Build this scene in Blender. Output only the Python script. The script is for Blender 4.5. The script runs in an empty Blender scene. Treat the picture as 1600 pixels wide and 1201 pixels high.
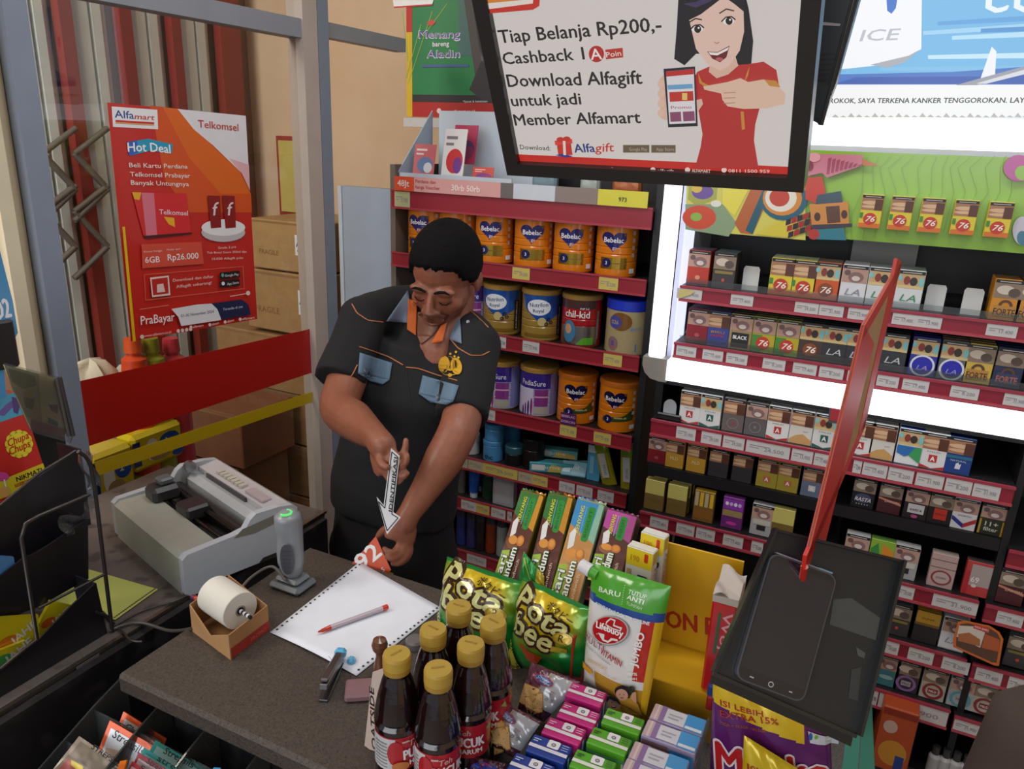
import bpy, bmesh, math, random
from mathutils import Vector, Matrix
from mathutils.geometry import tessellate_polygon
from mathutils.bvhtree import BVHTree
random.seed(7)
sc = bpy.context.scene
COL = sc.collection
# ------------------------------------------------------------------ camera, light, exposure
W_, H_, FOC = 1600.0, 1201.0, 1180.0
XA = Vector((0.89800508, 0.16578555, -0.40755615))   # world X, Y, Z axes seen in camera axes (right, down, forward)
YA = Vector((0.43833372, -0.25691809, 0.861311))
ZA = Vector((0.03808437, -0.95210727, -0.30338315))
CAM = Vector((0, 0, 1.68))
cd = bpy.data.cameras.new('camera'); cam = bpy.data.objects.new('camera', cd); COL.objects.link(cam)
cd.sensor_fit = 'HORIZONTAL'; cd.sensor_width = 36; cd.lens = 36 * FOC / W_
cd.clip_start = 0.02; cd.clip_end = 60
cr = Vector((XA[0], YA[0], ZA[0])); cdn = Vector((XA[1], YA[1], ZA[1])); cf = Vector((XA[2], YA[2], ZA[2]))
m = Matrix.Identity(4)
for i in range(3):
    m[i][0] = cr[i]; m[i][1] = -cdn[i]; m[i][2] = -cf[i]; m[i][3] = CAM[i]
cam.matrix_world = m
cd.dof.use_dof = False
sc.camera = cam
sc.view_settings.view_transform = 'Standard'; sc.view_settings.look = 'None'
sc.view_settings.exposure = 0.38; sc.view_settings.gamma = 1.0; sc.view_settings.use_curve_mapping = False
wd = bpy.data.worlds.new('world'); sc.world = wd; wd.use_nodes = True
bg = wd.node_tree.nodes['Background']; bg.inputs[0].default_value = (0.80, 0.87, 1.0, 1); bg.inputs[1].default_value = 0.27
def area(name, loc, target, sx, sy, power, col=(1, 1, 1)):
    l = bpy.data.lights.new(name, 'AREA'); l.shape = 'RECTANGLE'; l.size = sx; l.size_y = sy; l.energy = power; l.color = col
    o = bpy.data.objects.new(name, l); COL.objects.link(o); o.location = loc
    o.rotation_euler = (Vector(target) - Vector(loc)).to_track_quat('-Z', 'Y').to_euler(); return o
area('daylight_from_shop_front', (-0.6, -2.6, 2.3), (-0.3, 1.2, 0.9), 3.6, 1.8, 47, (0.93, 0.96, 1.0))
area('daylight_behind_window', (-2.15, 0.1, 2.9), (-2.6, 2.4, 1.2), 0.9, 1.2, 34, (1.0, 0.93, 0.82))
area('ceiling_tube_light', (-0.2, 1.15, 2.75), (-0.2, 1.15, 0), 1.6, 0.25, 11, (0.95, 0.98, 1.0))

# ------------------------------------------------------------------ back-projection of photograph pixels on real planes
def ray(px, py):
    d = Vector((px - 800.0, py - 600.5, FOC)) / FOC
    return Vector((d.dot(XA), d.dot(YA), d.dot(ZA)))
def at(px, py, z): return CAM + ray(px, py) * z
def on(px, py, X=None, Y=None, Z=None):
    r = ray(px, py)
    t = (X - CAM.x) / r.x if X is not None else (Y - CAM.y) / r.y if Y is not None else (Z - CAM.z) / r.z
    return CAM + r * t

# ------------------------------------------------------------------ colour and materials
def lin(c):
    if isinstance(c, str):
        c = c.lstrip('#'); c = tuple(int(c[i:i+2], 16) for i in (0, 2, 4))
    r = []
    for v in c[:3]:
        v = v / 255.0
        r.append(v / 12.92 if v <= 0.04045 else ((v + 0.055) / 1.055) ** 2.4)
    return tuple(r) + (1.0,)
MATS = {}
SPEC = {  # rough, metallic, coat, bump strength, bump scale, colour mottling
    'matte': (0.75, 0, 0, 0.08, 60, 0.05), 'paper': (0.6, 0, 0, 0.04, 90, 0.03), 'card': (0.42, 0, 0.15, 0.02, 60, 0.03),
    'gloss': (0.22, 0, 0.4, 0.02, 30, 0.02), 'plastic': (0.36, 0, 0.1, 0.03, 200, 0.03), 'foil': (0.24, 0.25, 0.3, 0.25, 22, 0.03),
    'metal': (0.32, 1, 0, 0.03, 90, 0.04), 'wire': (0.38, 0.75, 0, 0.0, 90, 0.02), 'cloth': (0.9, 0, 0, 0.35, 900, 0.06),
    'skin': (0.52, 0, 0.05, 0.12, 220, 0.09), 'hair': (0.85, 0, 0, 0.9, 320, 0.2), 'tea': (0.05, 0, 1.0, 0.45, 75, 0.0),
    'paint': (0.45, 0, 0, 0.04, 40, 0.05), 'cardboard': (0.85, 0, 0, 0.10, 70, 0.10), 'screen': (0.12, 0, 0.6, 0.0, 10, 0.0),
}
def mat(kind):
    if kind in MATS: return MATS[kind]
    mt = bpy.data.materials.new(kind); mt.use_nodes = True; nt = mt.node_tree; N = nt.nodes; L = nt.links
    at_ = N.new('ShaderNodeAttribute'); at_.attribute_name = 'Col'
    out = N['Material Output']; pb = N['Principled BSDF']
    if kind.startswith('emit'):
        s = float(kind[4:]); L.new(at_.outputs['Color'], pb.inputs['Emission Color']); pb.inputs['Emission Strength'].default_value = s
        pb.inputs['Base Color'].default_value = (0.03, 0.03, 0.03, 1); pb.inputs['Roughness'].default_value = 0.3
    elif kind in ('clear', 'pane', 'bagclear'):
        N.remove(pb)
        tr = N.new('ShaderNodeBsdfTransparent'); gl = N.new('ShaderNodeBsdfGlossy'); mx = N.new('ShaderNodeMixShader'); fr = N.new('ShaderNodeFresnel')
        gl.inputs['Roughness'].default_value = {'clear': 0.08, 'pane': 0.0, 'bagclear': 0.15}[kind]
        fr.inputs['IOR'].default_value = 1.5
        tr.inputs['Color'].default_value = {'clear': (0.82, 0.84, 0.84, 1), 'pane': (0.90, 0.92, 0.91, 1), 'bagclear': (0.9, 0.9, 0.9, 1)}[kind]
        L.new(fr.outputs[0], mx.inputs[0]); L.new(tr.outputs[0], mx.inputs[1]); L.new(gl.outputs[0], mx.inputs[2])
        last = mx
        if kind != 'pane':
            df = N.new('ShaderNodeBsdfDiffuse'); df.inputs[0].default_value = (0.6, 0.62, 0.62, 1)
            m2 = N.new('ShaderNodeMixShader'); m2.inputs[0].default_value = 0.05
            L.new(mx.outputs[0], m2.inputs[1]); L.new(df.outputs[0], m2.inputs[2]); last = m2
        L.new(last.outputs[0], out.inputs[0])
    else:
        ro, me, co, bs, bsc, mo = SPEC[kind]
        pb.inputs['Roughness'].default_value = ro; pb.inputs['Metallic'].default_value = me; pb.inputs['Coat Weight'].default_value = co
        pb.inputs['Coat Roughness'].default_value = 0.12
        if kind == 'hair': pb.inputs['Specular IOR Level'].default_value = 0.15
        tc = N.new('ShaderNodeTexCoord')
        if mo > 0:
            nz = N.new('ShaderNodeTexNoise'); nz.inputs['Scale'].default_value = bsc * 0.35; nz.inputs['Detail'].default_value = 3
            L.new(tc.outputs['Object'], nz.inputs['Vector'])
            mr = N.new('ShaderNodeMapRange'); mr.inputs[3].default_value = 1 - 2 * mo; mr.inputs[4].default_value = 1 + 2 * mo
            L.new(nz.outputs['Fac'], mr.inputs[0])
            mm = N.new('ShaderNodeVectorMath'); mm.operation = 'SCALE'
            L.new(at_.outputs['Color'], mm.inputs[0]); L.new(mr.outputs[0], mm.inputs['Scale']); L.new(mm.outputs[0], pb.inputs['Base Color'])
        else: L.new(at_.outputs['Color'], pb.inputs['Base Color'])
        if bs > 0:
            n2 = N.new('ShaderNodeTexNoise'); n2.inputs['Scale'].default_value = bsc; n2.inputs['Detail'].default_value = 2
            bp = N.new('ShaderNodeBump'); bp.inputs['Strength'].default_value = bs; bp.inputs['Distance'].default_value = 0.01 if kind == 'foil' else 0.002
            L.new(tc.outputs['Object'], n2.inputs['Vector']); L.new(n2.outputs['Fac'], bp.inputs['Height']); L.new(bp.outputs[0], pb.inputs['Normal'])
    MATS[kind] = mt; return mt
def noise_mat(name, c1, c2, scale, rough=0.5, bump=0.1, detail=6, spots=None, coat=0.0):
    """a structural surface: two colours mixed by noise, optional fine specks"""
    mt = bpy.data.materials.new(name); mt.use_nodes = True; N = mt.node_tree.nodes; L = mt.node_tree.links; pb = N['Principled BSDF']
    tc = N.new('ShaderNodeTexCoord'); nz = N.new('ShaderNodeTexNoise'); nz.inputs['Scale'].default_value = scale; nz.inputs['Detail'].default_value = detail
    cr_ = N.new('ShaderNodeValToRGB'); cr_.color_ramp.elements[0].position = 0.35; cr_.color_ramp.elements[1].position = 0.65
    cr_.color_ramp.elements[0].color = lin(c1); cr_.color_ramp.elements[1].color = lin(c2)
    L.new(tc.outputs['Object'], nz.inputs[0]); L.new(nz.outputs['Fac'], cr_.inputs[0]); src = cr_.outputs[0]
    if spots:
        vo = N.new('ShaderNodeTexNoise'); vo.inputs['Scale'].default_value = spots[1]; vo.inputs['Detail'].default_value = 1
        r2 = N.new('ShaderNodeValToRGB'); r2.color_ramp.elements[0].position = 0.55; r2.color_ramp.elements[1].position = 0.68
        mx = N.new('ShaderNodeMix'); mx.data_type = 'RGBA'
        L.new(tc.outputs['Object'], vo.inputs[0]); L.new(vo.outputs['Fac'], r2.inputs[0]); L.new(r2.outputs[0], mx.inputs[0])
        L.new(src, mx.inputs[6]); mx.inputs[7].default_value = lin(spots[0]); src = mx.outputs[2]
    L.new(src, pb.inputs['Base Color']); pb.inputs['Roughness'].default_value = rough; pb.inputs['Coat Weight'].default_value = coat
    bp = N.new('ShaderNodeBump'); bp.inputs['Strength'].default_value = bump; bp.inputs['Distance'].default_value = 0.003
    L.new(nz.outputs['Fac'], bp.inputs['Height']); L.new(bp.outputs[0], pb.inputs['Normal'])
    MATS[name] = mt; return mt

# ------------------------------------------------------------------ text outlines (Blender's built-in font)
TXT = {}
def text_tris(s, bold=0.0):
    k = (s, bold)
    if k in TXT: return TXT[k]
    c = bpy.data.curves.new('t', 'FONT'); c.body = s; c.resolution_u = 2; c.offset = bold; c.fill_mode = 'BOTH'
    o = bpy.data.objects.new('t', c); COL.objects.link(o)
    bpy.context.view_layer.update()
    me = bpy.data.meshes.new_from_object(o.evaluated_get(bpy.context.evaluated_depsgraph_get()))
    vs = [(v.co.x, v.co.y) for v in me.vertices]; me.calc_loop_triangles()
    tris = [[vs[i] for i in t.vertices] for t in me.loop_triangles]
    bpy.data.objects.remove(o); bpy.data.curves.remove(c); bpy.data.meshes.remove(me)
    xs = [p[0] for t in tris for p in t] or [0, 1]
    TXT[k] = (tris, min(xs), max(xs)); return TXT[k]
def orient(t):
    a, b, c = t
    return t if (b[0]-a[0])*(c[1]-a[1]) - (b[1]-a[1])*(c[0]-a[0]) >= 0 else [a, c, b]
def clip_half(poly, ax, val, sign):
    out = []
    for i in range(len(poly)):
        a, b = poly[i], poly[(i+1) % len(poly)]
        da, db = sign*(a[ax]-val), sign*(b[ax]-val)
        if da >= 0: out.append(a)
        if (da > 0 and db < 0) or (da < 0 and db > 0):
            t = da/(da-db); out.append((a[0]+(b[0]-a[0])*t, a[1]+(b[1]-a[1])*t))
    return out
def slice_poly(poly, ax, step):
    lo = min(p[ax] for p in poly); hi = max(p[ax] for p in poly)
    k0, k1 = math.floor(lo/step), math.ceil(hi/step - 1e-9)
    if k1 - k0 <= 1: return [poly]
    res = []
    for k in range(k0, k1):
        q = clip_half(poly, ax, k*step, 1)
        if len(q) > 2: q = clip_half(q, ax, (k+1)*step, -1)
        if len(q) > 2: res.append(q)
    return res

# ------------------------------------------------------------------ surfaces that take print
class Surf:
    """flat sheet: origin O, unit U (right), V (up). Pixels of the photograph can be laid on its plane."""
    def __init__(s, O, U, V, step=None):
        s.O = Vector(O); s.U = Vector(U).normalized(); V = Vector(V); s.V = (V - V.dot(s.U)*s.U).normalized()
        s.N = s.U.cross(s.V); s.cr = (0, 0, 1); s.step = step; s.fn = None
    def P(s, u, v, l=0.0):
        if s.fn: return s.fn(u, v, l)
        return s.O + s.U*u + s.V*v + s.N*l
    def crop(s, x, y, k): s.cr = (x, y, k); return s
    def px(s, x, y):
        X = s.cr[0] + x/s.cr[2]; Y = s.cr[1] + y/s.cr[2]; r = ray(X, Y)
        t = (s.O - CAM).dot(s.N) / r.dot(s.N); d = CAM + r*t - s.O
        return (d.dot(s.U), d.dot(s.V))
def surf_pts(a, b, c):
    """plane through three world points: a bottom-left, b bottom-right, c top-left"""
    return Surf(a, b - a, c - a)

# ------------------------------------------------------------------ mesh builder: one builder = one object
class MB:
    def __init__(s, kind='card', col='#888888'):
        s.v = []; s.f = []; s.c = []; s.m = []; s.sm = []; s.kinds = []; s.kind = kind; s.col = col; s.lay = 0; s.l0 = 0.00025
    def add(s, pts, faces, col=None, kind=None, smooth=False):
        n = len(s.v); s.v += [Vector(p) for p in pts]; k = kind or s.kind
        if k not in s.kinds: s.kinds.append(k)
        ki = s.kinds.index(k); L = lin(col or s.col)
        for f in faces:
            s.f.append([n+i for i in f]); s.c.append(L); s.m.append(ki); s.sm.append(smooth)
        return s
    def face(s, pts, col=None, kind=None): return s.add(pts, [list(range(len(pts)))], col, kind)
    def hexa(s, b, t, col=None, kind=None):
        """b, t: four points each, same order"""
        return s.add(list(b)+list(t), [[3,2,1,0],[4,5,6,7],[0,1,5,4],[1,2,6,5],[2,3,7,6],[3,0,4,7]], col, kind)
    def box(s, lo, hi, col=None, kind=None, bev=0.0, M=None, facecol=None):
        lo = Vector(lo); hi = Vector(hi)
        if bev <= 0:
            P = [Vector((x, y, z)) for z in (lo.z, hi.z) for x, y in ((lo.x, lo.y), (hi.x, lo.y), (hi.x, hi.y), (lo.x, hi.y))]
            F = [[3,2,1,0],[4,5,6,7],[0,1,5,4],[1,2,6,5],[2,3,7,6],[3,0,4,7]]
            if M: P = [M @ p for p in P]
            return s.add(P, F, col, kind)
        b = min(bev, *(0.45*abs(hi[i]-lo[i]) for i in range(3))); P = []; ix = {}
        for X in (0, 1):
            for Y in (0, 1):
                for Z in (0, 1):
                    c = (X, Y, Z); q = [hi[i] if c[i] else lo[i] for i in range(3)]; d = [-b if c[i] else b for i in range(3)]
                    for a in range(3):
                        p = [q[i] + (0 if i == a else d[i]) for i in range(3)]
                        ix[(c, a)] = len(P); P.append(Vector(p))
        F = []
        for a in range(3):
            o = [i for i in range(3) if i != a]
            for sd in (0, 1):
                r = []
                for u, w in ((0, 0), (1, 0), (1, 1), (0, 1)):
                    c = [0, 0, 0]; c[a] = sd; c[o[0]] = u; c[o[1]] = w; r.append(ix[(tuple(c), a)])
                if (sd == 0) != (a == 1): r.reverse()
                F.append(r)
        for a in range(3):
            o = [i for i in range(3) if i != a]
            for u in (0, 1):
                for w in (0, 1):
                    c0 = [0, 0, 0]; c0[o[0]] = u; c0[o[1]] = w; c1 = list(c0); c1[a] = 1; c0, c1 = tuple(c0), tuple(c1)
                    F.append([ix[(c0, o[0])], ix[(c1, o[0])], ix[(c1, o[1])], ix[(c0, o[1])]])
        for c in {k[0] for k in ix}: F.append([ix[(c, 0)], ix[(c, 1)], ix[(c, 2)]])
        if M: P = [M @ p for p in P]
        ctr = sum(P, Vector()) / len(P); G = []
        for f in F:
            n = (P[f[1]]-P[f[0]]).cross(P[f[2]]-P[f[0]]); fc = sum((P[i] for i in f), Vector())/len(f)
            G.append(f if n.dot(fc-ctr) > 0 else f[::-1])
        return s.add(P, G, col, kind)
    def prism(s, poly, vec, col=None, kind=None):
        """extrude a 3D polygon by a vector"""
        vec = Vector(vec); n = len(poly); P = [Vector(p) for p in poly]; P2 = [p + vec for p in P]
        nrm = Vector()
        for i in range(n): nrm += P[i].cross(P[(i+1) % n])
        fl = nrm.dot(vec) > 0
        F = [list(range(n))[::-1] if fl else list(range(n)), [n+i for i in range(n)] if fl else [n+i for i in range(n)][::-1]]
        for i in range(n):
            j = (i+1) % n; F.append([i, j, n+j, n+i] if fl else [j, i, n+i, n+j])
        return s.add(P+P2, F, col, kind)
    def lathe(s, prof, seg=32, O=(0, 0, 0), axis=(0, 0, 1), col=None, kind=None, smooth=True, close=True):
        """prof: (radius, height[, colour[, kind]]) - the colour holds for the band up to the next ring"""
        O = Vector(O); A = Vector(axis).normalized(); B = A.orthogonal().normalized(); Cc = A.cross(B)
        rings = []
        for p in prof:
            r, h = p[0], p[1]
            rings.append([O + A*h + (B*math.cos(2*math.pi*i/seg) + Cc*math.sin(2*math.pi*i/seg))*max(r, 1e-5) for i in range(seg)])
        for k in range(len(prof)-1):
            c = prof[k][2] if len(prof[k]) > 2 and prof[k][2] else col; kd = prof[k][3] if len(prof[k]) > 3 else kind
            s.add(rings[k]+rings[k+1], [[i, (i+1) % seg, seg+(i+1) % seg, seg+i] for i in range(seg)], c, kd, smooth)
        if close:
            if prof[0][0] > 1e-4: s.add(rings[0], [list(range(seg))[::-1]], prof[0][2] if len(prof[0]) > 2 and prof[0][2] else col, kind)
            if prof[-1][0] > 1e-4: s.add(rings[-1], [list(range(seg))], prof[-2][2] if len(prof[-2]) > 2 and prof[-2][2] else col, kind)
        return s
    def tube(s, pts, r, seg=8, col=None, kind=None, closed=False):
        pts = [Vector(p) for p in pts]; n = len(pts); R = r if isinstance(r, (list, tuple)) else [r]*n
        rings = []; ref = None
        for i in range(n):
            a = pts[(i-1) % n] if closed or i else pts[0]; b = pts[(i+1) % n] if closed or i < n-1 else pts[-1]
            t = (b-a).normalized()
            if ref is None: ref = t.orthogonal().normalized()
            ref = (ref - ref.dot(t)*t).normalized(); bi = t.cross(ref)
            rings += [pts[i] + (ref*math.cos(2*math.pi*k/seg)+bi*math.sin(2*math.pi*k/seg))*R[i] for k in range(seg)]
        F = []
        for i in range(n if closed else n-1):
            j = (i+1) % n
            F += [[i*seg+k, i*seg+(k+1) % seg, j*seg+(k+1) % seg, j*seg+k] for k in range(seg)]
        s.add(rings, F, col, kind, True)
        if not closed: s.add(rings[:seg], [list(range(seg))[::-1]], col, kind); s.add(rings[-seg:], [list(range(seg))], col, kind)
        return s
    def grid(s, fn, nu, nv, colfn=None, kind=None, smooth=True, flip=False):
        P = [fn(i/nu, j/nv) for j in range(nv+1) for i in range(nu+1)]
        for j in range(nv):
            for i in range(nu):
                a = j*(nu+1)+i; f = [a, a+1, a+nu+2, a+nu+1]
                if flip: f.reverse()
                c = lin(colfn((i+.5)/nu, (j+.5)/nv) if colfn else s.col)
                s.f.append([len(s.v)+q for q in f]); s.c.append(c); s.sm.append(smooth)
                k = kind or s.kind
                if k not in s.kinds: s.kinds.append(k)
                s.m.append(s.kinds.index(k))
        s.v += P; return s
    # ---- print: every call lies one thin layer above the last
    def lift(s): s.lay += 1; return s.l0 + 0.00012*s.lay
    def shape(s, sf, polys, col, kind=None, lift=None):
        l = s.lift() if lift is None else lift
        for p in polys:
            ps = [p]
            if sf.step:
                ps = slice_poly(p, 0, sf.step[0])
                if len(sf.step) > 1: ps = [q for a in ps for q in slice_poly(a, 1, sf.step[1])]
            for q in ps:
                s.add([sf.P(a, b, l) for a, b in q], [list(range(len(q)))], col, kind)
    def poly(s, sf, pts, col, kind=None):
        t = [orient([pts[i] for i in tr]) for tr in tessellate_polygon([[Vector((x, y, 0)) for x, y in pts]])]
        s.shape(sf, t, col, kind)
    def rect(s, sf, x0, y0, x1, y1, col, kind=None, r=0):
        if r: s.poly(sf, rrect(x0, y0, x1, y1, r), col, kind)
        else: s.shape(sf, [[(x0, y0), (x1, y0), (x1, y1), (x0, y1)]], col, kind)
    def ell(s, sf, cx, cy, rx, ry, col, kind=None, rot=0, n=20):
        cs, sn = math.cos(rot), math.sin(rot)
        q = [(cx+rx*math.cos(2*math.pi*i/n)*cs-ry*math.sin(2*math.pi*i/n)*sn, cy+rx*math.cos(2*math.pi*i/n)*sn+ry*math.sin(2*math.pi*i/n)*cs) for i in range(n)]
        s.shape(sf, [[(cx, cy), q[i], q[(i+1) % n]] for i in range(n)], col, kind)
    def ring(s, sf, cx, cy, r1, r2, col, kind=None, n=24, a0=0, a1=2*math.pi, asp=1.0):
        q = []
        for i in range(n):
            a = a0+(a1-a0)*i/n; b = a0+(a1-a0)*(i+1)/n
            q.append([(cx+r1*math.cos(a), cy+asp*r1*math.sin(a)), (cx+r2*math.cos(a), cy+asp*r2*math.sin(a)), (cx+r2*math.cos(b), cy+asp*r2*math.sin(b)), (cx+r1*math.cos(b), cy+asp*r1*math.sin(b))])
        s.shape(sf, q, col, kind)
    def line(s, sf, a, b, w, col, kind=None):
        dx, dy = b[0]-a[0], b[1]-a[1]; l = math.hypot(dx, dy) or 1; nx, ny = -dy/l*w/2, dx/l*w/2
        s.shape(sf, [[(a[0]-nx, a[1]-ny), (b[0]-nx, b[1]-ny), (b[0]+nx, b[1]+ny), (a[0]+nx, a[1]+ny)]], col, kind)
    def text(s, sf, st, x, y, h, col, w=None, bold=0.02, al='l', rot=0, shear=0, kind=None, arc=0, out=None):
        """h: height of a capital; w: forced width; out = (colour, width) draws a border"""
        if out:
            for k in range(8):
                a = math.pi/4*k; s.text(sf, st, x+out[1]*math.cos(a), y+out[1]*math.sin(a), h, out[0], w, bold, al, rot, shear, kind, arc); s.lay -= 0.9
            s.lay += 0.6
        if bold > 0.008:
            e = bold*h*0.75; c_, n_ = math.cos(rot)*e, math.sin(rot)*e
            for a, c in ((c_, n_), (-c_, -n_), (-n_*.7, c_*.7), (n_*.7, -c_*.7)):
                tr, x0, x1 = text_tris(st, 0.0); s.text(sf, st, x+a, y+c, h, col, w, 0, al, rot, shear, kind, arc); s.lay -= 0.8
        bold = 0.0
        tr, x0, x1 = text_tris(st, bold); ky = h/0.70; kx = (w/(x1-x0)) if w else ky
        ww = (x1-x0)*kx; ox = {'l': 0, 'c': -ww/2, 'r': -ww}[al]; cs, sn = math.cos(rot), math.sin(rot); q = []
        for t in tr:
            r = []
            for (a, b) in t:
                a2 = (a-x0)*kx+ox + b*ky*shear; b2 = b*ky
                if arc: b2 += arc*(1-((a2-ox)/ww*2-1)**2)*h
                r.append((x+a2*cs-b2*sn, y+a2*sn+b2*cs))
            q.append(orient(r))
        s.shape(sf, q, col, kind)
    # same, placed by pixels of the photograph on the sheet's plane
    def ppoly(s, sf, pts, col, kind=None): s.poly(sf, [sf.px(*p) for p in pts], col, kind)
    def ptext(s, sf, st, p0, p1, hpx, col, bold=0.02, shear=0, kind=None, arc=0, out=None):
        a = sf.px(*p0); b = sf.px(*p1); c = sf.px(p0[0], p0[1]-hpx); h = math.hypot(c[0]-a[0], c[1]-a[1])
        s.text(sf, st, a[0], a[1], h, col, math.hypot(b[0]-a[0], b[1]-a[1]), bold, 'l', math.atan2(b[1]-a[1], b[0]-a[0]), shear, kind, arc, out)
    def pell(s, sf, c, rx, ry, col, kind=None, n=20):
        s.poly(sf, [sf.px(c[0]+rx*math.cos(2*math.pi*i/n), c[1]+ry*math.sin(2*math.pi*i/n)) for i in range(n)], col, kind)
    def pline(s, sf, pts, wpx, col, kind=None):
        for a, b in zip(pts, pts[1:]):
            A = sf.px(*a); B = sf.px(*b); C = sf.px(a[0]+wpx, a[1]); s.line(sf, A, B, math.hypot(C[0]-A[0], C[1]-A[1]), col, kind); s.lay -= 1
        s.lay += 1
    def build(s, name, parent=None, origin=None, matname=None, smooth=None):
        xs = [p.x for p in s.v]; ys = [p.y for p in s.v]; zs = [p.z for p in s.v]
        O = Vector(origin) if origin is not None else Vector(((min(xs)+max(xs))/2, (min(ys)+max(ys))/2, min(zs)))
        me = bpy.data.meshes.new(name); me.from_pydata([p - O for p in s.v], [], s.f)
        for k in s.kinds: me.materials.append(mat(k))
        if matname: me.materials.clear(); me.materials.append(MATS[matname])
        me.polygons.foreach_set('material_index', [0]*len(s.f) if matname else s.m)
        me.polygons.foreach_set('use_smooth', s.sm if smooth is None else [smooth]*len(s.f))
        ca = me.color_attributes.new('Col', 'FLOAT_COLOR', 'CORNER'); buf = []
        for f, c in zip(s.f, s.c): buf += c*len(f)
        ca.data.foreach_set('color', buf); me.update()
        o = bpy.data.objects.new(name, me); COL.objects.link(o)
        if parent is not None: o.parent = parent; o.location = O - wloc(parent)
        else: o.location = O
        return o
def wloc(o):
    v = Vector(o.location)
    while o.parent: o = o.parent; v += o.location
    return v
def rrect(x0, y0, x1, y1, r, n=5):
    r = min(r, abs(x1-x0)/2, abs(y1-y0)/2); o = []
    for cx, cy, a in ((x1-r, y1-r, 0), (x0+r, y1-r, 90), (x0+r, y0+r, 180), (x1-r, y0+r, 270)):
        for i in range(n+1):
            t = math.radians(a+90*i/n); o.append((cx+r*math.cos(t), cy+r*math.sin(t)))
    return o
def tag(o, label=None, cat=None, group=None, kind=None):
    if label: o['label'] = label
    if cat: o['category'] = cat
    if group: o['group'] = group
    if kind: o['kind'] = kind
    return o
def thing(name, loc, label, cat, group=None):
    o = bpy.data.objects.new(name, None); COL.objects.link(o); o.location = loc; o.empty_display_size = 0.05
    return tag(o, label, cat, group)
def dup(o, off, label=None, group=None):
    c = o.copy(); COL.objects.link(c); c.location = o.location + Vector(off)
    for ch in o.children:
        d = ch.copy(); COL.objects.link(d); d.parent = c
        for g in ch.children: e = g.copy(); COL.objects.link(e); e.parent = d
    if label: c['label'] = label
    if group: c['group'] = group
    return c
def struct(o): o['kind'] = 'structure'; return o
def Xat(px, Y, Z):
    k = (px-800.0)/FOC; z = Z-CAM.z
    return -(Y*(YA.x-k*YA.z) + z*(ZA.x-k*ZA.z)) / (XA.x-k*XA.z)
def front(x0, y, z0):                       # sheet facing the camera side (-Y), local origin bottom-left
    return Surf((x0, y, z0), (1, 0, 0), (0, 0, 1))
ORD = ['first', 'second', 'third', 'fourth', 'fifth', 'sixth', 'seventh', 'eighth', 'ninth', 'tenth', 'eleventh', 'twelfth', 'thirteenth', 'fourteenth', 'fifteenth']

# ================================================================== room shell
noise_mat('granite', '#433a33', '#52483f', 220, 0.55, 0.15, 8, ('#2f2a27', 420))
noise_mat('wall_paint', '#d9b996', '#e2c6a6', 3, 0.8, 0.1)
noise_mat('floor_tile', '#8d8781', '#9b958e', 12, 0.35, 0.05)
noise_mat('counter_laminate', '#5b524d', '#6a605a', 14, 0.4, 0.05, 6, ('#4a423e', 30))
noise_mat('black_panel', '#161417', '#211e21', 9, 0.4, 0.06, 6, ('#2c292c', 25))
b = MB('matte'); b.box((-6, -3.2, -0.1), (3, 3.2, 0)); struct(b.build('floor', matname='floor_tile'))
b = MB('matte'); b.box((-6, 2.86, 0), (3, 2.96, 3.1)); struct(b.build('wall_back', matname='wall_paint'))
b = MB('matte'); b.box((-6, -3.2, 3.1), (3, 3.2, 3.2), '#d8d4cc'); struct(b.build('ceiling'))
b = MB('matte'); b.box((2.2, -3.2, 0), (2.3, 3.2, 3.1)); struct(b.build('wall_right', matname='wall_paint'))

# ---------------- shop window: plane turned 4.3 degrees from the Y axis
WD = Vector((0.0754, 0.99715, 0)).normalized(); WO = Vector((-1.6, 1.05, 0)); WN = Vector((WD.y, -WD.x, 0))
WS = Surf(WO, WD, (0, 0, 1))
def wpt(a, z, off=0.0): return WO + WD*a + Vector((0, 0, z)) + WN*off
def wbox(bb, a0, a1, z0, z1, o0, o1, col, kind=None):
    bb.hexa([wpt(a0, z0, o0), wpt(a1, z0, o0), wpt(a1, z0, o1), wpt(a0, z0, o1)], [wpt(a0, z1, o0), wpt(a1, z1, o0), wpt(a1, z1, o1), wpt(a0, z1, o1)], col, kind)
win = bpy.data.objects.new('window_1', None); COL.objects.link(win); win.location = WO; struct(win)
pl0 = WS.px(37, 200)[0]; pr0 = WS.px(482, 300)[0]
b = MB('paint', '#8b95a8'); wbox(b, pl0-0.024, pl0+0.022, 0, 3.1, -0.03, 0.03, '#8f98a8'); wbox(b, pl0-0.024, pl0+0.022, 0, 3.1, 0.03, 0.034, '#8791a3'); b.build('window_frame', win)
b = MB('paint'); wbox(b, pr0-0.025, pr0+0.03, 0, 3.1, -0.03, 0.03, '#b9aca3'); wbox(b, pr0+0.032, pr0+0.075, 0, 3.1, -0.03, 0.03, '#7f8a99'); b.build('window_frame', win)
zt = WS.px(300, 13)[1]; zr = WS.px(560, 58)[1]
b = MB('paint'); wbox(b, -0.4, pr0, zt-0.024, zt+0.024, -0.025, 0.025, '#8f929b'); wbox(b, pr0+0.075, pr0+0.44, zr-0.02, zr+0.02, -0.02, 0.02, '#8d8f94'); b.build('window_frame', win)
b = MB('paint'); wbox(b, -0.4, pr0, 0.0, 0.10, -0.025, 0.025, '#8f929b'); b.build('window_frame', win)
b = MB('pane'); b.face([wpt(pl0+0.02, 0.1), wpt(pr0-0.02, 0.1), wpt(pr0-0.02, zt-0.02), wpt(pl0+0.02, zt-0.02)]); b.build('window_pane', win)
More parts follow.
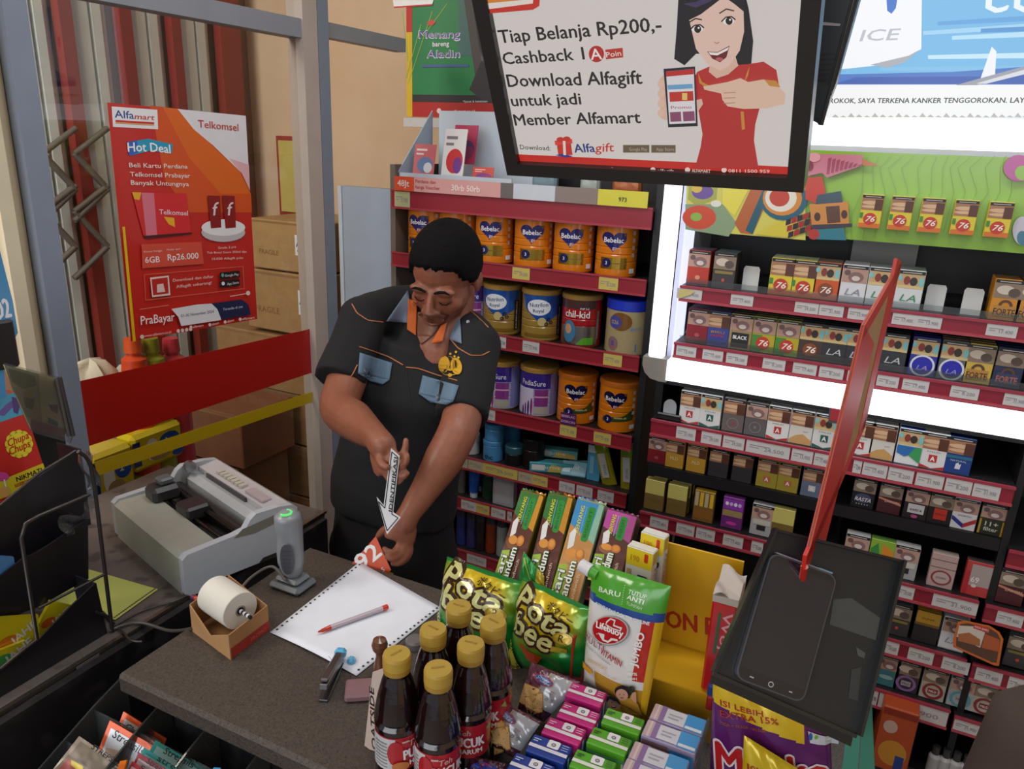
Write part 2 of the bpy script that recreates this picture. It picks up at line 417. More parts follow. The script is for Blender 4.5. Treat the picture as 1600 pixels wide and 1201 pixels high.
b = MB('pane'); b.face([wpt(pl0+0.02, zt+0.02), wpt(pr0-0.02, zt+0.02), wpt(pr0-0.02, 3.1), wpt(pl0+0.02, 3.1)]); b.build('window_pane', win)
# cream door jamb at the far left
b = MB('paint', '#d9cbae'); a0 = pl0-0.024
wbox(b, a0-0.056, a0-0.028, 0, 3.1, -0.05, 0.02, '#e3d6b9'); wbox(b, a0-0.028, a0-0.002, 0, 3.1, -0.03, 0.0, '#cbbd9f'); wbox(b, a0-0.10, a0-0.07, 0, 3.1, -0.06, -0.02, '#b78d70')
struct(b.build('trim_1'))
# red and yellow bands stuck on the glass
S = Surf(wpt(0, 0, 0.004), WD, (0, 0, 1))
def decal(name, pts, col, label, cat):
    bb = MB('plastic', col); q = [S.px(*p) for p in pts]
    bb.prism([S.P(a, c) for a, c in q], WN*0.0012, col); return tag(bb.build(name), label, cat)
decal('red_sticker_band', [(112, 598), (492, 512), (499, 578), (122, 702)], '#ac180f', 'wide red band stuck across the shop window', 'sticker band')
decal('yellow_sticker_band', [(147, 722), (496, 609), (496, 625), (152, 743)], '#bea010', 'narrow yellow band stuck on the shop window below the red one', 'sticker band')

# poster on the window
PS = Surf(wpt(0, 0, 0.007), WD, (0, 0, 1))
def poster():
    q = [PS.px(*p) for p in ((168, 160), (384, 181), (402, 498), (205, 533))]
    b = MB('card', '#c5261a'); b.prism([PS.P(a, c, -0.0015) for a, c in q], WN*0.0014, '#c8271b')
    s = PS.crop(150, 150, 3.08); P = lambda pts, c: b.ppoly(s, pts, c)
    P([(260, 45), (395, 62), (560, 240), (690, 360), (745, 470), (750, 560), (450, 560), (330, 400)], '#d9541a')
    P([(320, 52), (395, 62), (560, 240), (690, 360), (742, 470), (600, 470), (450, 300)], '#e2681c')
    P([(392, 62), (720, 95), (740, 455), (700, 370), (560, 235), (470, 160)], '#e9e6ea')
    P([(735, 330), (740, 455), (700, 370), (640, 300)], '#e7b3b8')
    P([(74, 50), (294, 66), (298, 160), (80, 148)], '#f3f2f4')
    b.ptext(s, 'Alfa', (90, 103), (182, 110), 36, '#1f3f93', 0.03); b.ptext(s, 'mart', (184, 110), (278, 116), 26, '#c8251b', 0.03, 0.3)
    b.pline(s, [(92, 120), (278, 131)], 9, '#d02a1c'); b.pline(s, [(92, 129), (278, 140)], 4, '#e6a32a')
    b.ptext(s, 'Telkomsel', (490, 150), (684, 168), 36, '#c8321f', 0.01)
    P([(145, 222), (250, 205), (368, 232), (362, 275), (260, 262), (158, 288)], '#1f9ec4'); P([(145, 222), (195, 212), (200, 272), (158, 288)], '#2f62bd')
    b.ptext(s, 'Hot Deal', (152, 268), (356, 276), 44, '#ffffff', 0.035, 0, None, 0.12)
    for t, y, x1 in (('Beli Kartu Perdana', 342, 438), ('Telkomsel Prabayar', 386, 450), ('Banyak Untungnya', 426, 444)):
        b.ptext(s, t, (157+(y-342)/11, y), (x1, y+7), 22, '#f7e6dc', 0.03)
    P([(170, 462), (430, 468), (455, 655), (225, 672)], '#d92a2c'); P([(215, 464), (275, 466), (290, 668), (238, 671)], '#e0788a'); P([(170, 462), (214, 463), (205, 500), (180, 495)], '#eab21c')
    P([(322, 580), (372, 585), (376, 630), (345, 615)], '#f0b41e'); P([(225, 672), (455, 655), (460, 663), (235, 686)], '#4a1414')
    b.ptext(s, 'Telkomsel', (300, 568), (438, 574), 24, '#f6dfe0', 0.02)
    b.pell(s, (608, 655), 106, 46, '#c9c4c6'); b.pell(s, (608, 632), 106, 40, '#efedee')
    for x in (532, 602): P([(x, 478), (x+60, 480), (x+66, 632), (x+16, 636)], '#8c1716'); b.ptext(s, 'f', (x+22, 575), (x+48, 570), 60, '#ead9d8', 0.02, 0.3)
    for t, y, x0, x1 in (('Gratis 2 pcs', 735, 582, 668), ('Teh Botol Sosro 350ml dan', 758, 528, 718), ('10.000 Alfagift poin', 788, 552, 702)): b.ptext(s, t, (x0, y), (x1, y-6), 11, '#f2cfc6', 0.02)
    P([(212, 712), (500, 700), (512, 806), (216, 828)], '#d9503a')
    b.ptext(s, 'Kuota hingga', (224, 752), (312, 746), 9, '#f2cfc6'); b.ptext(s, 'Mulai dari', (334, 743), (398, 738), 9, '#f2cfc6')
    b.ptext(s, '6GB', (230, 802), (300, 798), 30, '#fbeeea', 0.02); b.ptext(s, 'Rp26.000', (338, 790), (486, 780), 30, '#fbeeea', 0.03)
    b.pline(s, [(224, 858), (700, 818), (706, 925), (232, 980), (224, 858)], 3, '#dd6a55')
    P([(252, 872), (342, 862), (350, 956), (262, 966)], '#f4ded8'); P([(259, 880), (336, 870), (342, 948), (267, 957)], '#c22a20'); P([(285, 905), (315, 900), (325, 940), (285, 944)], '#f0cfc8')
    b.ptext(s, 'Download dan daftar', (362, 892), (558, 872), 14, '#f2cfc6', 0.02); b.ptext(s, 'Alfagift sekarang!', (378, 922), (548, 902), 14, '#f2cfc6', 0.02)
    for y in (842, 882): P([(586, y+6), (682, y-4), (684, y+28), (588, y+38)], '#1c1a1c')
    b.ptext(s, 'Google Play', (612, 868), (678, 861), 12, '#e8e6e8'); b.ptext(s, 'App Store', (622, 908), (678, 900), 12, '#e8e6e8')
    b.pell(s, (600, 860), 7, 9, '#4fb59c'); b.pell(s, (602, 900), 8, 9, '#f0f0f0')
    b.pline(s, [(634, 962), (715, 948)], 3, '#f0c9c2'); b.pell(s, (722, 946), 10, 11, '#f2d9d5')
    b.pline(s, [(200, 1024), (340, 1004)], 3, '#e28a78'); b.ptext(s, 'PraBayar', (206, 1098), (368, 1078), 42, '#fbf3f1', 0.02)
    P([(352, 1022), (480, 1000), (545, 996), (580, 1030), (592, 1075), (400, 1104), (385, 1060)], '#eeecf0'); P([(545, 996), (690, 976), (722, 1000), (735, 1050), (592, 1072), (572, 1020)], '#20264e')
    b.ptext(s, '01-30 November 2024', (398, 1062), (556, 1040), 14, '#55505a'); b.ptext(s, 'Tersedia di sini', (600, 1030), (694, 1016), 12, '#c9cbe0')
    b.ptext(s, 'www.alfamart.co.id', (222, 1157), (350, 1137), 12, '#f3d6d0'); b.pell(s, (210, 1155), 10, 10, '#f3d6d0')
    for x in (384, 404, 424, 443): b.pell(s, (x, 1127-(x-384)*0.14), 8, 9, '#f3d6d0')
    for x0, x1, y in ((454, 505, 1113), (545, 580, 1101), (618, 652, 1088), (690, 750, 1075)): b.ptext(s, 'alfamart', (x0, y), (x1, y-8), 11, '#f3d6d0'); b.pell(s, (x0-10, y-4), 7, 8, '#f3d6d0')
    P([(112, 628), (124, 626), (177, 1175), (163, 1178)], '#e3c215')
    s.crop(0, 0, 1)
    return tag(b.build('window_poster'), 'red and orange mobile data offer poster taped to the shop window', 'poster')
poster()

# ================================================================== storeroom seen through the window
GX = -2.75
gate = thing('folding_gate', (GX, 2.2, 0), 'folding steel gate of grey slats and red uprights behind the window', 'gate')
gy = lambda px: on(px, 150, X=GX).y
edges = [(20, 92, 'g'), (92, 112, 'r'), (112, 178, 'g'), (184, 202, 'r'), (200, 262, 'g'), (262, 276, 'r'), (276, 332, 'g'), (336, 366, 'r'), (-60, 14, 'g'), (-75, -60, 'r')]
for x0, x1, k in edges:
    y0, y1 = gy(x0), gy(x1); mid = (y0+y1)/2
    if k == 'g':
        b = MB('paint', '#a7aaa4')
        pf = [(y0, 0.0), (y0+0.25*(y1-y0), 0.035), (mid-0.008, 0.035), (mid-0.004, 0.005), (mid+0.004, 0.005), (mid+0.008, 0.035), (y0+0.75*(y1-y0), 0.035), (y1, 0.0)]
        n = len(pf); P = [Vector((GX+d, y, z)) for z in (0.02, 2.9) for y, d in pf]
        b.add(P, [[i, i+1, n+i+1, n+i] for i in range(n-1)], '#d4d6d0'); b.build('gate_slat', gate)
    else:
        b = MB('paint', '#7c3028'); b.box((GX+0.02, y0, 0.02), (GX+0.06, y1, 2.9), '#8d352b'); b.build('gate_upright', gate)
b = MB('paint', '#6b625a')
for px0, px1, yt in ((66, 110, 240), (60, 118, 330)):
    for k in range(2):
        A = on(66+k*50, yt, X=GX+0.09); B = on(118+k*50, yt+55, X=GX+0.09); Cc = on(66+k*50, yt+105, X=GX+0.09)
        b.tube([A, B], 0.012, 4, '#6e655d'); b.tube([B, Cc], 0.012, 4, '#6e655d')
        A2 = on(118+k*50, yt-40, X=GX+0.09); b.tube([A2, A], 0.012, 4, '#6e655d')
b.build('scissor_lattice', gate)
b = MB('matte'); b.box((GX-0.12, -1, 0), (GX-0.02, 2.9, 3.1), '#8a6a52'); struct(b.build('wall_left'))
# framed board on the beige wall
YS = Surf((0, 2.85, 0), (1, 0, 0), (0, 0, 1))
b = MB('matte'); A = on(438, 212, Y=2.85); B = on(474, 338, Y=2.85)
b.box((A.x, 2.82, B.z), (B.x+0.1, 2.858, A.z), '#a33a2e'); b.box((A.x+0.02, 2.81, B.z+0.02), (B.x+0.08, 2.825, A.z-0.02), '#cdbb66'); tag(b.build('notice_board'), 'yellow board in a red frame on the beige wall', 'board')
# cartons stacked behind the glass
def carton(px0, px1, py0, py1, Y, dep, label, col='#a98455', mark=None):
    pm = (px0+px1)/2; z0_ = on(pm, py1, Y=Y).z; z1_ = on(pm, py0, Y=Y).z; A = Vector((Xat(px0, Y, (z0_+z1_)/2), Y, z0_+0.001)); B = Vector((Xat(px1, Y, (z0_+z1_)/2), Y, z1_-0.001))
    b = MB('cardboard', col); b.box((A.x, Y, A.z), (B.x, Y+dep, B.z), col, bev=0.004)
    s = front(A.x, Y, A.z); w = B.x-A.x; h = B.z-A.z
    b.rect(s, 0.0, h*0.93, w, h*0.97, '#94714a'); b.text(s, 'FRAGILE', w*0.12, h*0.3, h*0.10, '#8a5a36', bold=0.01)
    if mark:
        b.rect(s, w*mark-0.05, h*0.35, w*mark+0.02, h*0.75, '#dfe3e4'); b.text(s, 'Alfa', w*mark-0.045, h*0.52, h*0.14, '#2f5f9a', bold=0.03); b.rect(s, w*mark-0.04, h*0.42, w*mark+0.01, h*0.46, '#b8402e')
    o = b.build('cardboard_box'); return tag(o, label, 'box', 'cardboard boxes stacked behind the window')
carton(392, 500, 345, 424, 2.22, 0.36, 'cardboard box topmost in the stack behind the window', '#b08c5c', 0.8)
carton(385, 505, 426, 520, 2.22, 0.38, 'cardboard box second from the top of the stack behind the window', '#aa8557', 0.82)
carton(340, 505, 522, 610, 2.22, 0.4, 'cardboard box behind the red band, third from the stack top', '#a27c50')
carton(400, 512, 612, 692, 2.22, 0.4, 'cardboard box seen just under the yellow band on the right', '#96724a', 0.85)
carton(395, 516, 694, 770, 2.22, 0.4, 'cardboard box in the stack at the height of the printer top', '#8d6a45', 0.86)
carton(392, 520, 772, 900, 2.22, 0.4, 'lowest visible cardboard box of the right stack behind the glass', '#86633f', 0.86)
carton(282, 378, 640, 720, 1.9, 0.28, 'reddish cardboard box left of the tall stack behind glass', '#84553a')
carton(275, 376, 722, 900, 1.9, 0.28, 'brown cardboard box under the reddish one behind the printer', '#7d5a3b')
# goods on a low rack behind the window
b = MB('matte'); b.box((-2.4, 1.0, 0.0), (-1.76, 1.62, 0.60), '#57483c'); b.box((-2.42, 0.99, 0.60), (-1.74, 1.64, 0.62), '#6e6255'); tag(b.build('storage_rack'), 'dark low storage rack behind the window glass', 'rack')
def sack(px, py, w, h, col, label):
    p = on(px, py, X=-1.95); b = MB('cloth', col); h = p.z-0.62
    b.grid(lambda u, v: Vector((p.x + 0.09*math.sin(math.pi*v)*math.cos(2*math.pi*u) , p.y + w*math.sin(math.pi*v)**0.6*math.sin(2*math.pi*u), 0.622 + h*(0.5-0.5*math.cos(math.pi*v)) + 0.012*math.sin(9*u*math.pi+5*v))), 24, 10, None)
    return tag(b.build('sack'), label, 'sack', 'sacks behind the window')
sack(140, 566, 0.10, 0.34, '#d8cdb8', 'cream sack just right of the grey window post')
sack(200, 572, 0.05, 0.36, '#cfc9bd', 'pale sack in front of the orange bottle behind glass')
def jug(px, col, cap, label):
    p = on(px, 528, X=-1.86); b = MB('plastic', col); t = p.z
    b.lathe([(0.0, 0.621), (0.036, 0.621), (0.04, 0.64), (0.04, t-0.12), (0.034, t-0.06), (0.02, t-0.05), (0.018, t-0.03), (0, t-0.03)], 20, (p.x, p.y, 0), col=col)
    o = b.build('detergent_bottle'); c = MB('plastic', cap); c.lathe([(0.0, t-0.04), (0.025, t-0.04), (0.022, t), (0, t)], 16, (p.x, p.y, 0), col=cap); c.build('cap', o)
    return tag(o, label, 'bottle', 'detergent bottles behind the window')
jug(206, '#d84a1e', '#e25a22', 'orange detergent bottle under the poster'); jug(234, '#9aa02c', '#8a8f28', 'olive green detergent bottle under the poster'); jug(266, '#c83a48', '#c83a48', 'pink detergent bottle under the poster')
def diaper(px0, px1, py0, py1, col, label, num):
    Y = 1.6; A = on(px0, py1, X=-1.8); B = on(px1, py0, X=-1.8); b = MB('gloss', col)
    b.box((-1.95, A.y, A.z), (-1.8, B.y, B.z), col, bev=0.012); s = Surf((-1.8, A.y, A.z), (0, 1, 0), (0, 0, 1)); w = B.y-A.y; h = B.z-A.z
    b.rect(s, w*0.0, 0.02, w*0.14, h-0.02, '#24306e'); b.ell(s, w*0.7, h*0.62, w*0.2, h*0.2, '#1f4f9e'); b.text(s, num, w*0.62, h*0.56, h*0.12, '#f1f1e8', bold=0.03)
    b.ell(s, w*0.36, h*0.5, w*0.13, h*0.3, '#e4e0d4'); b.ell(s, w*0.5, h*0.3, w*0.2, h*0.14, '#a98b5b'); b.ell(s, w*0.85, h*0.2, w*0.12, h*0.1, '#2a57a5')
    return tag(b.build('diaper_pack'), label, 'pack', 'yellow packs behind the window')
diaper(212, 285, 655, 742, '#d3bd1e', 'yellow pack with a blue 3 behind the lower window', '3')
diaper(152, 208, 690, 800, '#cdb528', 'yellow and cream pack left of the numbered one', '2')
diaper(160, 240, 745, 830, '#c8b45a', 'pale yellow pack behind the printer top', '4')

# grey end board beside the shelves
b = MB('paint', '#93a0b0'); A = on(530, 290, Y=2.2); b.box((A.x, 2.2, 0), (-1.50, 2.24, A.z), '#9aa6b6'); b.box((A.x-0.004, 2.195, 0), (A.x+0.012, 2.2, A.z), '#b9c2cc'); tag(b.build('metal_board'), 'tall grey metal board standing left of the milk shelves', 'board')

# ================================================================== shelving unit with the milk tins
GL, GR = -1.487, -0.60; GY = 2.15
gond = thing('shelving_unit', ((GL+GR)/2, 2.35, 0), 'dark shelving unit with red price rails holding milk tins', 'shelf')
RED = '#8c1f2b'
b = MB('paint', '#1c1a1c'); b.box((GL, 2.58, 0), (GR, 2.61, 1.9), '#1b191b'); b.build('back_panel', gond)
for x, nm in ((GL-0.0, 0), (GR, 1)):
    b = MB('paint'); b.box((x-0.02 if not nm else x+0.004, 2.17, 0), (x+0.0 if not nm else x+0.024, 2.61, 1.6), '#1d1b1d' if nm else '#6b6258'); b.build('side_panel', gond)
def price(b_sf, x0, x1, z0, z1, y, parent, col='#c9c6c8', txt='#8d8a92', label=None, tilt=0):
    b = MB('paper', col); b.box((x0, y-0.0012, z0), (x1, y, z1), col); s = front(x0, y-0.0012, z0)
    w = x1-x0; h = z1-z0
    b.text(s, random.choice(['13.900', '24.500', '31.900', '8.200', '17.400']), w*0.42, h*0.3, h*0.30, txt, w*0.45, 0.02)
    b.rect(s, w*0.08, h*0.62, w*0.55, h*0.68, txt); b.rect(s, w*0.08, h*0.45, w*0.3, h*0.5, txt)
    o = b.build('price_tag', parent); return o
YEL, WHT, BEI = '#cdb95e', '#c9c5c4', '#b8a98c'
GR_TAGS = {1.317: [(801, 828, YEL), (936, 966, YEL)], 1.085: [(780, 791, WHT), (817, 843, WHT), (943, 972, YEL)],
           0.826: [(751, 774, WHT), (875, 901, YEL), (928, 955, YEL)], 0.628: [(717, 731, BEI), (732, 755, BEI), (755, 809, YEL), (810, 832, BEI), (832, 856, YEL), (874, 898, WHT), (901, 926, WHT), (934, 959, WHT)],
           0.467: [(721, 744, WHT), (744, 765, YEL), (768, 790, WHT), (793, 800, WHT)], 0.256: [(730, 760, WHT), (800, 830, WHT)], 1.522: [(617, 641, '#b3b283')]}
for zt_ in (1.522, 1.317, 1.085, 0.826, 0.628, 0.467, 0.256, 0.09):
    hh = 0.062 if zt_ > 1.5 else 0.05
    b = MB('paint', '#2a2728'); b.box((GL, GY+0.006, zt_-0.03), (GR, 2.58, zt_-0.012), '#2a2627'); b.build('shelf_board', gond)
    b = MB('plastic', RED); b.box((GL-0.004, GY, zt_-hh), (GR+0.004, GY+0.006, zt_), '#932431', bev=0.002); b.box((GL-0.004, GY-0.004, zt_-hh), (GR+0.004, GY, zt_-hh+0.006), '#a83a45'); b.box((GL-0.004, GY-0.004, zt_-0.005), (GR+0.004, GY, zt_), '#a83a45')
    rl = b.build('price_rail', gond)
    for x0, x1, c in GR_TAGS.get(zt_, []):
        zc = zt_-hh/2; price(None, Xat(x0, GY, zc), Xat(x1, GY, zc), zt_-hh+0.007, zt_-0.006, GY-0.001, rl, c)
# header strip and card tray on top
b = MB('card', '#b9b2ae'); zz = 1.522
xs = [(617, 648, '#d9502e'), (648, 783, '#d9a19c'), (783, 803, '#6b6361'), (803, 868, '#c9ced6'), (868, 935, '#8b7a74'), (935, 1013, '#d8cf3c')]
for x0, x1, c in xs:
    X0, X1 = Xat(x0, GY-0.006, 1.545), Xat(x1, GY-0.006, 1.545); b.box((X0, GY-0.010, 1.520), (X1, GY-0.006, 1.565), c)
s = front(GL, GY-0.0102, 1.522)
b.text(s, '48Jt', 0.03, 0.012, 0.02, '#f3dcd2', bold=0.03); b.text(s, 'Perdana dan', 0.10, 0.026, 0.011, '#b8433c', bold=0.02); b.text(s, 'harga Voucher', 0.10, 0.008, 0.011, '#b8433c', bold=0.02); b.text(s, '30rb 50rb', 0.235, 0.010, 0.018, '#f6e4e0', bold=0.03); b.text(s, '973', 0.79, 0.012, 0.012, '#4c4a30', bold=0.03)
b.build('header_strip', gond)
tray = thing('card_tray', (-1.3, 2.25, 1.522), 'white cardboard tray of phone cards on top of the milk shelves', 'tray')
Xl, Xr = Xat(622, 2.19, 1.6), Xat(800, 2.19, 1.6)
b = MB('card', '#b9c6d2'); b.box((Xl, 2.19, 1.522), (Xr, 2.195, 1.575), '#c3ced8'); b.build('tray_front', tray)
b = MB('card', '#b9c6d2'); b.box((Xl+0.03, 2.40, 1.522), (Xr, 2.405, 1.78), '#c8d4de'); b.build('tray_back', tray)
b = MB('card', '#b9c6d2'); b.prism([Vector((Xl, 2.19, 1.522)), Vector((Xl, 2.19, 1.58)), Vector((Xl, 2.40, 1.78)), Vector((Xl, 2.40, 1.522))], (0.004, 0, 0), '#aebccb')
b.build('tray_side', tray)
def phonecard(px0, px1, py0, py1, Y, cols, label, lean=0.2):
    s = Surf((0, Y-lean*1.55, 0), (1, 0, 0.0), (0, lean, 1)); a = s.px(px0, py1); c = s.px(px1, py0); b = MB('card', cols[0]); w, h = c[0]-a[0], c[1]-a[1]
    ps = Surf(s.P(a[0], a[1]), s.U, s.V); b.prism([ps.P(0, 0), ps.P(w, 0), ps.P(w, h), ps.P(0, h)], -ps.N*0.002, cols[0])
    b.ell(ps, w*0.55, h*0.38, w*0.38, h*0.24, cols[1]); b.ell(ps, w*0.7, h*0.3, w*0.2, h*0.16, cols[2]); b.rect(ps, w*0.1, h*0.8, w*0.6, h*0.86, cols[3]); b.rect(ps, w*0.1, h*0.68, w*0.45, h*0.73, cols[3])
    return tag(b.build('phone_card'), label, 'card', 'phone cards in the tray')
phonecard(644, 682, 226, 276, 2.22, ('#c9656a', '#5d7ca8', '#d8d8dc', '#e8dada'), 'red phone card with blue window, leftmost in the tray')
phonecard(688, 731, 202, 281, 2.23, ('#e4dfdc', '#c8232c', '#6c2a86', '#77777c'), 'tall white phone card with red and violet blob')
phonecard(705, 748, 196, 255, 2.30, ('#b8345a', '#5a3a6c', '#8c3a5c', '#e4a8b8'), 'crimson phone card standing behind the white one')
phonecard(737, 772, 262, 284, 2.24, ('#cf3a2c', '#7a2a86', '#a02a5c', '#e8c8b8'), 'low red phone card right of the white one')
# blister and bag items right on the shelf top
for i, (x0, x1, c, l) in enumerate(((830, 868, '#8aa3ad', 'small pale blue packet peeping over the shelf top'), (905, 935, '#b8c0b8', 'small grey packet peeping over the shelf top'), (955, 1000, '#b96a3c', 'orange packet at the right end of the shelf top'))):
    X0, X1 = Xat(x0, 2.3, 1.55), Xat(x1, 2.3, 1.55); b = MB('foil', c); b.box((X0, 2.3, 1.522), (X1, 2.33, 1.60), c, bev=0.008); tag(b.build('packet'), l, 'packet')
# framed poster above
s = Surf((0, 2.45, 0), (1, 0, 0), (0, 0, 1))
q0 = s.px(640, 182); q1 = s.px(806, 182); topz = 2.25
b = MB('card', '#1f7a44'); x0, x1, z0 = q0[0], q1[0]+0.02, q0[1]
b.box((x0-0.004, 2.45, z0), (x1, 2.47, topz), '#1f7f48')
b.rect(s, x0-0.004, z0, x1, z0+0.05, '#b02420'); b.rect(s, x0-0.004, z0+0.05, x1, z0+0.075, '#2a2a2e')
b.rect(s, x0-0.012, z0, x0+0.012, z0+0.28, '#d9b41c'); b.rect(s, x0-0.012, z0+0.28, x0+0.012, topz, '#c02a22')
b.rect(s, x0+0.2, z0+0.2, x0+0.36, topz, '#3f6b66')
s.crop(600, 0, 3.43)
for a_, c_ in (((100, 60), (130, 330)), ((260, 60), (130, 450)), ((200, 130), (120, 420)), ((340, 20), (230, 170))): b.pline(s, [a_, c_], 4, '#8fb04a')
b.ptext(s, 'Menang', (188, 207), (408, 205), 44, '#efeaf6', 0.06); b.ptext(s, 'Menang', (190, 204), (406, 202), 40, '#6a4ba0', 0.0)
b.ptext(s, 'bareng', (262, 250), (350, 246), 26, '#efeaf6', 0.04)
b.ptext(s, 'Aladin', (232, 312), (408, 310), 42, '#efeaf6', 0.06); b.ptext(s, 'Aladin', (234, 309), (406, 307), 38, '#6a4ba0', 0.0)
b.pline(s, [(205, 355), (455, 352)], 10, '#4a5f9a'); b.ppoly(s, [(232, 120), (258, 105), (280, 118), (262, 138), (240, 136)], '#c8483c')
b.ptext(s, 'www.alfamart.co.id', (318, 606), (488, 604), 18, '#f0cfca', 0.02); b.pell(s, (297, 594), 12, 14, '#f0cfca'); b.ptext(s, '*Syarat & ketentuan', (425, 550), (556, 548), 12, '#d4d4d4')
b.ppoly(s, [(50, 0), (268, 0), (262, 22), (56, 36)], '#efeef0'); b.ppoly(s, [(56, 36), (262, 22), (262, 30), (57, 44)], '#c02a22'); s.crop(0, 0, 1)
tag(b.build('wall_poster'), 'green poster with violet words above the milk shelves', 'poster')
b = MB('plastic', '#222024'); b.box((x0-0.02, 2.44, z0-0.035), (x1-0.05, 2.5, z0-0.005), '#c9c6c4'); tag(b.build('poster_holder'), 'pale ledge that holds the green poster upright', 'ledge')

# ------------------------------------------------------------------ milk tins
class Cyl(Surf):
    """print wrapped on a cylinder; u = arc length measured from the side facing angle a0"""
    def __init__(s, c, r, a0, step=0.012):
        s.c = Vector(c); s.r = r; s.a0 = a0; s.step = (step,); s.cr = (0, 0, 1)
    def P(s, u, v, l=0.0):
        a = s.a0 + u/s.r; R = s.r + l + 0.0004
        return s.c + Vector((R*math.cos(a), R*math.sin(a), v))
FACE = math.radians(-68)
def tin_body(r, h, col, rim='#b9924a', lid=None, lidcol=None, ribs=True):
    b = MB('gloss', col)
    pr = [(r-0.003, 0, rim, 'metal'), (r+0.001, 0.001, rim, 'metal'), (r+0.001, 0.006, rim, 'metal'), (r, 0.0065, col)]
    if ribs:
        for k in range(3):
            z = h*(0.28+0.13*k); pr += [(r, z, col), (r-0.0018, z+0.003, col), (r, z+0.006, col)]
    pr += [(r, h-0.012, rim, 'metal'), (r+0.0015, h-0.011, rim, 'metal'), (r+0.0015, h-0.003, rim, 'metal'), (r-0.004, h-0.003, rim, 'metal'), (0, h-0.004, rim, 'metal')]
    b.lathe(pr, 36, close=False)
    return b
def heart(b, s, cx, cy, w, col):
    pts = []
    for i in range(28):
        t = 2*math.pi*i/28; pts.append((cx + w*math.sin(t)**3*0.5, cy + w*0.42*(0.8125*math.cos(t)-0.3125*math.cos(2*t)-0.125*math.cos(3*t)-0.0625*math.cos(4*t))))
    b.poly(s, pts, col)
def tin(kind):
    r, h = 0.0635, 0.165
    if kind == 'gold': r, h = 0.068, 0.168
    s = Cyl((0, 0, 0), r, FACE)
    if kind in ('orange', 'orangelid'):
        b = tin_body(r, h, '#d87a12', '#c98a30')
        if kind == 'orange':
            b.rect(s, -0.05, 0.028, 0.032, 0.062, '#b39238', 'metal'); b.rect(s, -0.05, 0.044, 0.032, 0.047, '#7c6424')
        else:
            b.poly(s, [(-0.05, 0.035), (0.055, 0.045), (0.055, 0.085), (0.02, 0.06), (-0.05, 0.05)], '#3c4a1e'); b.rect(s, -0.01, 0.05, 0.03, 0.056, '#a8a06a')
        heart(b, s, -0.012, h-0.052, 0.078, '#14143c' if kind == 'orangelid' else '#1f1f66')
        b.text(s, 'Bebelac', -0.012, h-0.058, 0.015, '#f2eef0', 0.06, 0.03, 'c'); b.text(s, 'go', -0.008, h-0.078, 0.010, '#f2c8d0', 0.012, 0.03, 'c')
        b.ell(s, -0.03, 0.046, 0.014, 0.014, '#1c1c58'); b.text(s, '3', -0.03, 0.041, 0.010, '#eeeeee', al='c')
        for z in (0.13, 0.108, 0.086, 0.064): b.rect(s, 0.048, z, 0.058, z+0.012, '#c8b4b0')
        b.rect(s, 0.042, 0.016, 0.062, 0.030, '#e8e4e0'); b.rect(s, 0.018, 0.128, 0.026, 0.136, '#7a4a1c')
    elif kind == 'blue':
        b = tin_body(r, h, '#9c7d38', '#bb9a54'); b.poly(s, [(-0.075, h-0.014), (0.075, h-0.014), (0.07, h-0.07), (0.0, h-0.105), (-0.06, h-0.06)], '#1a4f9e')
        b.ell(s, -0.012, h-0.052, 0.040, 0.026, '#e6ecf4'); b.text(s, 'Nutrilon', -0.012, h-0.050, 0.013, '#1f2f6e', 0.06, 0.02, 'c', 0.08); b.text(s, 'Royal', -0.012, h-0.068, 0.011, '#1f2f6e', 0.035, 0.02, 'c', 0.08)
        b.ell(s, 0.0, h-0.098, 0.014, 0.014, '#c8b47a'); 
        for q in ((0.022, 0.075), (0.030, 0.065), (0.014, 0.06)): b.ring(s, q[0], q[1], 0.003, 0.006, '#23233c')
        b.rect(s, -0.06, 0.016, 0.06, 0.026, '#7a5f22'); b.rect(s, 0.056, 0.02, 0.075, 0.12, '#2b1f1c'); b.text(s, 'SUSU PERTUMBUHAN', 0.068, 0.024, 0.005, '#e4e4e4', 0.09, 0.01, rot=math.pi/2)
    elif kind == 'purple':
        b = tin_body(r, h, '#b8b4dc', '#bb9a54'); b.rect(s, -0.1, h-0.065, 0.055, h-0.013, '#3c2a8c'); b.text(s, 'PediaSure', -0.015, h-0.055, 0.018, '#e8e4f2', 0.085, 0.02, 'c')
        b.rect(s, -0.1, 0.01, -0.012, h-0.065, '#d4d0ea'); b.rect(s, -0.008, 0.04, 0.038, h-0.067, '#8a3c8c'); b.rect(s, -0.008, 0.07, 0.038, 0.075, '#d8a8c8'); b.rect(s, -0.008, 0.012, 0.038, 0.038, '#b4b0a4')
        for i in range(4): b.ell(s, -0.05+i*0.011, 0.02+0.006*i, 0.0035, 0.018+0.004*i, '#9a2a6c' if i % 2 else '#2c2a7c')
        b.rect(s, 0.045, 0.012, 0.08, 0.15, '#7f80b8')
    elif kind == 'red':
        b = tin_body(r, h, '#a81c22', '#bfa05a'); b.rect(s, -0.08, h-0.04, 0.05, h-0.014, '#4a3230'); b.text(s, 'chil-kid', -0.012, 0.098, 0.022, '#f0ecec', 0.082, 0.035, 'c'); b.text(s, 'PHP 3-5', 0.012, 0.124, 0.006, '#f0ecec', al='c')
        b.rect(s, -0.07, 0.010, 0.062, 0.070, '#b8b8b4', 'metal'); b.ell(s, -0.035, 0.052, 0.022, 0.036, '#3f7fa8'); b.ell(s, -0.038, 0.06, 0.012, 0.016, '#c89a78'); b.poly(s, [(-0.01, 0.012), (0.045, 0.012), (0.045, 0.036), (0.01, 0.034)], '#58a82c')
        b.rect(s, 0.055, 0.03, 0.066, 0.12, '#7c7878')
    else:
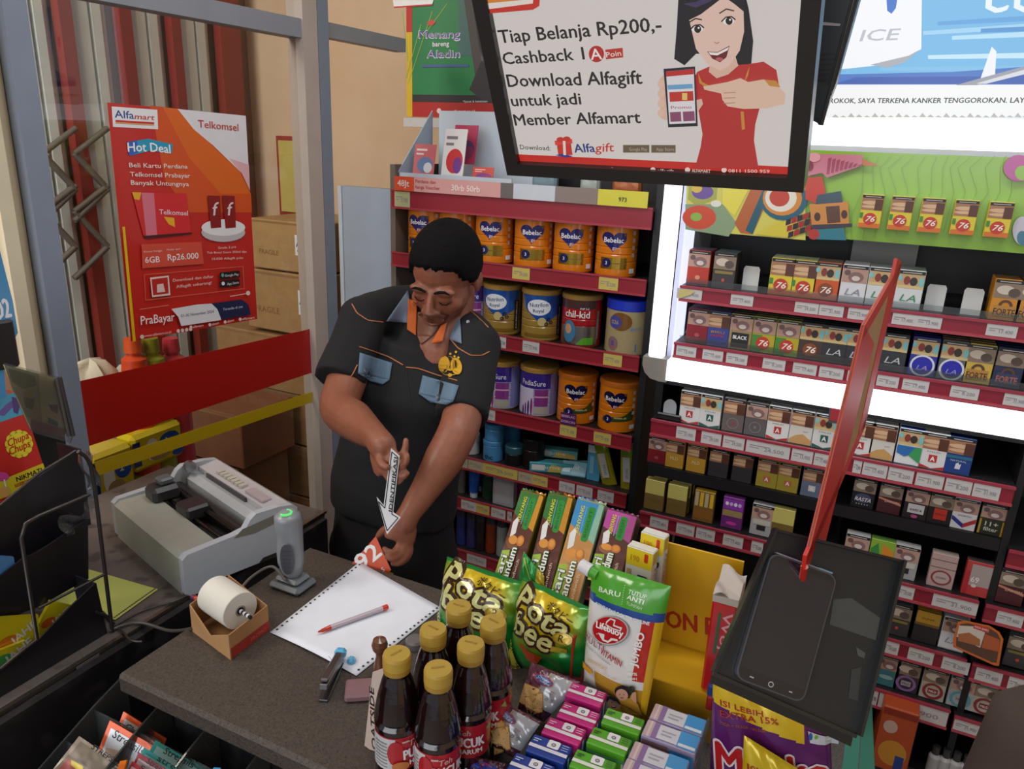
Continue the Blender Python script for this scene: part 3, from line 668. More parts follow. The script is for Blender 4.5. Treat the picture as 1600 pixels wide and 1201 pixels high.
        b = MB('gloss', '#a8966c'); b.lathe([(r-0.003, 0, '#a8966c'), (r, 0.004, '#ab9a72'), (r, h-0.03, '#b9b0a0'), (r+0.001, h-0.03, '#1c34b4'), (r+0.001, h-0.002, '#1c34b4'), (r-0.003, h, '#2038b8'), (0, h, '#2038b8')], 36, close=False)
        b.ell(s, -0.02, 0.105, 0.036, 0.028, '#7c5426'); b.ell(s, -0.038, 0.102, 0.022, 0.020, '#4a4a9c'); b.text(s, 'S26', -0.038, 0.096, 0.012, '#b8a86c', al='c'); b.text(s, 'gold', 0.012, 0.082, 0.009, '#4c8cc8', 0.03); b.ell(s, -0.042, 0.035, 0.018, 0.022, '#8c6a6c'); b.text(s, '1', 0.03, 0.015, 0.024, '#3c7cb8', bold=0.02); b.text(s, '8', -0.042, 0.028, 0.016, '#3c4cac', al='c')
        o = b.build('milk_tin', origin=(0, 0, 0)); c = MB('plastic', '#1c34b4'); c.lathe([(r+0.0015, h-0.027), (r+0.0015, h), (r-0.004, h+0.002), (0, h+0.002)], 36, col='#1f38c0', close=False); c.build('lid', o); return o
    o = b.build('milk_tin', origin=(0, 0, 0))
    if kind in ('blue', 'purple', 'orangelid'):
        c = MB('plastic', '#a8823c'); k = '#a8823c' if kind != 'orangelid' else '#b8641c'; c.lathe([(r+0.0025, h-0.012), (r+0.0025, h), (r-0.002, h+0.003), (0, h+0.003)], 36, col=k, close=False); c.build('lid', o)
    if kind == 'red':
        c = MB('plastic', '#a8823c'); c.lathe([(r+0.0025, h-0.012), (r+0.0025, h), (r-0.002, h+0.003), (0, h+0.003)], 36, col='#9a7a3c', close=False); c.build('lid', o)
    return o
PROTO = {}
def place_tin(kind, px, z, label, group, Y=2.235):
    X = Xat(px, Y, z+0.06)
    if kind not in PROTO:
        o = tin(kind); o.location = (X, Y, z); PROTO[kind] = o
    else:
        o = PROTO[kind]; o = dup(o, Vector((X, Y, z))-o.location)
    o.rotation_euler.z = random.uniform(-0.18, 0.12)
    return tag(o, label, 'tin', group)
g1 = 'orange milk tins on the top shelf'
for i, px in enumerate((667, 716, 773, 834, 896, 963)):
    place_tin('orange', px, 1.305, ['orange milk tin at the left end of the top shelf', 'orange milk tin hidden mostly behind the man\'s hair', 'orange milk tin just right of the man\'s head', 'orange milk tin third from the right on the top shelf', 'orange milk tin second from the right on the top shelf', 'orange milk tin at the right end of the top shelf'][i], g1)
place_tin('purple', 735, 1.073, 'purple milk tin behind the man\'s collar', 'tins on the second shelf')
place_tin('blue', 785, 1.073, 'blue and gold milk tin nearest the man\'s shoulder', 'tins on the second shelf')
place_tin('blue', 845, 1.073, 'blue and gold milk tin left of the red tin', 'tins on the second shelf')
place_tin('red', 908, 1.073, 'red milk tin with a green patch', 'tins on the second shelf')
place_tin('gold', 980, 1.073, 'large gold milk tin with a blue lid', 'tins on the second shelf')
place_tin('purple', 784, 0.814, 'purple milk tin beside the man\'s sleeve', 'tins on the third shelf')
place_tin('purple', 842, 0.814, 'purple milk tin left of the orange tins', 'tins on the third shelf')
place_tin('orangelid', 901, 0.814, 'orange milk tin with dark heart, next to the purple tins', 'tins on the third shelf')
place_tin('orangelid', 966, 0.814, 'orange milk tin with dark heart at the right shelf end', 'tins on the third shelf')
b = MB('plastic', '#5a1c5a'); X0 = Xat(876, GY-0.004, 0.84); X1 = Xat(900, GY-0.004, 0.84); b.box((X0, GY-0.005, 0.822), (X1, GY-0.003, 0.862), '#5c2060'); s = front(X0, GY-0.0052, 0.822); b.text(s, 'BEBELAC', 0.003, 0.026, 0.008, '#d8b8d8', X1-X0-0.006); b.text(s, 'DISKON', 0.003, 0.008, 0.008, '#d8b8d8', X1-X0-0.006)
b.build('promo_label', gond)

# ------------------------------------------------------------------ toiletries
def jar(px, Y, z, r, h, col, lid, label, grp='jars on the fourth shelf', txt=None, lidh=0.35):
    X = Xat(px, Y, z+h/2); b = MB('plastic', col); b.lathe([(r*0.93, 0), (r, 0.003), (r, h*(1-lidh)-0.004), (r*0.93, h*(1-lidh))], 28, col=col, close=False); b.lathe([(r*0.9, 0.0), (0, 0.0)], 28, col=col, close=False)
    if txt:
        s = Cyl((0, 0, 0), r, FACE); b.text(s, txt, -0.015, 0.010, 0.018, '#1a2a3c', bold=0.04, al='c')
    o = b.build('jar', origin=(0, 0, 0)); c = MB('plastic', lid); c.lathe([(r*1.03, h*(1-lidh)), (r*1.03, h-0.003), (r*0.95, h), (0, h)], 28, col=lid, close=False); c.lathe([(0, h*(1-lidh)), (r*1.03, h*(1-lidh))], 28, col=lid, close=False); c.build('lid', o, origin=(0, 0, 0)); o.location = (X, Y, z)
    return tag(o, label, 'jar', grp)
z4 = 0.616
jar(738, 2.22, z4, 0.028, 0.075, '#b8b8b8', '#c8c8cc', 'white lidded jar next to the man\'s arm'); jar(727, 2.30, z4, 0.026, 0.085, '#a8a8ac', '#b4b4b8', 'grey jar behind the white lidded jar')
jar(771, 2.21, z4, 0.036, 0.075, '#4a8fc4', '#4a8fc4', 'sky blue jar at the bottom of the pair', txt='thc', lidh=0.2); jar(773, 2.21, z4+0.0752, 0.034, 0.062, '#4a8fc4', '#3c7fb4', 'sky blue jar stacked on another blue jar', lidh=0.3)
jar(800, 2.30, z4, 0.034, 0.125, '#3f83b8', '#3a78aa', 'tall sky blue jar in the second row', txt='th', lidh=0.2)
jar(804, 2.21, z4, 0.033, 0.07, '#16181c', '#2c5666', 'black jar with a teal lid'); jar(834, 2.22, z4, 0.038, 0.11, '#1c1614', '#121112', 'large black jar right of the teal lidded one')
def carton_small(px, Y, z, w, h, d, col, label, cat='box', grp='boxes of toothpaste and cream', deco=None, rot=0, name='carton', M=None, kind='card'):
    X = Xat(px, Y, z+h/2); b = MB(kind, col); b.box((-w/2, -d/2, 0), (w/2, d/2, h), col, bev=0.0015); s = Surf((-w/2, -d/2, 0), (1, 0, 0), (0, 0, 1))
    if deco: deco(b, s, w, h)
    o = b.build(name, origin=(0, 0, 0)); o.location = (X, Y, z)
    if M: o.rotation_euler = M
    else: o.rotation_euler.z = rot
    return tag(o, label, cat, grp)
def tp(c1, c2):
    def f(b, s, w, h): b.rect(s, w*0.05, h*0.2, w*0.35, h*0.8, c1); b.poly(s, [(w*0.4, h*0.1), (w*0.95, h*0.1), (w*0.95, h*0.5), (w*0.5, h*0.9)], c2); b.text(s, 'SENSITIVE', w*0.1, h*0.4, h*0.25, '#f4f4f4', w*0.6)
    return f
carton_small(862, 2.22, z4, 0.15, 0.034, 0.04, '#3fa0b0', 'teal toothpaste box lying askew on the fourth shelf', deco=tp('#e8e8e8', '#c8b44c'), rot=0.35)
carton_small(872, 2.27, z4+0.035, 0.14, 0.03, 0.036, '#6ab4b8', 'pale teal toothpaste box lying on top of another', deco=tp('#e8e8e0', '#d8b458'), rot=0.25)
carton_small(896, 2.21, z4, 0.085, 0.055, 0.018, '#7fb4c8', 'light blue blister card leaning on the fourth shelf', deco=tp('#cfe4ec', '#9ac4d4'), M=(-0.9, 0, 0.2))
carton_small(912, 2.28, z4, 0.10, 0.03, 0.035, '#8cc0c8', 'pale blue box behind the blister card', rot=0.5)
carton_small(931, 2.235, z4, 0.045, 0.125, 0.04, '#4a98c0', 'upright sky blue carton on the fourth shelf', deco=lambda b, s, w, h: (b.rect(s, 0, h*0.8, w, h, '#c4ccd0'), b.rect(s, w*0.2, h*0.2, w*0.5, h*0.7, '#7fb8d8')))
def ybag(px, label, tilt):
    X = Xat(px, 2.22, z4+0.07); b = MB('foil', '#8a8c1c')
    b.grid(lambda u, v: Vector((0.026*math.cos(2*math.pi*u)*(1-0.1*v), 0.014*math.sin(2*math.pi*u)*(math.sin(math.pi*min(1, v*1.02+0.02))**0.4), 0.16*v)), 16, 10, lambda u, v: '#a8a020' if v < .7 else '#7c9428')
    s = Surf((-0.026, -0.0155, 0), (1, 0, 0), (0, 0, 1)); b.rect(s, 0.014, 0.03, 0.038, 0.115, '#c9cac4'); b.text(s, 'SPON', 0.033, 0.04, 0.010, '#77808a', rot=math.pi/2)
    o = b.build('sponge_pack', origin=(0, 0, 0)); o.location = (X, 2.215, z4); o.rotation_euler.y = tilt; return tag(o, label, 'pack', 'yellow green packs on the fourth shelf')
ybag(956, 'yellow green pack leaning left beside the blue carton', -0.3); ybag(985, 'yellow green pack at the right end of the fourth shelf', -0.1)
z5 = 0.455
jar(722, 2.21, z5, 0.016, 0.12, '#6a6660', '#8c8880', 'ribbed glass bottle next to the man\'s hip', 'bottles on the fifth shelf', lidh=0.2)
def tube_item(px, Y, z, col, cap, label, grp):
    X = Xat(px, Y, z+0.06); b = MB('plastic', col); b.grid(lambda u, v: Vector(((0.018+0.006*v)*math.cos(2*math.pi*u), 0.018*(1-v*0.92)*math.sin(2*math.pi*u), 0.022+0.105*v)), 20, 6); b.lathe([(0.0, 0), (0.014, 0), (0.015, 0.022), (0, 0.023)], 20, col=cap)
    o = b.build('cream_tube', origin=(0, 0, 0)); o.location = (X, Y, z); return tag(o, label, 'tube', grp)
tube_item(741, 2.2, z5, '#1c4fa8', '#c4d4e4', 'blue tube standing on its white cap', 'bottles on the fifth shelf'); tube_item(755, 2.26, z5, '#1c4484', '#a4b4c4', 'dark blue tube behind the first', 'bottles on the fifth shelf')
jar(765, 2.22, z5, 0.026, 0.12, '#1c3c28', '#24503a', 'dark green bottle on the fifth shelf', 'bottles on the fifth shelf', lidh=0.2)
carton_small(789, 2.2, z5, 0.082, 0.115, 0.03, '#a8a9b0', 'white blank carton on the fifth shelf', grp='bottles on the fifth shelf', deco=lambda b, s, w, h: b.rect(s, w*0.12, h*0.1, w*0.85, h*0.9, '#b4b5bc'))
carton_small(816, 2.24, z5, 0.05, 0.10, 0.03, '#8a2a5c', 'magenta carton behind the leftmost biscuit roll', grp='bottles on the fifth shelf')
for px, c, l in ((722, '#2f3c7c', 'dark blue bottle at the left of the lowest visible shelf'), (738, '#3c3a6c', 'violet bottle on the lowest visible shelf'), (752, '#2a2422', 'black bottle on the lowest visible shelf'), (768, '#8a3a18', 'brown spray bottle on the lowest visible shelf'), (785, '#9aa4a8', 'pale grey bottle on the lowest visible shelf'), (805, '#6a2a2c', 'dark red bottle on the lowest visible shelf')):
    jar(px, 2.21, 0.245, 0.021, 0.15, c, '#3a3a44', l, 'bottles on the lowest visible shelf', lidh=0.2)
# ================================================================== lit cigarette cabinet
CY = 1.85
CL, CR = -0.472, 0.357
cab = thing('cigarette_cabinet', (0.2, 2.05, 0), 'black cigarette cabinet with red price rails and glowing white light bands', 'cabinet')
def cb(name, lo, hi, col, kind='paint', bev=0.0, par=None):
    b = MB(kind, col); b.box(lo, hi, col, bev=bev); return b.build(name, par or cab)
cb('back_panel', (-0.44, 2.20, 0), (1.6, 2.24, 1.70), '#141315')
cb('side_panel', (-0.475, 1.90, 0), (-0.455, 2.24, 1.13), '#121113')
cb('side_panel', (-0.455, 1.90, 1.13), (-0.435, 2.24, 2.9), '#c9cbe0', 'plastic')
cb('divider', (0.357, 1.87, 0), (0.372, 2.2, 1.12), '#1a1819')
cb('light_panel', (-0.490, 1.845, 1.172), (-0.450, 1.87, 2.6), '#f4f6ff', 'emit1.6', 0.004)
cb('light_panel', (-0.436, 1.87, 1.13), (-0.432, 1.97, 1.69), '#dfe3ff', 'emit0.9')
cb('light_panel', (-0.437, 1.84, 1.119), (1.6, 1.87, 1.172), '#f6f8ff', 'emit1.8')
cb('light_panel', (-0.44, 1.90, 1.703), (1.6, 1.93, 1.765), '#f6f8ff', 'emit1.6')
cb('shelf_board', (-0.45, 1.87, 1.10), (1.6, 2.2, 1.119), '#151416')
cb('shelf_board', (-0.435, 1.88, 1.69), (1.6, 2.2, 1.703), '#cfd2dc')
b = MB('paint', '#6f6a66'); q = [(-0.502, 1.172), (-0.502, 1.15), (-0.494, 1.13), (-0.478, 1.116), (-0.455, 1.112), (-0.437, 1.112), (-0.437, 1.172)]
b.prism([Vector((x, 1.843, z)) for x, z in q], (0, 0.035, 0), '#8a847c'); b.build('corner_cap', cab)
# advert light box above
b = MB('emit0.72', '#eef2fa'); b.box((-0.44, 1.88, 1.765), (1.6, 1.92, 2.9), '#eef1f8'); s = Surf((0, 1.878, 0), (1, 0, 0), (0, 0, 1)); s.crop(1000, 0, 2.667)
E_ = 'emit0.72'
pp = lambda pts, c: b.ppoly(s, pts, c, E_)
pp([(1175, -300), (2000, -300), (2000, 352), (805, 352), (830, 290), (1160, 200)], '#6fb6e4')
for k, (a, c) in enumerate((((1180, 130), '#9fd0ee'), ((1240, 90), '#58a2dc'), ((1300, 150), '#b4def4'), ((1420, 120), '#4a92d0'), ((1200, 230), '#c4e6f6'), ((1000, 280), '#7cbce8'))):
    pp([(a[0], a[1]), (2000, a[1]-60+k*10), (2000, a[1]-30+k*10), (a[0], a[1]+16)], c)
pp([(805, 352), (830, 310), (1300, 300), (2000, 250), (2000, 352)], '#3f72c0'); pp([(805, 352), (900, 322), (1500, 318), (2000, 300), (2000, 352)], '#2f56ac')
pp([(870, -300), (1178, -300), (1172, 205), (1090, 262), (830, 290), (820, 250), (860, 200)], '#f2f4f8')
pp([(960, 270), (1120, 232), (1170, 205), (1100, 262), (1030, 282)], '#a9abb4')
b.ptext(s, 'ICE', (915, 172), (1072, 166), 46, '#b9bcc6', 0.03, 0.2, E_); pp([(1025, -40), (1078, -40), (1066, 35), (1048, 58), (1030, 45)], '#2f6cc8')
b.ptext(s, 'COOL', (1420, 52), (1900, 40), 110, '#e8f2fa', 0.05, 0.25, E_)
pp([(1410, 352), (1465, 195), (1485, 215), (1478, 330)], '#eef2f8'); pp([(1290, 362), (1470, 312), (1700, 250), (1700, 285), (1400, 356)], '#9a9ca8'); pp([(1400, 348), (1700, 262), (1700, 285), (1440, 350)], '#d8dae2')
pp([(790, 358), (2000, 352), (2000, 480), (775, 492)], '#f4f5f4')
b.ptext(s, 'ROKOK, SAYA TERKENA KANKER TENGGOROKAN. LAYANAN', (790, 430), (1700, 428), 20, '#3c3c40', 0.05, 0, E_)
for i in range(26):
    x = 800+i*33; pp([(x, 488), (x+14, 476+6*math.sin(i*2.1)), (x+30, 490)], '#b9b7b0')
s.crop(0, 0, 1); b.build('advert_panel', cab)

# green promotion panel
gp = Surf((0, 1.846, 0), (1, 0, 0), (0, 0, 1))
b = MB('gloss', '#8cb83c'); b.box((-0.428, 1.848, 1.507), (1.6, 1.853, 1.692), '#8fbc3e'); gp.crop(1000, 0, 2.667)
pp = lambda pts, c: b.ppoly(gp, pts, c)
for k in range(14):
    x0 = 880+k*48; b.pline(gp, [(x0, 1000-k*4), (x0+20*math.sin(k), 900), (x0+45, 800), (x0+30+20*math.cos(k), 700), (x0+70, 650)], 2.2, '#7fa632')
pp([(195, 765), (690, 765), (690, 1000), (400, 975), (190, 955)], '#d6cf5c')
pp([(205, 765), (325, 765), (320, 830), (240, 860), (200, 830)], '#a8ad4a'); b.pell(gp, (262, 800), 45, 30, '#6a4c9c'); b.pell(gp, (238, 785), 22, 18, '#d8b83c')
pp([(190, 850), (345, 850), (405, 930), (370, 985), (190, 955)], '#8aa07c'); b.pell(gp, (248, 905), 70, 50, '#d04a26'); b.pell(gp, (235, 903), 24, 18, '#8fb44a'); b.pell(gp, (318, 848), 22, 14, '#e6e4da')
pp([(345, 775), (465, 768), (395, 900), (345, 850)], '#e8dc4c'); pp([(395, 930), (470, 770), (560, 770), (470, 975), (420, 970)], '#b8622c'); pp([(440, 960), (520, 775), (550, 770), (470, 975)], '#1e5a6c')
b.pell(gp, (600, 830), 98, 88, '#1f5f74'); b.pell(gp, (594, 826), 82, 72, '#d88a2c'); b.pell(gp, (588, 824), 66, 58, '#e8e4d8'); b.pell(gp, (582, 822), 42, 38, '#c43c22')
pp([(480, 975), (560, 930), (660, 905), (640, 990), (560, 985)], '#d8c83c')
for i in range(5):
    for j in range(3):
        x = 610+i*24+j*5; y = 915+j*26-i*8; pp([(x, y), (x+22, y-7), (x+19, y+17), (x-3, y+24)], '#a8201c' if (i+j) % 2 else '#2c1a22')
pp([(690, 740), (760, 735), (775, 800), (740, 850), (690, 830)], '#c83a20')
pp([(706, 850), (868, 838), (872, 935), (718, 945)], '#d08a3c'); pp([(775, 860), (832, 856), (836, 925), (782, 930)], '#5c3a26'); pp([(740, 812), (838, 795), (845, 842), (732, 850)], '#3a4e5e'); pp([(718, 935), (884, 930), (884, 944), (720, 955)], '#3c3444')
b.pell(gp, (740, 902), 13, 18, '#4a2c1c'); b.pell(gp, (852, 892), 13, 18, '#4a2c1c'); pp([(735, 955), (850, 948), (860, 1000), (720, 995)], '#2f7c8c'); b.pell(gp, (725, 975), 24, 22, '#b8362c')
pp([(690, 640), (930, 645), (925, 690), (780, 740), (760, 720), (690, 735)], '#cf7f90')
for i in range(9): pp([(785+i*18, 660+i*4), (800+i*18, 655+i*4), (790+i*18, 725-i*5), (778+i*18, 725-i*5)], '#a84c64')
b.pell(gp, (728, 655), 26, 20, '#e6a4ac'); b.pell(gp, (706, 690), 18, 22, '#8c3a4c'); pp([(925, 660), (998, 690), (930, 690)], '#c8744c')
b.pell(gp, (1575, 700), 62, 55, '#b84a94'); b.pell(gp, (1590, 720), 30, 30, '#8fbc3e'); b.pell(gp, (1592, 960), 42, 60, '#c8c4d0'); b.pell(gp, (1590, 990), 22, 30, '#4a7c94')
gp.crop(0, 0, 1); b.build('green_panel', cab)

# ---- cigarette packs
PW, PH, PD = 0.054, 0.088, 0.022
def warning_photo(b, s, w, y0, y1, v):
    sets = [('#a8795a', '#5c3628', '#d8b48c', '#7c4a3a'), ('#c9a878', '#8c3c34', '#7fc4c8', '#3c3430'), ('#b89484', '#8a6a6a', '#d8ccc4', '#6c5454'), ('#8c7a68', '#5c4c44', '#d0c4b4', '#4c4038')]
    c = sets[v % 4]; h = y1-y0
    b.rect(s, 0.001, y0, w-0.001, y1, c[0])
    if v % 4 == 0: b.ell(s, w*.45, y0+h*.6, w*.42, h*.16, c[2]); b.ell(s, w*.45, y0+h*.28, w*.42, h*.12, c[2]); b.rect(s, w*.62, y0, w-.001, y0+h*.9, c[1])
    elif v % 4 == 1: b.rect(s, .001, y0+h*.0, w-.001, y0+h*.2, '#d8c088'); b.ell(s, w*.35, y0+h*.55, w*.12, h*.3, c[1]); b.ell(s, w*.6, y0+h*.5, w*.14, h*.3, c[3]); b.ell(s, w*.88, y0+h*.5, w*.09, h*.35, c[2]); b.ell(s, w*.1, y0+h*.7, w*.08, h*.2, c[2])
    elif v % 4 == 2: b.ell(s, w*.55, y0+h*.4, w*.3, h*.38, c[1]); b.ell(s, w*.55, y0+h*.32, w*.16, h*.18, c[2]); b.ell(s, w*.2, y0+h*.7, w*.12, h*.2, c[3])
    else: b.ell(s, w*.4, y0+h*.55, w*.3, h*.3, c[2]); b.ell(s, w*.7, y0+h*.4, w*.2, h*.3, c[1])
    b.rect(s, 0.001, y1, w-0.001, y1+PH*0.08, '#1c1a1a'); b.rect(s, w*.15, y1+PH*.025, w*.85, y1+PH*.045, '#c4c0bc')
DES = {  # body, top, photo set, drawing
 'seventysix_yellow': ('#dfc93a', '#c4cfa8', 0), 'seventysix_orange': ('#cf5a28', '#8c8478', 1), 'la_white': ('#dcdde2', '#d4d6da', 2), 'la_green': ('#d6dadc', '#9aa4a0', 1), 'forte_orange': ('#d08a24', '#8c6a3c', 3),
 'redblack': ('#b83a2a', '#4a4250', 2), 'darkgrey': ('#3c3a3a', '#5c6a64', 3), 'darkred': ('#8a1c28', '#5a5668', 2), 'blue': ('#3a4490', '#5c5248', 0), 'black_gold': ('#a08c5c', '#4c4640', 2),
 'seventysix_green': ('#8c9c3c', '#7c6c58', 2), 'seventysix_dark': ('#4a3a34', '#3a4444', 1), 'la_black': ('#33363a', '#2c2f33', 1), 'circle_blue': ('#34349c', '#2c2c5c', 1), 'circle_grey': ('#5c6468', '#9a7c64', 1), 'forte_yellow': ('#cdb04a', '#9c8a64', 3), 'forte_navy': ('#2a3050', '#2c3458', 3),
 'a_white_red': ('#dcdcda', '#a8aaa8', 0), 'a_white_green': ('#d8dad8', '#9a9e9c', 1), 'mono': ('#6a605e', '#8a8884', 0), 'mono2': ('#625c5e', '#807e7c', 2), 'a_gold': ('#a89838', '#4a4430', 0), 'gold': ('#c89a34', '#9c7c3c', 0), 'black': ('#38353a', '#3a3836', 0), 'greyblue': ('#6c7890', '#4a4a50', 0),
 'sand': ('#d4d0c8', '#a8aaac', 0), 'ice_blue': ('#e0e4e6', '#1f4c9c', 1), 'navy_camel': ('#1f3f84', '#18284c', 0), 'dj': ('#1c1c22', '#2a2826', 3), 'maroon': ('#4c2024', '#2c2422', 3), 'extra': ('#2a2228', '#3a3430', 2), 'red_square': ('#241c1e', '#4a4a3c', 3), 'chevron': ('#dcdce0', '#4a3a44', 2), 'twenty_two': ('#2c2e24', '#4a4438', 2),
 'purple': ('#6a2c74', '#8a3c9c', 0), 'silver': ('#a8a8ac', '#b4b4b8', 2), 'amber_box': ('#7a5c2c', '#d8b028', 3), 'cream': ('#c8c4b0', '#c8c4b0', 3), 'pink_tin': ('#b89c98', '#a89c94', 2), 'red_clear': ('#b83c3c', '#4a4444', 2), 'teal': ('#3c7c88', '#2c4c54', 2), 'ring_purple': ('#3a3440', '#2c2830', 3), 'ring_red': ('#b8b4a8', '#a8a49c', 3), 'ring_teal': ('#a8b4b8', '#8c8c8c', 2), 'gold_black': ('#2c282a', '#c8982c', 3), 'rainbow': ('#8cb03c', '#5c8c3c', 0)}
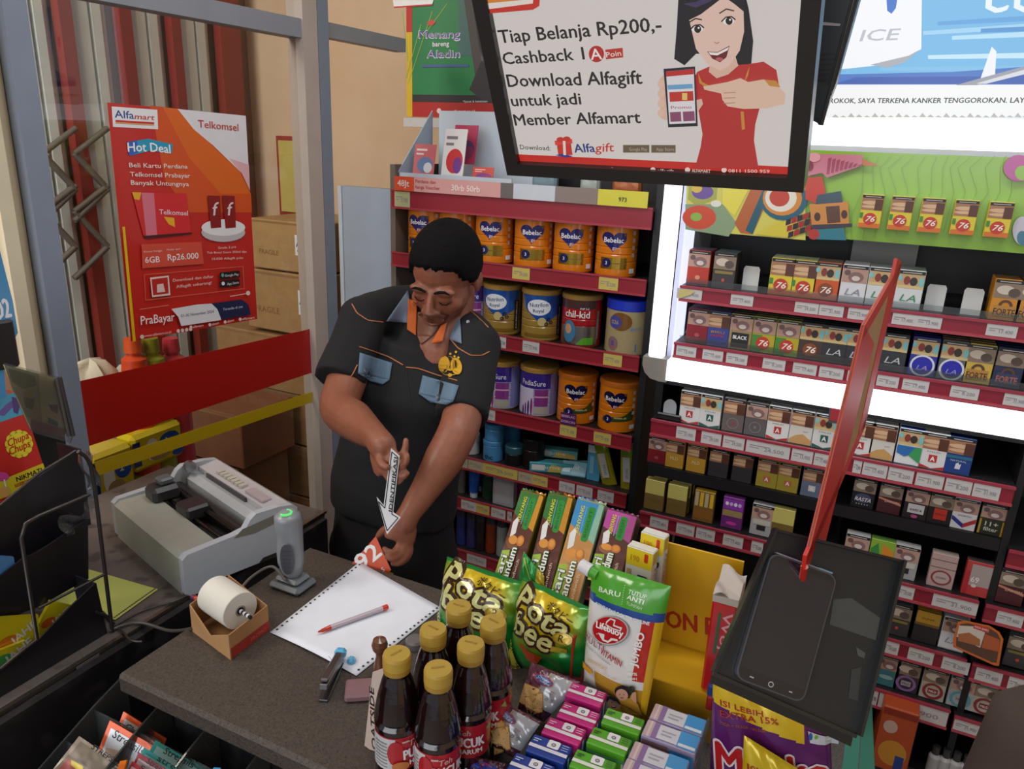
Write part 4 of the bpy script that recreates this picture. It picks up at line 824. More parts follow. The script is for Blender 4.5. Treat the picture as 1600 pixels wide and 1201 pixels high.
def pack(kind):
    body, top, ph = DES[kind]; w, h, d = PW, PH, PD; b = MB('card', body)
    b.box((-w/2, 0, 0), (w/2, d, h), body, bev=0.0012)
    b.box((-w/2+0.001, 0.001, h), (w/2-0.001, d-0.001, h+0.0003), top); s = Surf((-w/2, 0, 0), (1, 0, 0), (0, 0, 1)); y0 = h*0.54
    if kind not in ('purple', 'amber_box', 'pink_tin', 'red_clear', 'rainbow'): warning_photo(b, s, w, y0, h*0.90, ph)
    T = lambda t, x, y, hh, c, ww, bo=0.03, sh=0: b.text(s, t, w*x, h*y, h*hh, c, w*ww if ww else None, bo, 'c', 0, sh)
    if kind.startswith('seventysix'):
        if 'green' in kind: b.rect(s, .001, h*.2, w*.99, h*.52, '#b8a82c'); b.rect(s, .001, 0.002, w*.45, h*.5, '#4c8a3c')
        if 'orange' in kind: b.rect(s, .001, .002, w*.99, h*.2, '#d8785a')
        if 'yellow' in kind: b.rect(s, .001, .002, w*.99, h*.15, '#d8702c'); b.rect(s, .001, .3*h, w*.16, h*.46, '#3c8c3c')
        b.ell(s, w*.5, h*.28, w*.3, h*.18, '#c43a2a' if 'orange' not in kind and 'dark' not in kind else '#8c4a2c'); T('76', .5, .2, .16, '#f2eee0', .4, .04, .3)
    elif kind.startswith('la_'): T('LA', .5, .22, .17, {'la_white': '#8c909a', 'la_green': '#3c8c5c', 'la_black': '#c4c6ca'}[kind], .6, .0, .35); b.rect(s, .001, .002, w-.001, h*.05, '#b8b4b0' if kind != 'la_black' else '#5a3a44')
    elif kind.startswith('forte'): b.ring(s, w*.5, h*.36, w*.14, w*.24, '#5c4028', a1=math.pi); b.rect(s, w*.12, h*.10, w*.88, h*.36, '#b8863c' if kind != 'forte_navy' else '#3a4060'); T('FORTE', .5, .13, .16, '#4a2c1c' if kind != 'forte_navy' else '#b8684c', .72)
    elif kind == 'black_gold': b.rect(s, w*.12, h*.06, w*.88, h*.48, '#26262a'); T('BLACK', .5, .30, .10, '#f0f0f0', .62, .05)
    elif kind in ('redblack', 'darkred'): b.rect(s, .001, .002, w-.001, h*.08, '#3c2c2c'); b.ell(s, w*.5, h*.25, w*.12, h*.06, '#d8907c' if kind == 'redblack' else '#a8505c')
    elif kind == 'darkgrey': b.rect(s, w*.1, h*.42, w*.9, h*.5, '#8c7c3c'); b.ell(s, w*.5, h*.25, w*.07, h*.05, '#c84a3c')
    elif kind == 'blue': T('BIRU', .5, .38, .07, '#b8862c', .6); T('KRETEK', .5, .28, .06, '#c8343c', .6)
    elif kind.startswith('circle'): b.ring(s, w*.5, h*.27, w*.38, w*.46, '#d8dce8'); b.ell(s, w*.5, h*.3, w*.36, h*.2, '#2a2aac'); T('LA', .5, .16, .12, '#9c9cc8', .4, .0, .3)
    elif kind.startswith('a_') or kind in ('sand', 'greyblue'):
        cc = {'a_white_red': '#b83430', 'a_white_green': '#2c5c58', 'a_gold': '#c86850', 'sand': '#c89a5c', 'greyblue': '#d8d8e0'}[kind]
        if kind == 'sand': b.poly(s, [(.001, .002), (w-.001, .002), (w-.001, h*.16), (w*.6, h*.32), (w*.3, h*.26), (.001, h*.12)], '#c89c64'); T('bold', .7, .38, .04, '#8c8c8c', .2)
        else:
            b.rect(s, w*.34, h*.2, w*.66, h*.4, cc); T('A', .5, .23, .13, '#f0eeea', .18, .05)
            if kind.startswith('a_white'): b.poly(s, [(.001, .002), (w-.001, .002), (w-.001, h*.12), (w*.5, h*.03), (.001, h*.12)], cc); T('MILD', .5, .47, .03, '#6c6c6c', .5)
    elif kind in ('mono', 'mono2'): b.ring(s, w*.5, h*.26, w*.24, w*.27, '#8c8480'); b.rect(s, w*.44, h*.22, w*.56, h*.3, '#a03c44' if kind == 'mono' else '#7c7876')
    elif kind == 'ice_blue': b.poly(s, [(.001, h*.3), (.001, h*.52), (w-.001, h*.52), (w-.001, h*.08), (w*.55, h*.28), (w*.35, h*.22)], '#2f6cb4'); b.poly(s, [(w*.5, h*.27), (w*.7, h*.5), (w-.001, h*.52), (w-.001, h*.08)], '#3c9c5c')
    elif kind == 'navy_camel': b.poly(s, [(w*.4, h*.14), (w*.42, h*.28), (w*.5, h*.32), (w*.56, h*.26), (w*.62, h*.30), (w*.6, h*.14)], '#d0d4dc'); b.rect(s, .001, h*.42, w-.001, h*.5, '#2c6c8c'); T('NATURAL', .5, .34, .05, '#a8b4c8', .6)
    elif kind == 'dj': b.ell(s, w*.5, h*.34, w*.36, h*.16, '#4a4c6c'); T('RASTA', .5, .24, .12, '#e0dee4', .7, .04, .2); [b.ell(s, w*(.25+.12*i), h*.14, w*.025, h*.015, '#d8d8dc') for i in range(5)]
    elif kind == 'maroon': b.poly(s, [(.001, h*.52), (w-.001, h*.4), (w-.001, h*.32), (.001, h*.46)], '#c8846c'); T('LAKON', .6, .38, .07, '#d8b49c', .6)
    elif kind == 'extra': b.rect(s, w*.18, h*.2, w*.86, h*.5, '#d0ccd0'); T('extra', .52, .28, .1, '#2c2a2c', .5); b.ell(s, w*.5, h*.1, w*.14, h*.06, '#b84c84')
    elif kind == 'red_square': b.rect(s, w*.26, h*.16, w*.78, h*.52, '#c0392a'); T('MERAH', .52, .3, .07, '#8c2018', .4)
    elif kind == 'chevron': b.poly(s, [(.001, h*.42), (.001, h*.28), (w*.5, h*.06), (w*.5, h*.2)], '#2a3490'); b.poly(s, [(w-.001, h*.42), (w-.001, h*.28), (w*.5, h*.06), (w*.5, h*.2)], '#b82a34'); T('NORTH', .5, .42, .06, '#8c8c9c', .5)
    elif kind == 'twenty_two': b.rect(s, .001, .002, w*.1, h*.5, '#b89428'); b.rect(s, w*.9, .002, w-.001, h*.5, '#b89428'); T('11+', .5, .3, .14, '#d8d4c4', .5); T('filter', .5, .14, .12, '#d8d4c4', .55)
    elif kind == 'purple': b.rect(s, .002, h*.62, w-.002, h*.95, '#8c3cb0'); [b.ell(s, w*(.2+.2*i), h*.8, w*.08, h*.06, '#c8b4d8' if i % 2 else '#e8e4ea') for i in range(4)]; b.rect(s, .002, h*.4, w-.002, h*.6, '#9c8458'); b.ell(s, w*.5, h*.18, w*.26, h*.06, '#c43c9c')
    elif kind == 'silver': b.rect(s, w*.3, h*.18, w*.7, h*.34, '#2c2a2e'); b.rect(s, w*.1, h*.36, w*.9, h*.52, '#c4c0b4')
    elif kind == 'amber_box': [b.rect(s, w*(.05+.24*i), h*.5, w*(.22+.24*i), h*.96, '#d8b02c' if i % 2 else '#b8a88c') for i in range(4)]; b.rect(s, .002, h*.1, w-.002, h*.4, '#8a5c24')
    elif kind == 'cream': T('TEH', .5, .3, .08, '#8c8878', .5)
    elif kind == 'pink_tin': b.rect(s, .001, h*.8, w-.001, h*.82, '#6c5450'); b.rect(s, .001, h*.58, w-.001, h*.6, '#6c5450'); b.ell(s, w*.5, h*.3, w*.4, h*.22, '#8c3c44'); b.ell(s, w*.5, h*.3, w*.32, h*.17, '#b8a8a4'); T('GUDANG', .5, .27, .06, '#8c3c44', .4)
    elif kind == 'red_clear': b.rect(s, w*.2, h*.3, w-.002, h*.92, '#a89c98'); b.rect(s, .002, .002, w*.18, h*.7, '#b02430'); T('69', .4, .4, .16, '#e8dcdc', .3); b.ell(s, w*.4, h*.3, w*.1, h*.05, '#d8c8c8')
    elif kind == 'teal': b.ell(s, w*.5, h*.3, w*.3, h*.07, '#8cb4bc')
    elif kind.startswith('ring'):
        c = {'ring_purple': '#8c6ca8', 'ring_red': '#8c2c30', 'ring_teal': '#5c9cac'}[kind]; b.ring(s, w*.5, h*.28, w*.3, w*.42, c); b.rect(s, w*.3, h*.2, w*.7, h*.36, c if kind == 'ring_red' else '#a8a4b0'); T('MILD', .5, .24, .07, '#e8e4e4' if kind == 'ring_red' else '#4c4a54', .3)
    elif kind == 'gold_black': b.rect(s, .002, h*.62, w-.002, h*.98, '#c0942c'); b.rect(s, .002, h*.54, w-.002, h*.62, '#7c5c2c'); T('DUNIA', .5, .74, .06, '#5c4414', .5)
    elif kind == 'gold': T('MLD', .5, .3, .12, '#e8d49c', .4)
    elif kind == 'rainbow': b.poly(s, [(.002, .002), (w*.5, h*.3), (w*.3, h*.9), (.002, h*.7)], '#3c8c3c'); b.poly(s, [(w*.5, h*.2), (w-.002, h*.1), (w-.002, h*.7), (w*.5, h*.9)], '#d88a2c'); b.ell(s, w*.75, h*.25, w*.2, h*.15, '#c8402c')
    return b.build('cigarette_pack', origin=(0, 0, 0))
PK = {}
def put_pack(kind, px, z, label, group, Y=1.872, sx=1.0, sz=1.0, X=None, cat='pack'):
    X = Xat(px, Y, z+0.04) if X is None else X
    if kind not in PK: o = pack(kind); PK[kind] = o
    else: o = PK[kind].copy(); COL.objects.link(o)
    o.location = (X, Y, z); o.scale = (sx, 1, sz); return tag(o, label, cat, group)
def row(name, items, z, group, behind=2, Y=1.872, sz=1.0, sx=1.0):
    prev = None
    for i, (px, kind, desc) in enumerate(items):
        X = Xat(px, Y, z+0.04)
        put_pack(kind, px, z, '%s, %s from left on %s' % (desc, ORD[i], name), group, Y, sx, sz)
        nb = behind
        for k in range(nb):
            put_pack(kind, px, z, 'just behind the %s, %s on %s' % (desc, ORD[i], name), group, Y+0.024*(k+1), sx, sz, X=X) if k == 0 else put_pack(kind, px, z, 'rearmost behind the %s, %s on %s' % (desc, ORD[i], name), group, Y+0.024*(k+1), sx, sz, X=X)
row('topmost cigarette shelf', [(1091, 'redblack', 'red and grey pack'), (1131, 'darkgrey', 'dark grey pack'), (1221, 'seventysix_yellow', 'yellow and red pack'), (1256, 'seventysix_yellow', 'yellow pack with teal picture'), (1291, 'seventysix_orange', 'orange red pack'), (1333, 'la_white', 'plain white pack'), (1375, 'la_green', 'green lettered white pack'), (1420, 'la_green', 'white pack with blue green lettering'), (1572, 'forte_orange', 'orange brown pack'), (1612, 'forte_orange', 'orange pack cut by the frame')], 1.362, 'packs on the topmost cigarette shelf')
row('second cigarette shelf', [(1090, 'darkred', 'dark red pack'), (1122, 'blue', 'blue pack'), (1157, 'black_gold', 'gold framed black pack'), (1193, 'seventysix_green', 'green and yellow pack'), (1230, 'seventysix_green', 'leaf green pack'), (1267, 'seventysix_dark', 'dark brown pack'), (1304, 'la_black', 'black pack'), (1341, 'la_black', 'black pack beside the red sign'), (1396, 'la_black', 'black pack right of the red sign'), (1443, 'circle_blue', 'pack with a blue disc'), (1489, 'circle_grey', 'grey pack with a blue disc'), (1529, 'forte_yellow', 'pale yellow pack'), (1576, 'forte_navy', 'navy pack')], 1.218, 'packs on the second cigarette shelf')
gC = 'packs on the shelf below the light band'
row('shelf below the light band', [(1078, 'a_white_red', 'white pack with red mark'), (1110, 'a_white_green', 'white pack with dark green mark'), (1146, 'mono', 'dull brown pack with grey ring'), (1181, 'mono2', 'dull mauve pack'), (1216, 'a_white_red', 'white and red pack'), (1252, 'sand', 'white and sand pack'), (1289, 'a_white_green', 'dark marked pack behind sign'), (1345, 'a_white_red', 'red marked pack behind sign'), (1379, 'sand', 'white pack with a sand dune'), (1421, 'ice_blue', 'blue and green pack'), (1459, 'a_white_red', 'white and red pack'), (1499, 'navy_camel', 'navy pack with a small animal')], 1.003, gC, 1, sx=0.98)
row('row under the third rail', [(1027, 'darkred', 'red pack in the corner'), (1054, 'gold', 'golden pack'), (1088, 'gold', 'brownish gold pack'), (1123, 'black', 'black pack'), (1160, 'black', 'charcoal pack'), (1199, 'a_gold', 'olive gold pack'), (1232, 'a_gold', 'olive gold pack with a red mark'), (1270, 'greyblue', 'grey blue pack'), (1350, 'dj', 'black pack with white lettering'), (1391, 'maroon', 'maroon pack'), (1432, 'extra', 'black pack with a white label'), (1470, 'red_square', 'black pack with a red square'), (1508, 'chevron', 'blue and red chevron pack'), (1551, 'twenty_two', 'black and gold pack')], 0.866, 'packs under the third price rail', 0, Y=1.885, sz=0.88, sx=0.94)
# bottom-left bay: small boxes
for i, (px, Y, k, l) in enumerate(((1022, 1.872, 'cream', 'front yellow tea box, leftmost'), (1026, 1.90, 'cream', 'middle yellow tea box of the left column'), (1031, 1.93, 'cream', 'rear yellow tea box of the left column'), (1057, 1.872, 'cream', 'front yellow tea box of the second column'), (1063, 1.90, 'cream', 'middle yellow tea box of the second column'), (1069, 1.93, 'cream', 'rear yellow tea box of the second column'))):
    o = put_pack(k, px, 0.735, l, 'yellow boxes on the low shelf', Y)
    if i == 0:
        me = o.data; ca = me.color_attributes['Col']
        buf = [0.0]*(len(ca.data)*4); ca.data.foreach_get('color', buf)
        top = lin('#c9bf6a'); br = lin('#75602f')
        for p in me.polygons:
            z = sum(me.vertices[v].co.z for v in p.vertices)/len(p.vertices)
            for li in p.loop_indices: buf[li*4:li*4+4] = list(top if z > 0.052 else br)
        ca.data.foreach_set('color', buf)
row('low shelf above fourth rail', [(1099, 'amber_box', 'brown box with yellow sticks'), (1144, 'purple', 'purple candy box'), (1190, 'silver', 'white and silver pack'), (1222, 'cream', 'pale box near the black tray')], 0.735, 'boxes on the low shelf', 0)
row('low shelf right of the tray', [(1337, 'silver', 'white box behind the tray'), (1376, 'rainbow', 'green and orange box'), (1414, 'silver', 'pale lilac box lying low'), (1472, 'pink_tin', 'pinkish white round marked box'), (1527, 'red_clear', 'clear and red box'), (1580, 'maroon', 'dark maroon box')], 0.712, 'boxes on the low shelf right of the tray', 0, sx=1.0)
row('shelf level with the phone', [(1403, 'darkgrey', 'grey pack beside the tray edge'), (1447, 'gold_black', 'black pack with a golden top'), (1490, 'la_white', 'white pack behind the orange sign'), (1592, 'darkgrey', 'grey pack beside orange sign')], 0.555, 'packs level with the phone', 1)
row('lowest cigarette shelf', [(1386, 'teal', 'teal pack'), (1417, 'ring_purple', 'grey pack with a purple ring'), (1459, 'ring_red', 'white pack with a red disc'), (1502, 'ring_teal', 'white pack with a teal ring'), (1540, 'ring_red', 'worn white pack'), (1578, 'darkred', 'dark red pack in the corner')], 0.405, 'packs on the lowest cigarette shelf', 0)
# white pusher cards
for i, (px, z, l) in enumerate(((1174, 1.362, 'white pusher card between the dark and yellow packs'), (1463, 1.362, 'white pusher card right of the white packs'), (1521, 1.362, 'white pusher card next to the orange brown pack'))):
    X = Xat(px, 1.9, z+0.04); b = MB('plastic', '#c4c6c4'); b.prism([Vector((X+x*0.019, 1.90, z+zz_)) for x, zz_ in ((-1, 0), (1, 0), (1, 0.052), (0.8, 0.058), (-0.8, 0.058), (-1, 0.052))], (0, 0.003, 0), '#cfd1cf'); tag(b.build('pusher_card'), l, 'card', 'pusher cards')
X = Xat(1045, 1.875, 1.01); b = MB('plastic'); b.prism([Vector((X+0.017*math.cos(a), 1.876, 1.0+0.040+0.018*math.sin(a))) for a in [math.pi*i/10 for i in range(11)]]+[Vector((X-0.017, 1.876, 1.005)), Vector((X+0.017, 1.876, 1.005))], (0, 0.003, 0), '#a8adb0'); tag(b.build('pusher_card'), 'round topped grey card at the left end below the light band', 'card', 'pusher cards')
b = MB('plastic'); b.box((X-0.03, 1.862, 1.004), (X+0.034, 1.872, 1.022), '#1c1a1c', bev=0.003); tag(b.build('card_holder'), 'small black holder in front of the round topped card', 'holder')
# clear plastic fronts, rails and tags
RT = {
 (1.325, 1.364, CL+0.045, 1.6): [(1058, 1097, WHT), (1142, 1177, WHT), (1242, 1279, WHT), (1280, 1318, WHT), (1325, 1360, WHT), (1394, 1431, WHT), (1431, 1471, WHT), (1541, 1589, WHT)],
 (1.180, 1.220, CL+0.045, 1.6): [(1057, 1088, WHT), (1098, 1130, WHT), (1135, 1168, WHT), (1192, 1227, WHT), (1239, 1276, WHT), (1280, 1318, WHT), (1324, 1340, WHT), (1370, 1404, WHT), (1410, 1451, WHT), (1485, 1529, WHT), (1568, 1605, WHT)],
 (0.960, 1.006, -0.466, 0.355): [(1057, 1087, WHT), (1096, 1127, WHT), (1130, 1163, WHT), (1166, 1234, WHT), (1237, 1270, WHT), (1272, 1296, WHT), (1333, 1346, WHT), (1348, 1386, WHT), (1388, 1427, WHT), (1431, 1474, WHT), (1477, 1518, WHT), (1520, 1562, WHT)],
 (0.690, 0.736, -0.472, 0.02): [(1016, 1044, WHT), (1057, 1085, WHT), (1088, 1117, WHT), (1130, 1161, WHT), (1174, 1192, WHT)],
 (0.668, 0.714, 0.03, 0.342): [(1402, 1428, WHT), (1457, 1527, WHT)], (0.508, 0.556, 0.03, 0.348): [(1378, 1404, WHT), (1419, 1458, WHT), (1472, 1514, WHT)], (0.350, 0.406, 0.03, 0.342): [(1355, 1371, WHT), (1373, 1480, WHT)],
 (0.815, 0.858, 0.372, 1.6): [], (0.666, 0.711, 0.356, 1.6): [(1557, 1598, WHT)], (0.504, 0.552, 0.36, 1.6): [(1524, 1565, WHT), (1575, 1600, WHT)], (0.352, 0.396, 0.352, 1.6): [(1490, 1531, WHT), (1534, 1570, WHT)]}
for (z0, z1, x0, x1), tags in RT.items():
    dark = z0 == 0.350
    b = MB('plastic', '#8c1f33'); b.box((x0, CY, z0), (x1, CY+0.006, z1), '#8f2236' if z0 > 0.95 else '#861f30', bev=0.002); b.box((x0, CY-0.004, z0), (x1, CY, z0+0.006), '#b04452'); b.box((x0, CY-0.004, z1-0.006), (x1, CY, z1), '#a03446')
    r_ = b.build('price_rail', cab)
    for t0, t1, c in tags:
        zc = (z0+z1)/2; price(None, Xat(t0, CY, zc), Xat(t1, CY, zc), z0+0.007, z1-0.007, CY-0.001, r_, c)
    b = MB('paint'); b.box((x0, CY+0.006, z1-0.005), (min(x1, 1.6), 2.2, z1-0.002), '#201e20'); b.build('shelf_board', cab)
    if z0 > 1.1: b = MB('clear'); b.box((x0+0.01, CY+0.012, z1-0.01), (x1, CY+0.0135, z1+0.016)); b.build('clear_lip', cab)
b = MB('paper'); s = front(-0.41, CY-0.0045, 1.33); b.poly(s, [(-0.018, 0.0), (0.012, 0.014), (0.022, 0.024), (-0.006, 0.026), (-0.018, 0.022)], '#c9bf7c'); b.build('torn_label', cab)
cb('shelf_front', (-0.466, 1.87, 0.838), (0.356, 1.875, 0.868), '#161416'); cb('shelf_board', (-0.466, 1.875, 0.85), (0.356, 2.2, 0.866), '#161416')
cb('label_plate', (Xat(1370, 2.1, 1.45)-0.06, 2.14, 1.36), (Xat(1370, 2.1, 1.45)+0.09, 2.15, 1.49), '#9a9a98')
# packs fixed to the green panel
for i, px in enumerate((1362, 1409, 1457, 1509, 1563)):
    X = Xat(px, 1.82, 1.58); o = put_pack('seventysix_yellow', px, 1.536, 'yellow display pack stuck to the green panel, %s from the left' % ORD[i], 'display packs on the green panel', 1.826, 0.80, 0.80, X=X)
# sign wobblers
b = MB('gloss', '#c8702c'); s = Surf((0, 1.835, 0), (1, 0, 0), (0, 0, 1)).crop(1380, 860, 4.62)
q = [(540, 515), (600, 508), (650, 520), (770, 545), (840, 590), (868, 640), (835, 832), (800, 828), (505, 695), (505, 640)]
qq = [s.px(*p) for p in q]; b.prism([s.P(a, c, -0.002) for a, c in qq], s.N*0.0019, '#cf6a24')
cx_ = sum(p[0] for p in q)/len(q); cy_ = sum(p[1] for p in q)/len(q); b.ppoly(s, [(cx_+(x-cx_)*0.88, cy_+(y-cy_)*0.88) for x, y in q], '#5c3c28')
b.ppoly(s, [(548, 540), (650, 545), (735, 590), (700, 700), (560, 630), (530, 620)], '#d8ccc0'); b.ppoly(s, [(540, 600), (620, 590), (700, 640), (700, 690), (540, 650)], '#b06a3c'); b.ppoly(s, [(735, 600), (840, 640), (835, 730), (710, 700)], '#b85a2c')
b.ppoly(s, [(655, 525), (768, 560), (760, 595), (650, 558)], '#c83c30'); b.ptext(s, 'RASA BARU', (660, 552), (758, 583), 14, '#e8dcdc'); s.crop(0, 0, 1)
tag(b.build('shelf_sign'), 'orange rimmed picture sign clipped before the packs level with the phone', 'sign')
b = MB('card', '#4a4a50'); s = Surf((0, 1.845, 0), (1, 0, 0), (0, 0, 1)); q = [s.px(*p) for p in ((1298, 608), (1322, 612), (1322, 664), (1294, 660))]; b.prism([s.P(a, c, -0.002) for a, c in q], s.N*0.0019, '#4e4e54')
b.ppoly(s, [(1299, 632), (1321, 636), (1320, 660), (1296, 656)], '#a8323c'); b.ptext(s, 'LA', (1301, 625), (1319, 628), 9, '#e0e0e4', 0, 0.3); tag(b.build('shelf_sign'), 'small grey and red sign hanging just left of the red board', 'sign')
# low clutter
A = on(1360, 1195, Y=1.8); B = on(1438, 1118, Y=1.8)
b = MB('card', '#b04a20'); b.box((A.x, 1.8, A.z), (B.x, 1.95, B.z), '#b34c22', bev=0.003); s = front(A.x, 1.8, A.z); w, h = B.x-A.x, B.z-A.z
b.ell(s, w*.5, h*.3, w*.4, h*.2, '#c88a2c'); b.rect(s, w*.6, h*.0, w*.85, h*.28, '#22408c'); b.ell(s, w*.3, h*.7, w*.2, h*.1, '#c8a89c'); b.rect(s, 0.002, h*.88, w-0.002, h*.97, '#8c2c1c'); tag(b.build('carton'), 'orange red carton on the floor shelf beside the green plank', 'box')
for i, px in enumerate((1462, 1480, 1498, 1516)):
    p = on(px, 1185-i*0, Y=1.85); b = MB('plastic'); b.lathe([(0.0, 0), (0.014, 0.0, '#b4b4b4'), (0.014, 0.05, '#b4b4b4'), (0.009, 0.058, '#3a3a3c'), (0.009, 0.08, '#3a3a3c'), (0, 0.08)], 16, col='#a8a8a8'); o = b.build('small_bottle', origin=(0, 0, 0)); o.location = (p.x, 1.87, 0.20); tag(o, 'small white bottle with a dark cap at the bottom right, %s from the left' % ORD[i], 'bottle', 'small bottles at the bottom right')
cb('shelf_board', (-0.46, 1.86, 0.18), (1.6, 2.2, 0.2), '#151315')
# ================================================================== counters
CZ = 0.90
b = MB('matte'); b.box((-0.925, 0.605, CZ-0.035), (0.105, 1.04, CZ), bev=0.006); cnt = b.build('stone_counter', matname='granite'); tag(cnt, 'brown grey granite counter top beside the customer', 'counter')
ctop = cnt
b = MB('matte'); b.box((-0.88, 0.66, 0.0), (0.09, 1.02, CZ-0.035)); tag(b.build('black_cabinet', matname='black_panel'), 'black cabinet under the granite counter top', 'cabinet')
LZ = 0.855
b = MB('matte'); b.box((-1.56, -0.2, LZ-0.02), (-1.052, 1.24, LZ), bev=0.002); tag(b.build('side_counter', matname='counter_laminate'), 'grey brown laminate side counter along the shop window', 'counter')
b = MB('metal', '#7d7468'); b.box((-1.055, -0.2, LZ-0.004), (-1.047, 1.24, LZ+0.002), '#8a8176'); tag(b.build('edge_strip'), 'worn metal edge strip of the side counter', 'strip')
b = MB('matte'); b.box((-1.50, -0.2, 0.0), (-1.058, 1.2, LZ-0.02)); tag(b.build('side_cabinet', matname='black_panel'), 'scuffed black cabinet under the side counter', 'cabinet')
b = MB('matte'); b.box((-1.046, 0.2, 0.0), (-1.03, 1.22, LZ-0.005)); tag(b.build('end_panel', matname='black_panel'), 'black panel standing in the gap beside the side counter', 'panel')
b = MB('plastic'); b.box((-1.0455, 0.40, LZ-0.06), (-1.0445, 0.66, LZ-0.012), '#4c474a'); b.box((-1.0455, 0.62, LZ-0.05), (-1.0445, 0.66, LZ-0.0), '#5c5558')
tag(b.build('tape_piece'), 'strip of grey tape along the black side cabinet edge', 'tape')

# ---------------- continuous form paper, pen
PC = [on(*p, Z=CZ+0.001) for p in ((562, 878), (690, 950), (557, 1056), (422, 988))]
def sheet(name, corners, z, col, label, cat, holes=True, lines=None, hole='#2a2a2c'):
    A, B, Cc, D = corners; b = MB('paper', col)
    def fn(u, v):
        p = A.lerp(B, u).lerp(D.lerp(Cc, u), v); p = p.copy(); p.z = z + 0.004*math.sin(u*3.1)*abs(math.sin(v*2.2)); return p
    b.grid(fn, 16, 16, None, smooth=True)
    if name == 'form_paper':
        for k, (x, y, w_) in enumerate(((492, 1005, 12), (500, 1012, 22), (508, 1019, 26), (520, 1026, 14), (488, 1000, 7))):
            p = on(x, y, Z=z+0.003); dd = Vector((0.9, -0.45, 0)).normalized()*w_*0.0009; nn_ = Vector((0.45, 0.9, 0))*0.0011; b.face([p, p+dd, p+dd+nn_, p+nn_], '#b4b0c6')
    s = Surf(D, Cc-D, A-D)
    s.O = s.O.copy(); s.O.z = z
    if holes:
        for i in range(20):
            t = (i+0.6)/20.6
            for (P0, P1, sg) in ((A, D, 1), (B, Cc, -1)):
                q = P0.lerp(P1, t); e = ((B-A).normalized() if sg > 0 else (A-B).normalized())*0.006; q = q+e
                u = 0.006/(B-A).length if sg > 0 else 1-0.006/(B-A).length
                zz = fn(u, t).z+0.0006
                b.add([Vector((q.x+0.0022*math.cos(k*1.047), q.y+0.0022*math.sin(k*1.047), zz)) for k in range(6)], [list(range(6))], hole)
    o = b.build(name); return tag(o, label, cat), fn
o, fn = sheet('form_paper', PC, CZ+0.0015, '#e3e5ee', 'blank white continuous form sheet on the granite counter', 'paper')
md = o.modifiers.new('thick', 'SOLIDIFY'); md.thickness = 0.0006; md.offset = 0
a = on(497, 987, Z=CZ+0.011); c = on(604, 948, Z=CZ+0.011); d = (c-a).normalized(); L_ = (c-a).length
pen = thing('ballpoint_pen', (a+c)/2, 'clear ballpoint pen with red ends lying on the white sheet', 'pen')
b = MB('gloss', '#b8a8ae'); b.tube([a+d*0.022, c-d*0.006], 0.0042, 8, '#b9aab2'); b.build('barrel', pen)
b = MB('gloss'); b.tube([a, a+d*0.008, a+d*0.022], [0.0012, 0.003, 0.0043], 8, '#b8321e'); b.build('tip', pen)
b = MB('gloss'); b.tube([c-d*0.008, c+d*0.002], [0.0046, 0.0046], 8, '#c8331f'); b.build('end_cap', pen)

# yellow form on the side counter
YC = [on(*p, Z=LZ+0.001) for p in ((138, 890), (245, 922), (182, 968), (150, 958))]
o, _ = sheet('order_form', [on(112, 882, Z=LZ+.001), on(247, 921, Z=LZ+.001), on(180, 969, Z=LZ+.001), on(60, 935, Z=LZ+.001)], LZ+0.002, '#b9bd62', 'yellow green order form on the side counter beside the wire rack', 'paper', True, None, '#4a4a2c')

# ---------------- stapler
def local_frame(p, q):
    d = (q-p); L = d.length; d.normalize(); n = Vector((-d.y, d.x, 0)); return d, n, L
p = on(505, 1097, Z=CZ); q = on(522, 1030, Z=CZ+0.03); q.z = CZ; d, n, L = local_frame(p, q); L = 0.085
M = Matrix.Translation(p) @ Matrix(((d.x, n.x, 0, 0), (d.y, n.y, 0, 0), (0, 0, 1, 0), (0, 0, 0, 1)))
st = thing('stapler', p, 'small blue and grey stapler standing open on the granite counter', 'stapler')
b = MB('metal', '#8c8c90'); b.box((0, -0.007, 0.0), (L, 0.007, 0.004), '#77767a', bev=0.001, M=M); b.build('base_plate', st)
M2 = M @ Matrix.Translation((L, 0, 0.006)) @ Matrix.Rotation(math.radians(9), 4, 'Y')
b = MB('metal', '#a8a8ac'); b.box((-L*0.98, -0.006, 0.0), (0, 0.006, 0.009), '#a9a8ac', bev=0.001, M=M2); b.build('magazine', st)
b = MB('metal', '#8c8c90'); b.box((-L*0.95, -0.0065, 0.010), (0.002, 0.0065, 0.016), '#8f8d8c', bev=0.002, M=M2); b.box((-0.004, -0.009, 0.004), (0.010, 0.009, 0.019), '#5cb2dc', 'gloss', bev=0.004, M=M2); b.build('handle', st); b = MB('gloss'); b.box((L-0.004, -0.024, 0.0), (L+0.010, -0.011, 0.012), '#5cb2dc', bev=0.004, M=M); b.build('blue_grip', st)

# ---------------- receipt roll in a cut carton
o0 = on(362, 1030, Z=CZ)                                   # near corner
e1 = on(421, 985, Z=CZ)-o0; e2 = on(302, 985, Z=CZ)-o0     # right edge, left edge on the counter
u1, u2 = e1.normalized(), e2.normalized(); l1, l2 = e1.length, e2.length
hold = thing('carton_holder', o0+(e1+e2)/2, 'cut brown cardboard box with a red band holding a paper roll', 'box')
def cwall(name, p, dvec, h0, h1, col='#a5784c', th=0.002, mid=None):
    b = MB('cardboard', col); n = Vector((-dvec.y, dvec.x, 0)).normalized()*th
    poly = [p, p+dvec, p+dvec+Vector((0, 0, h1))] + ([p+dvec*mid[0]+Vector((0, 0, mid[1]))] if mid else []) + [p+Vector((0, 0, h0))]
    b.prism(poly, n, col); return b
b = cwall('wall', o0, u1*l1, 0.045, 0.048, '#a87a4c'); s = Surf(o0-Vector((-u1.y, u1.x, 0))*0.0003, u1, (0, 0, 1)); s.N = -Vector((-u1.y, u1.x, 0))
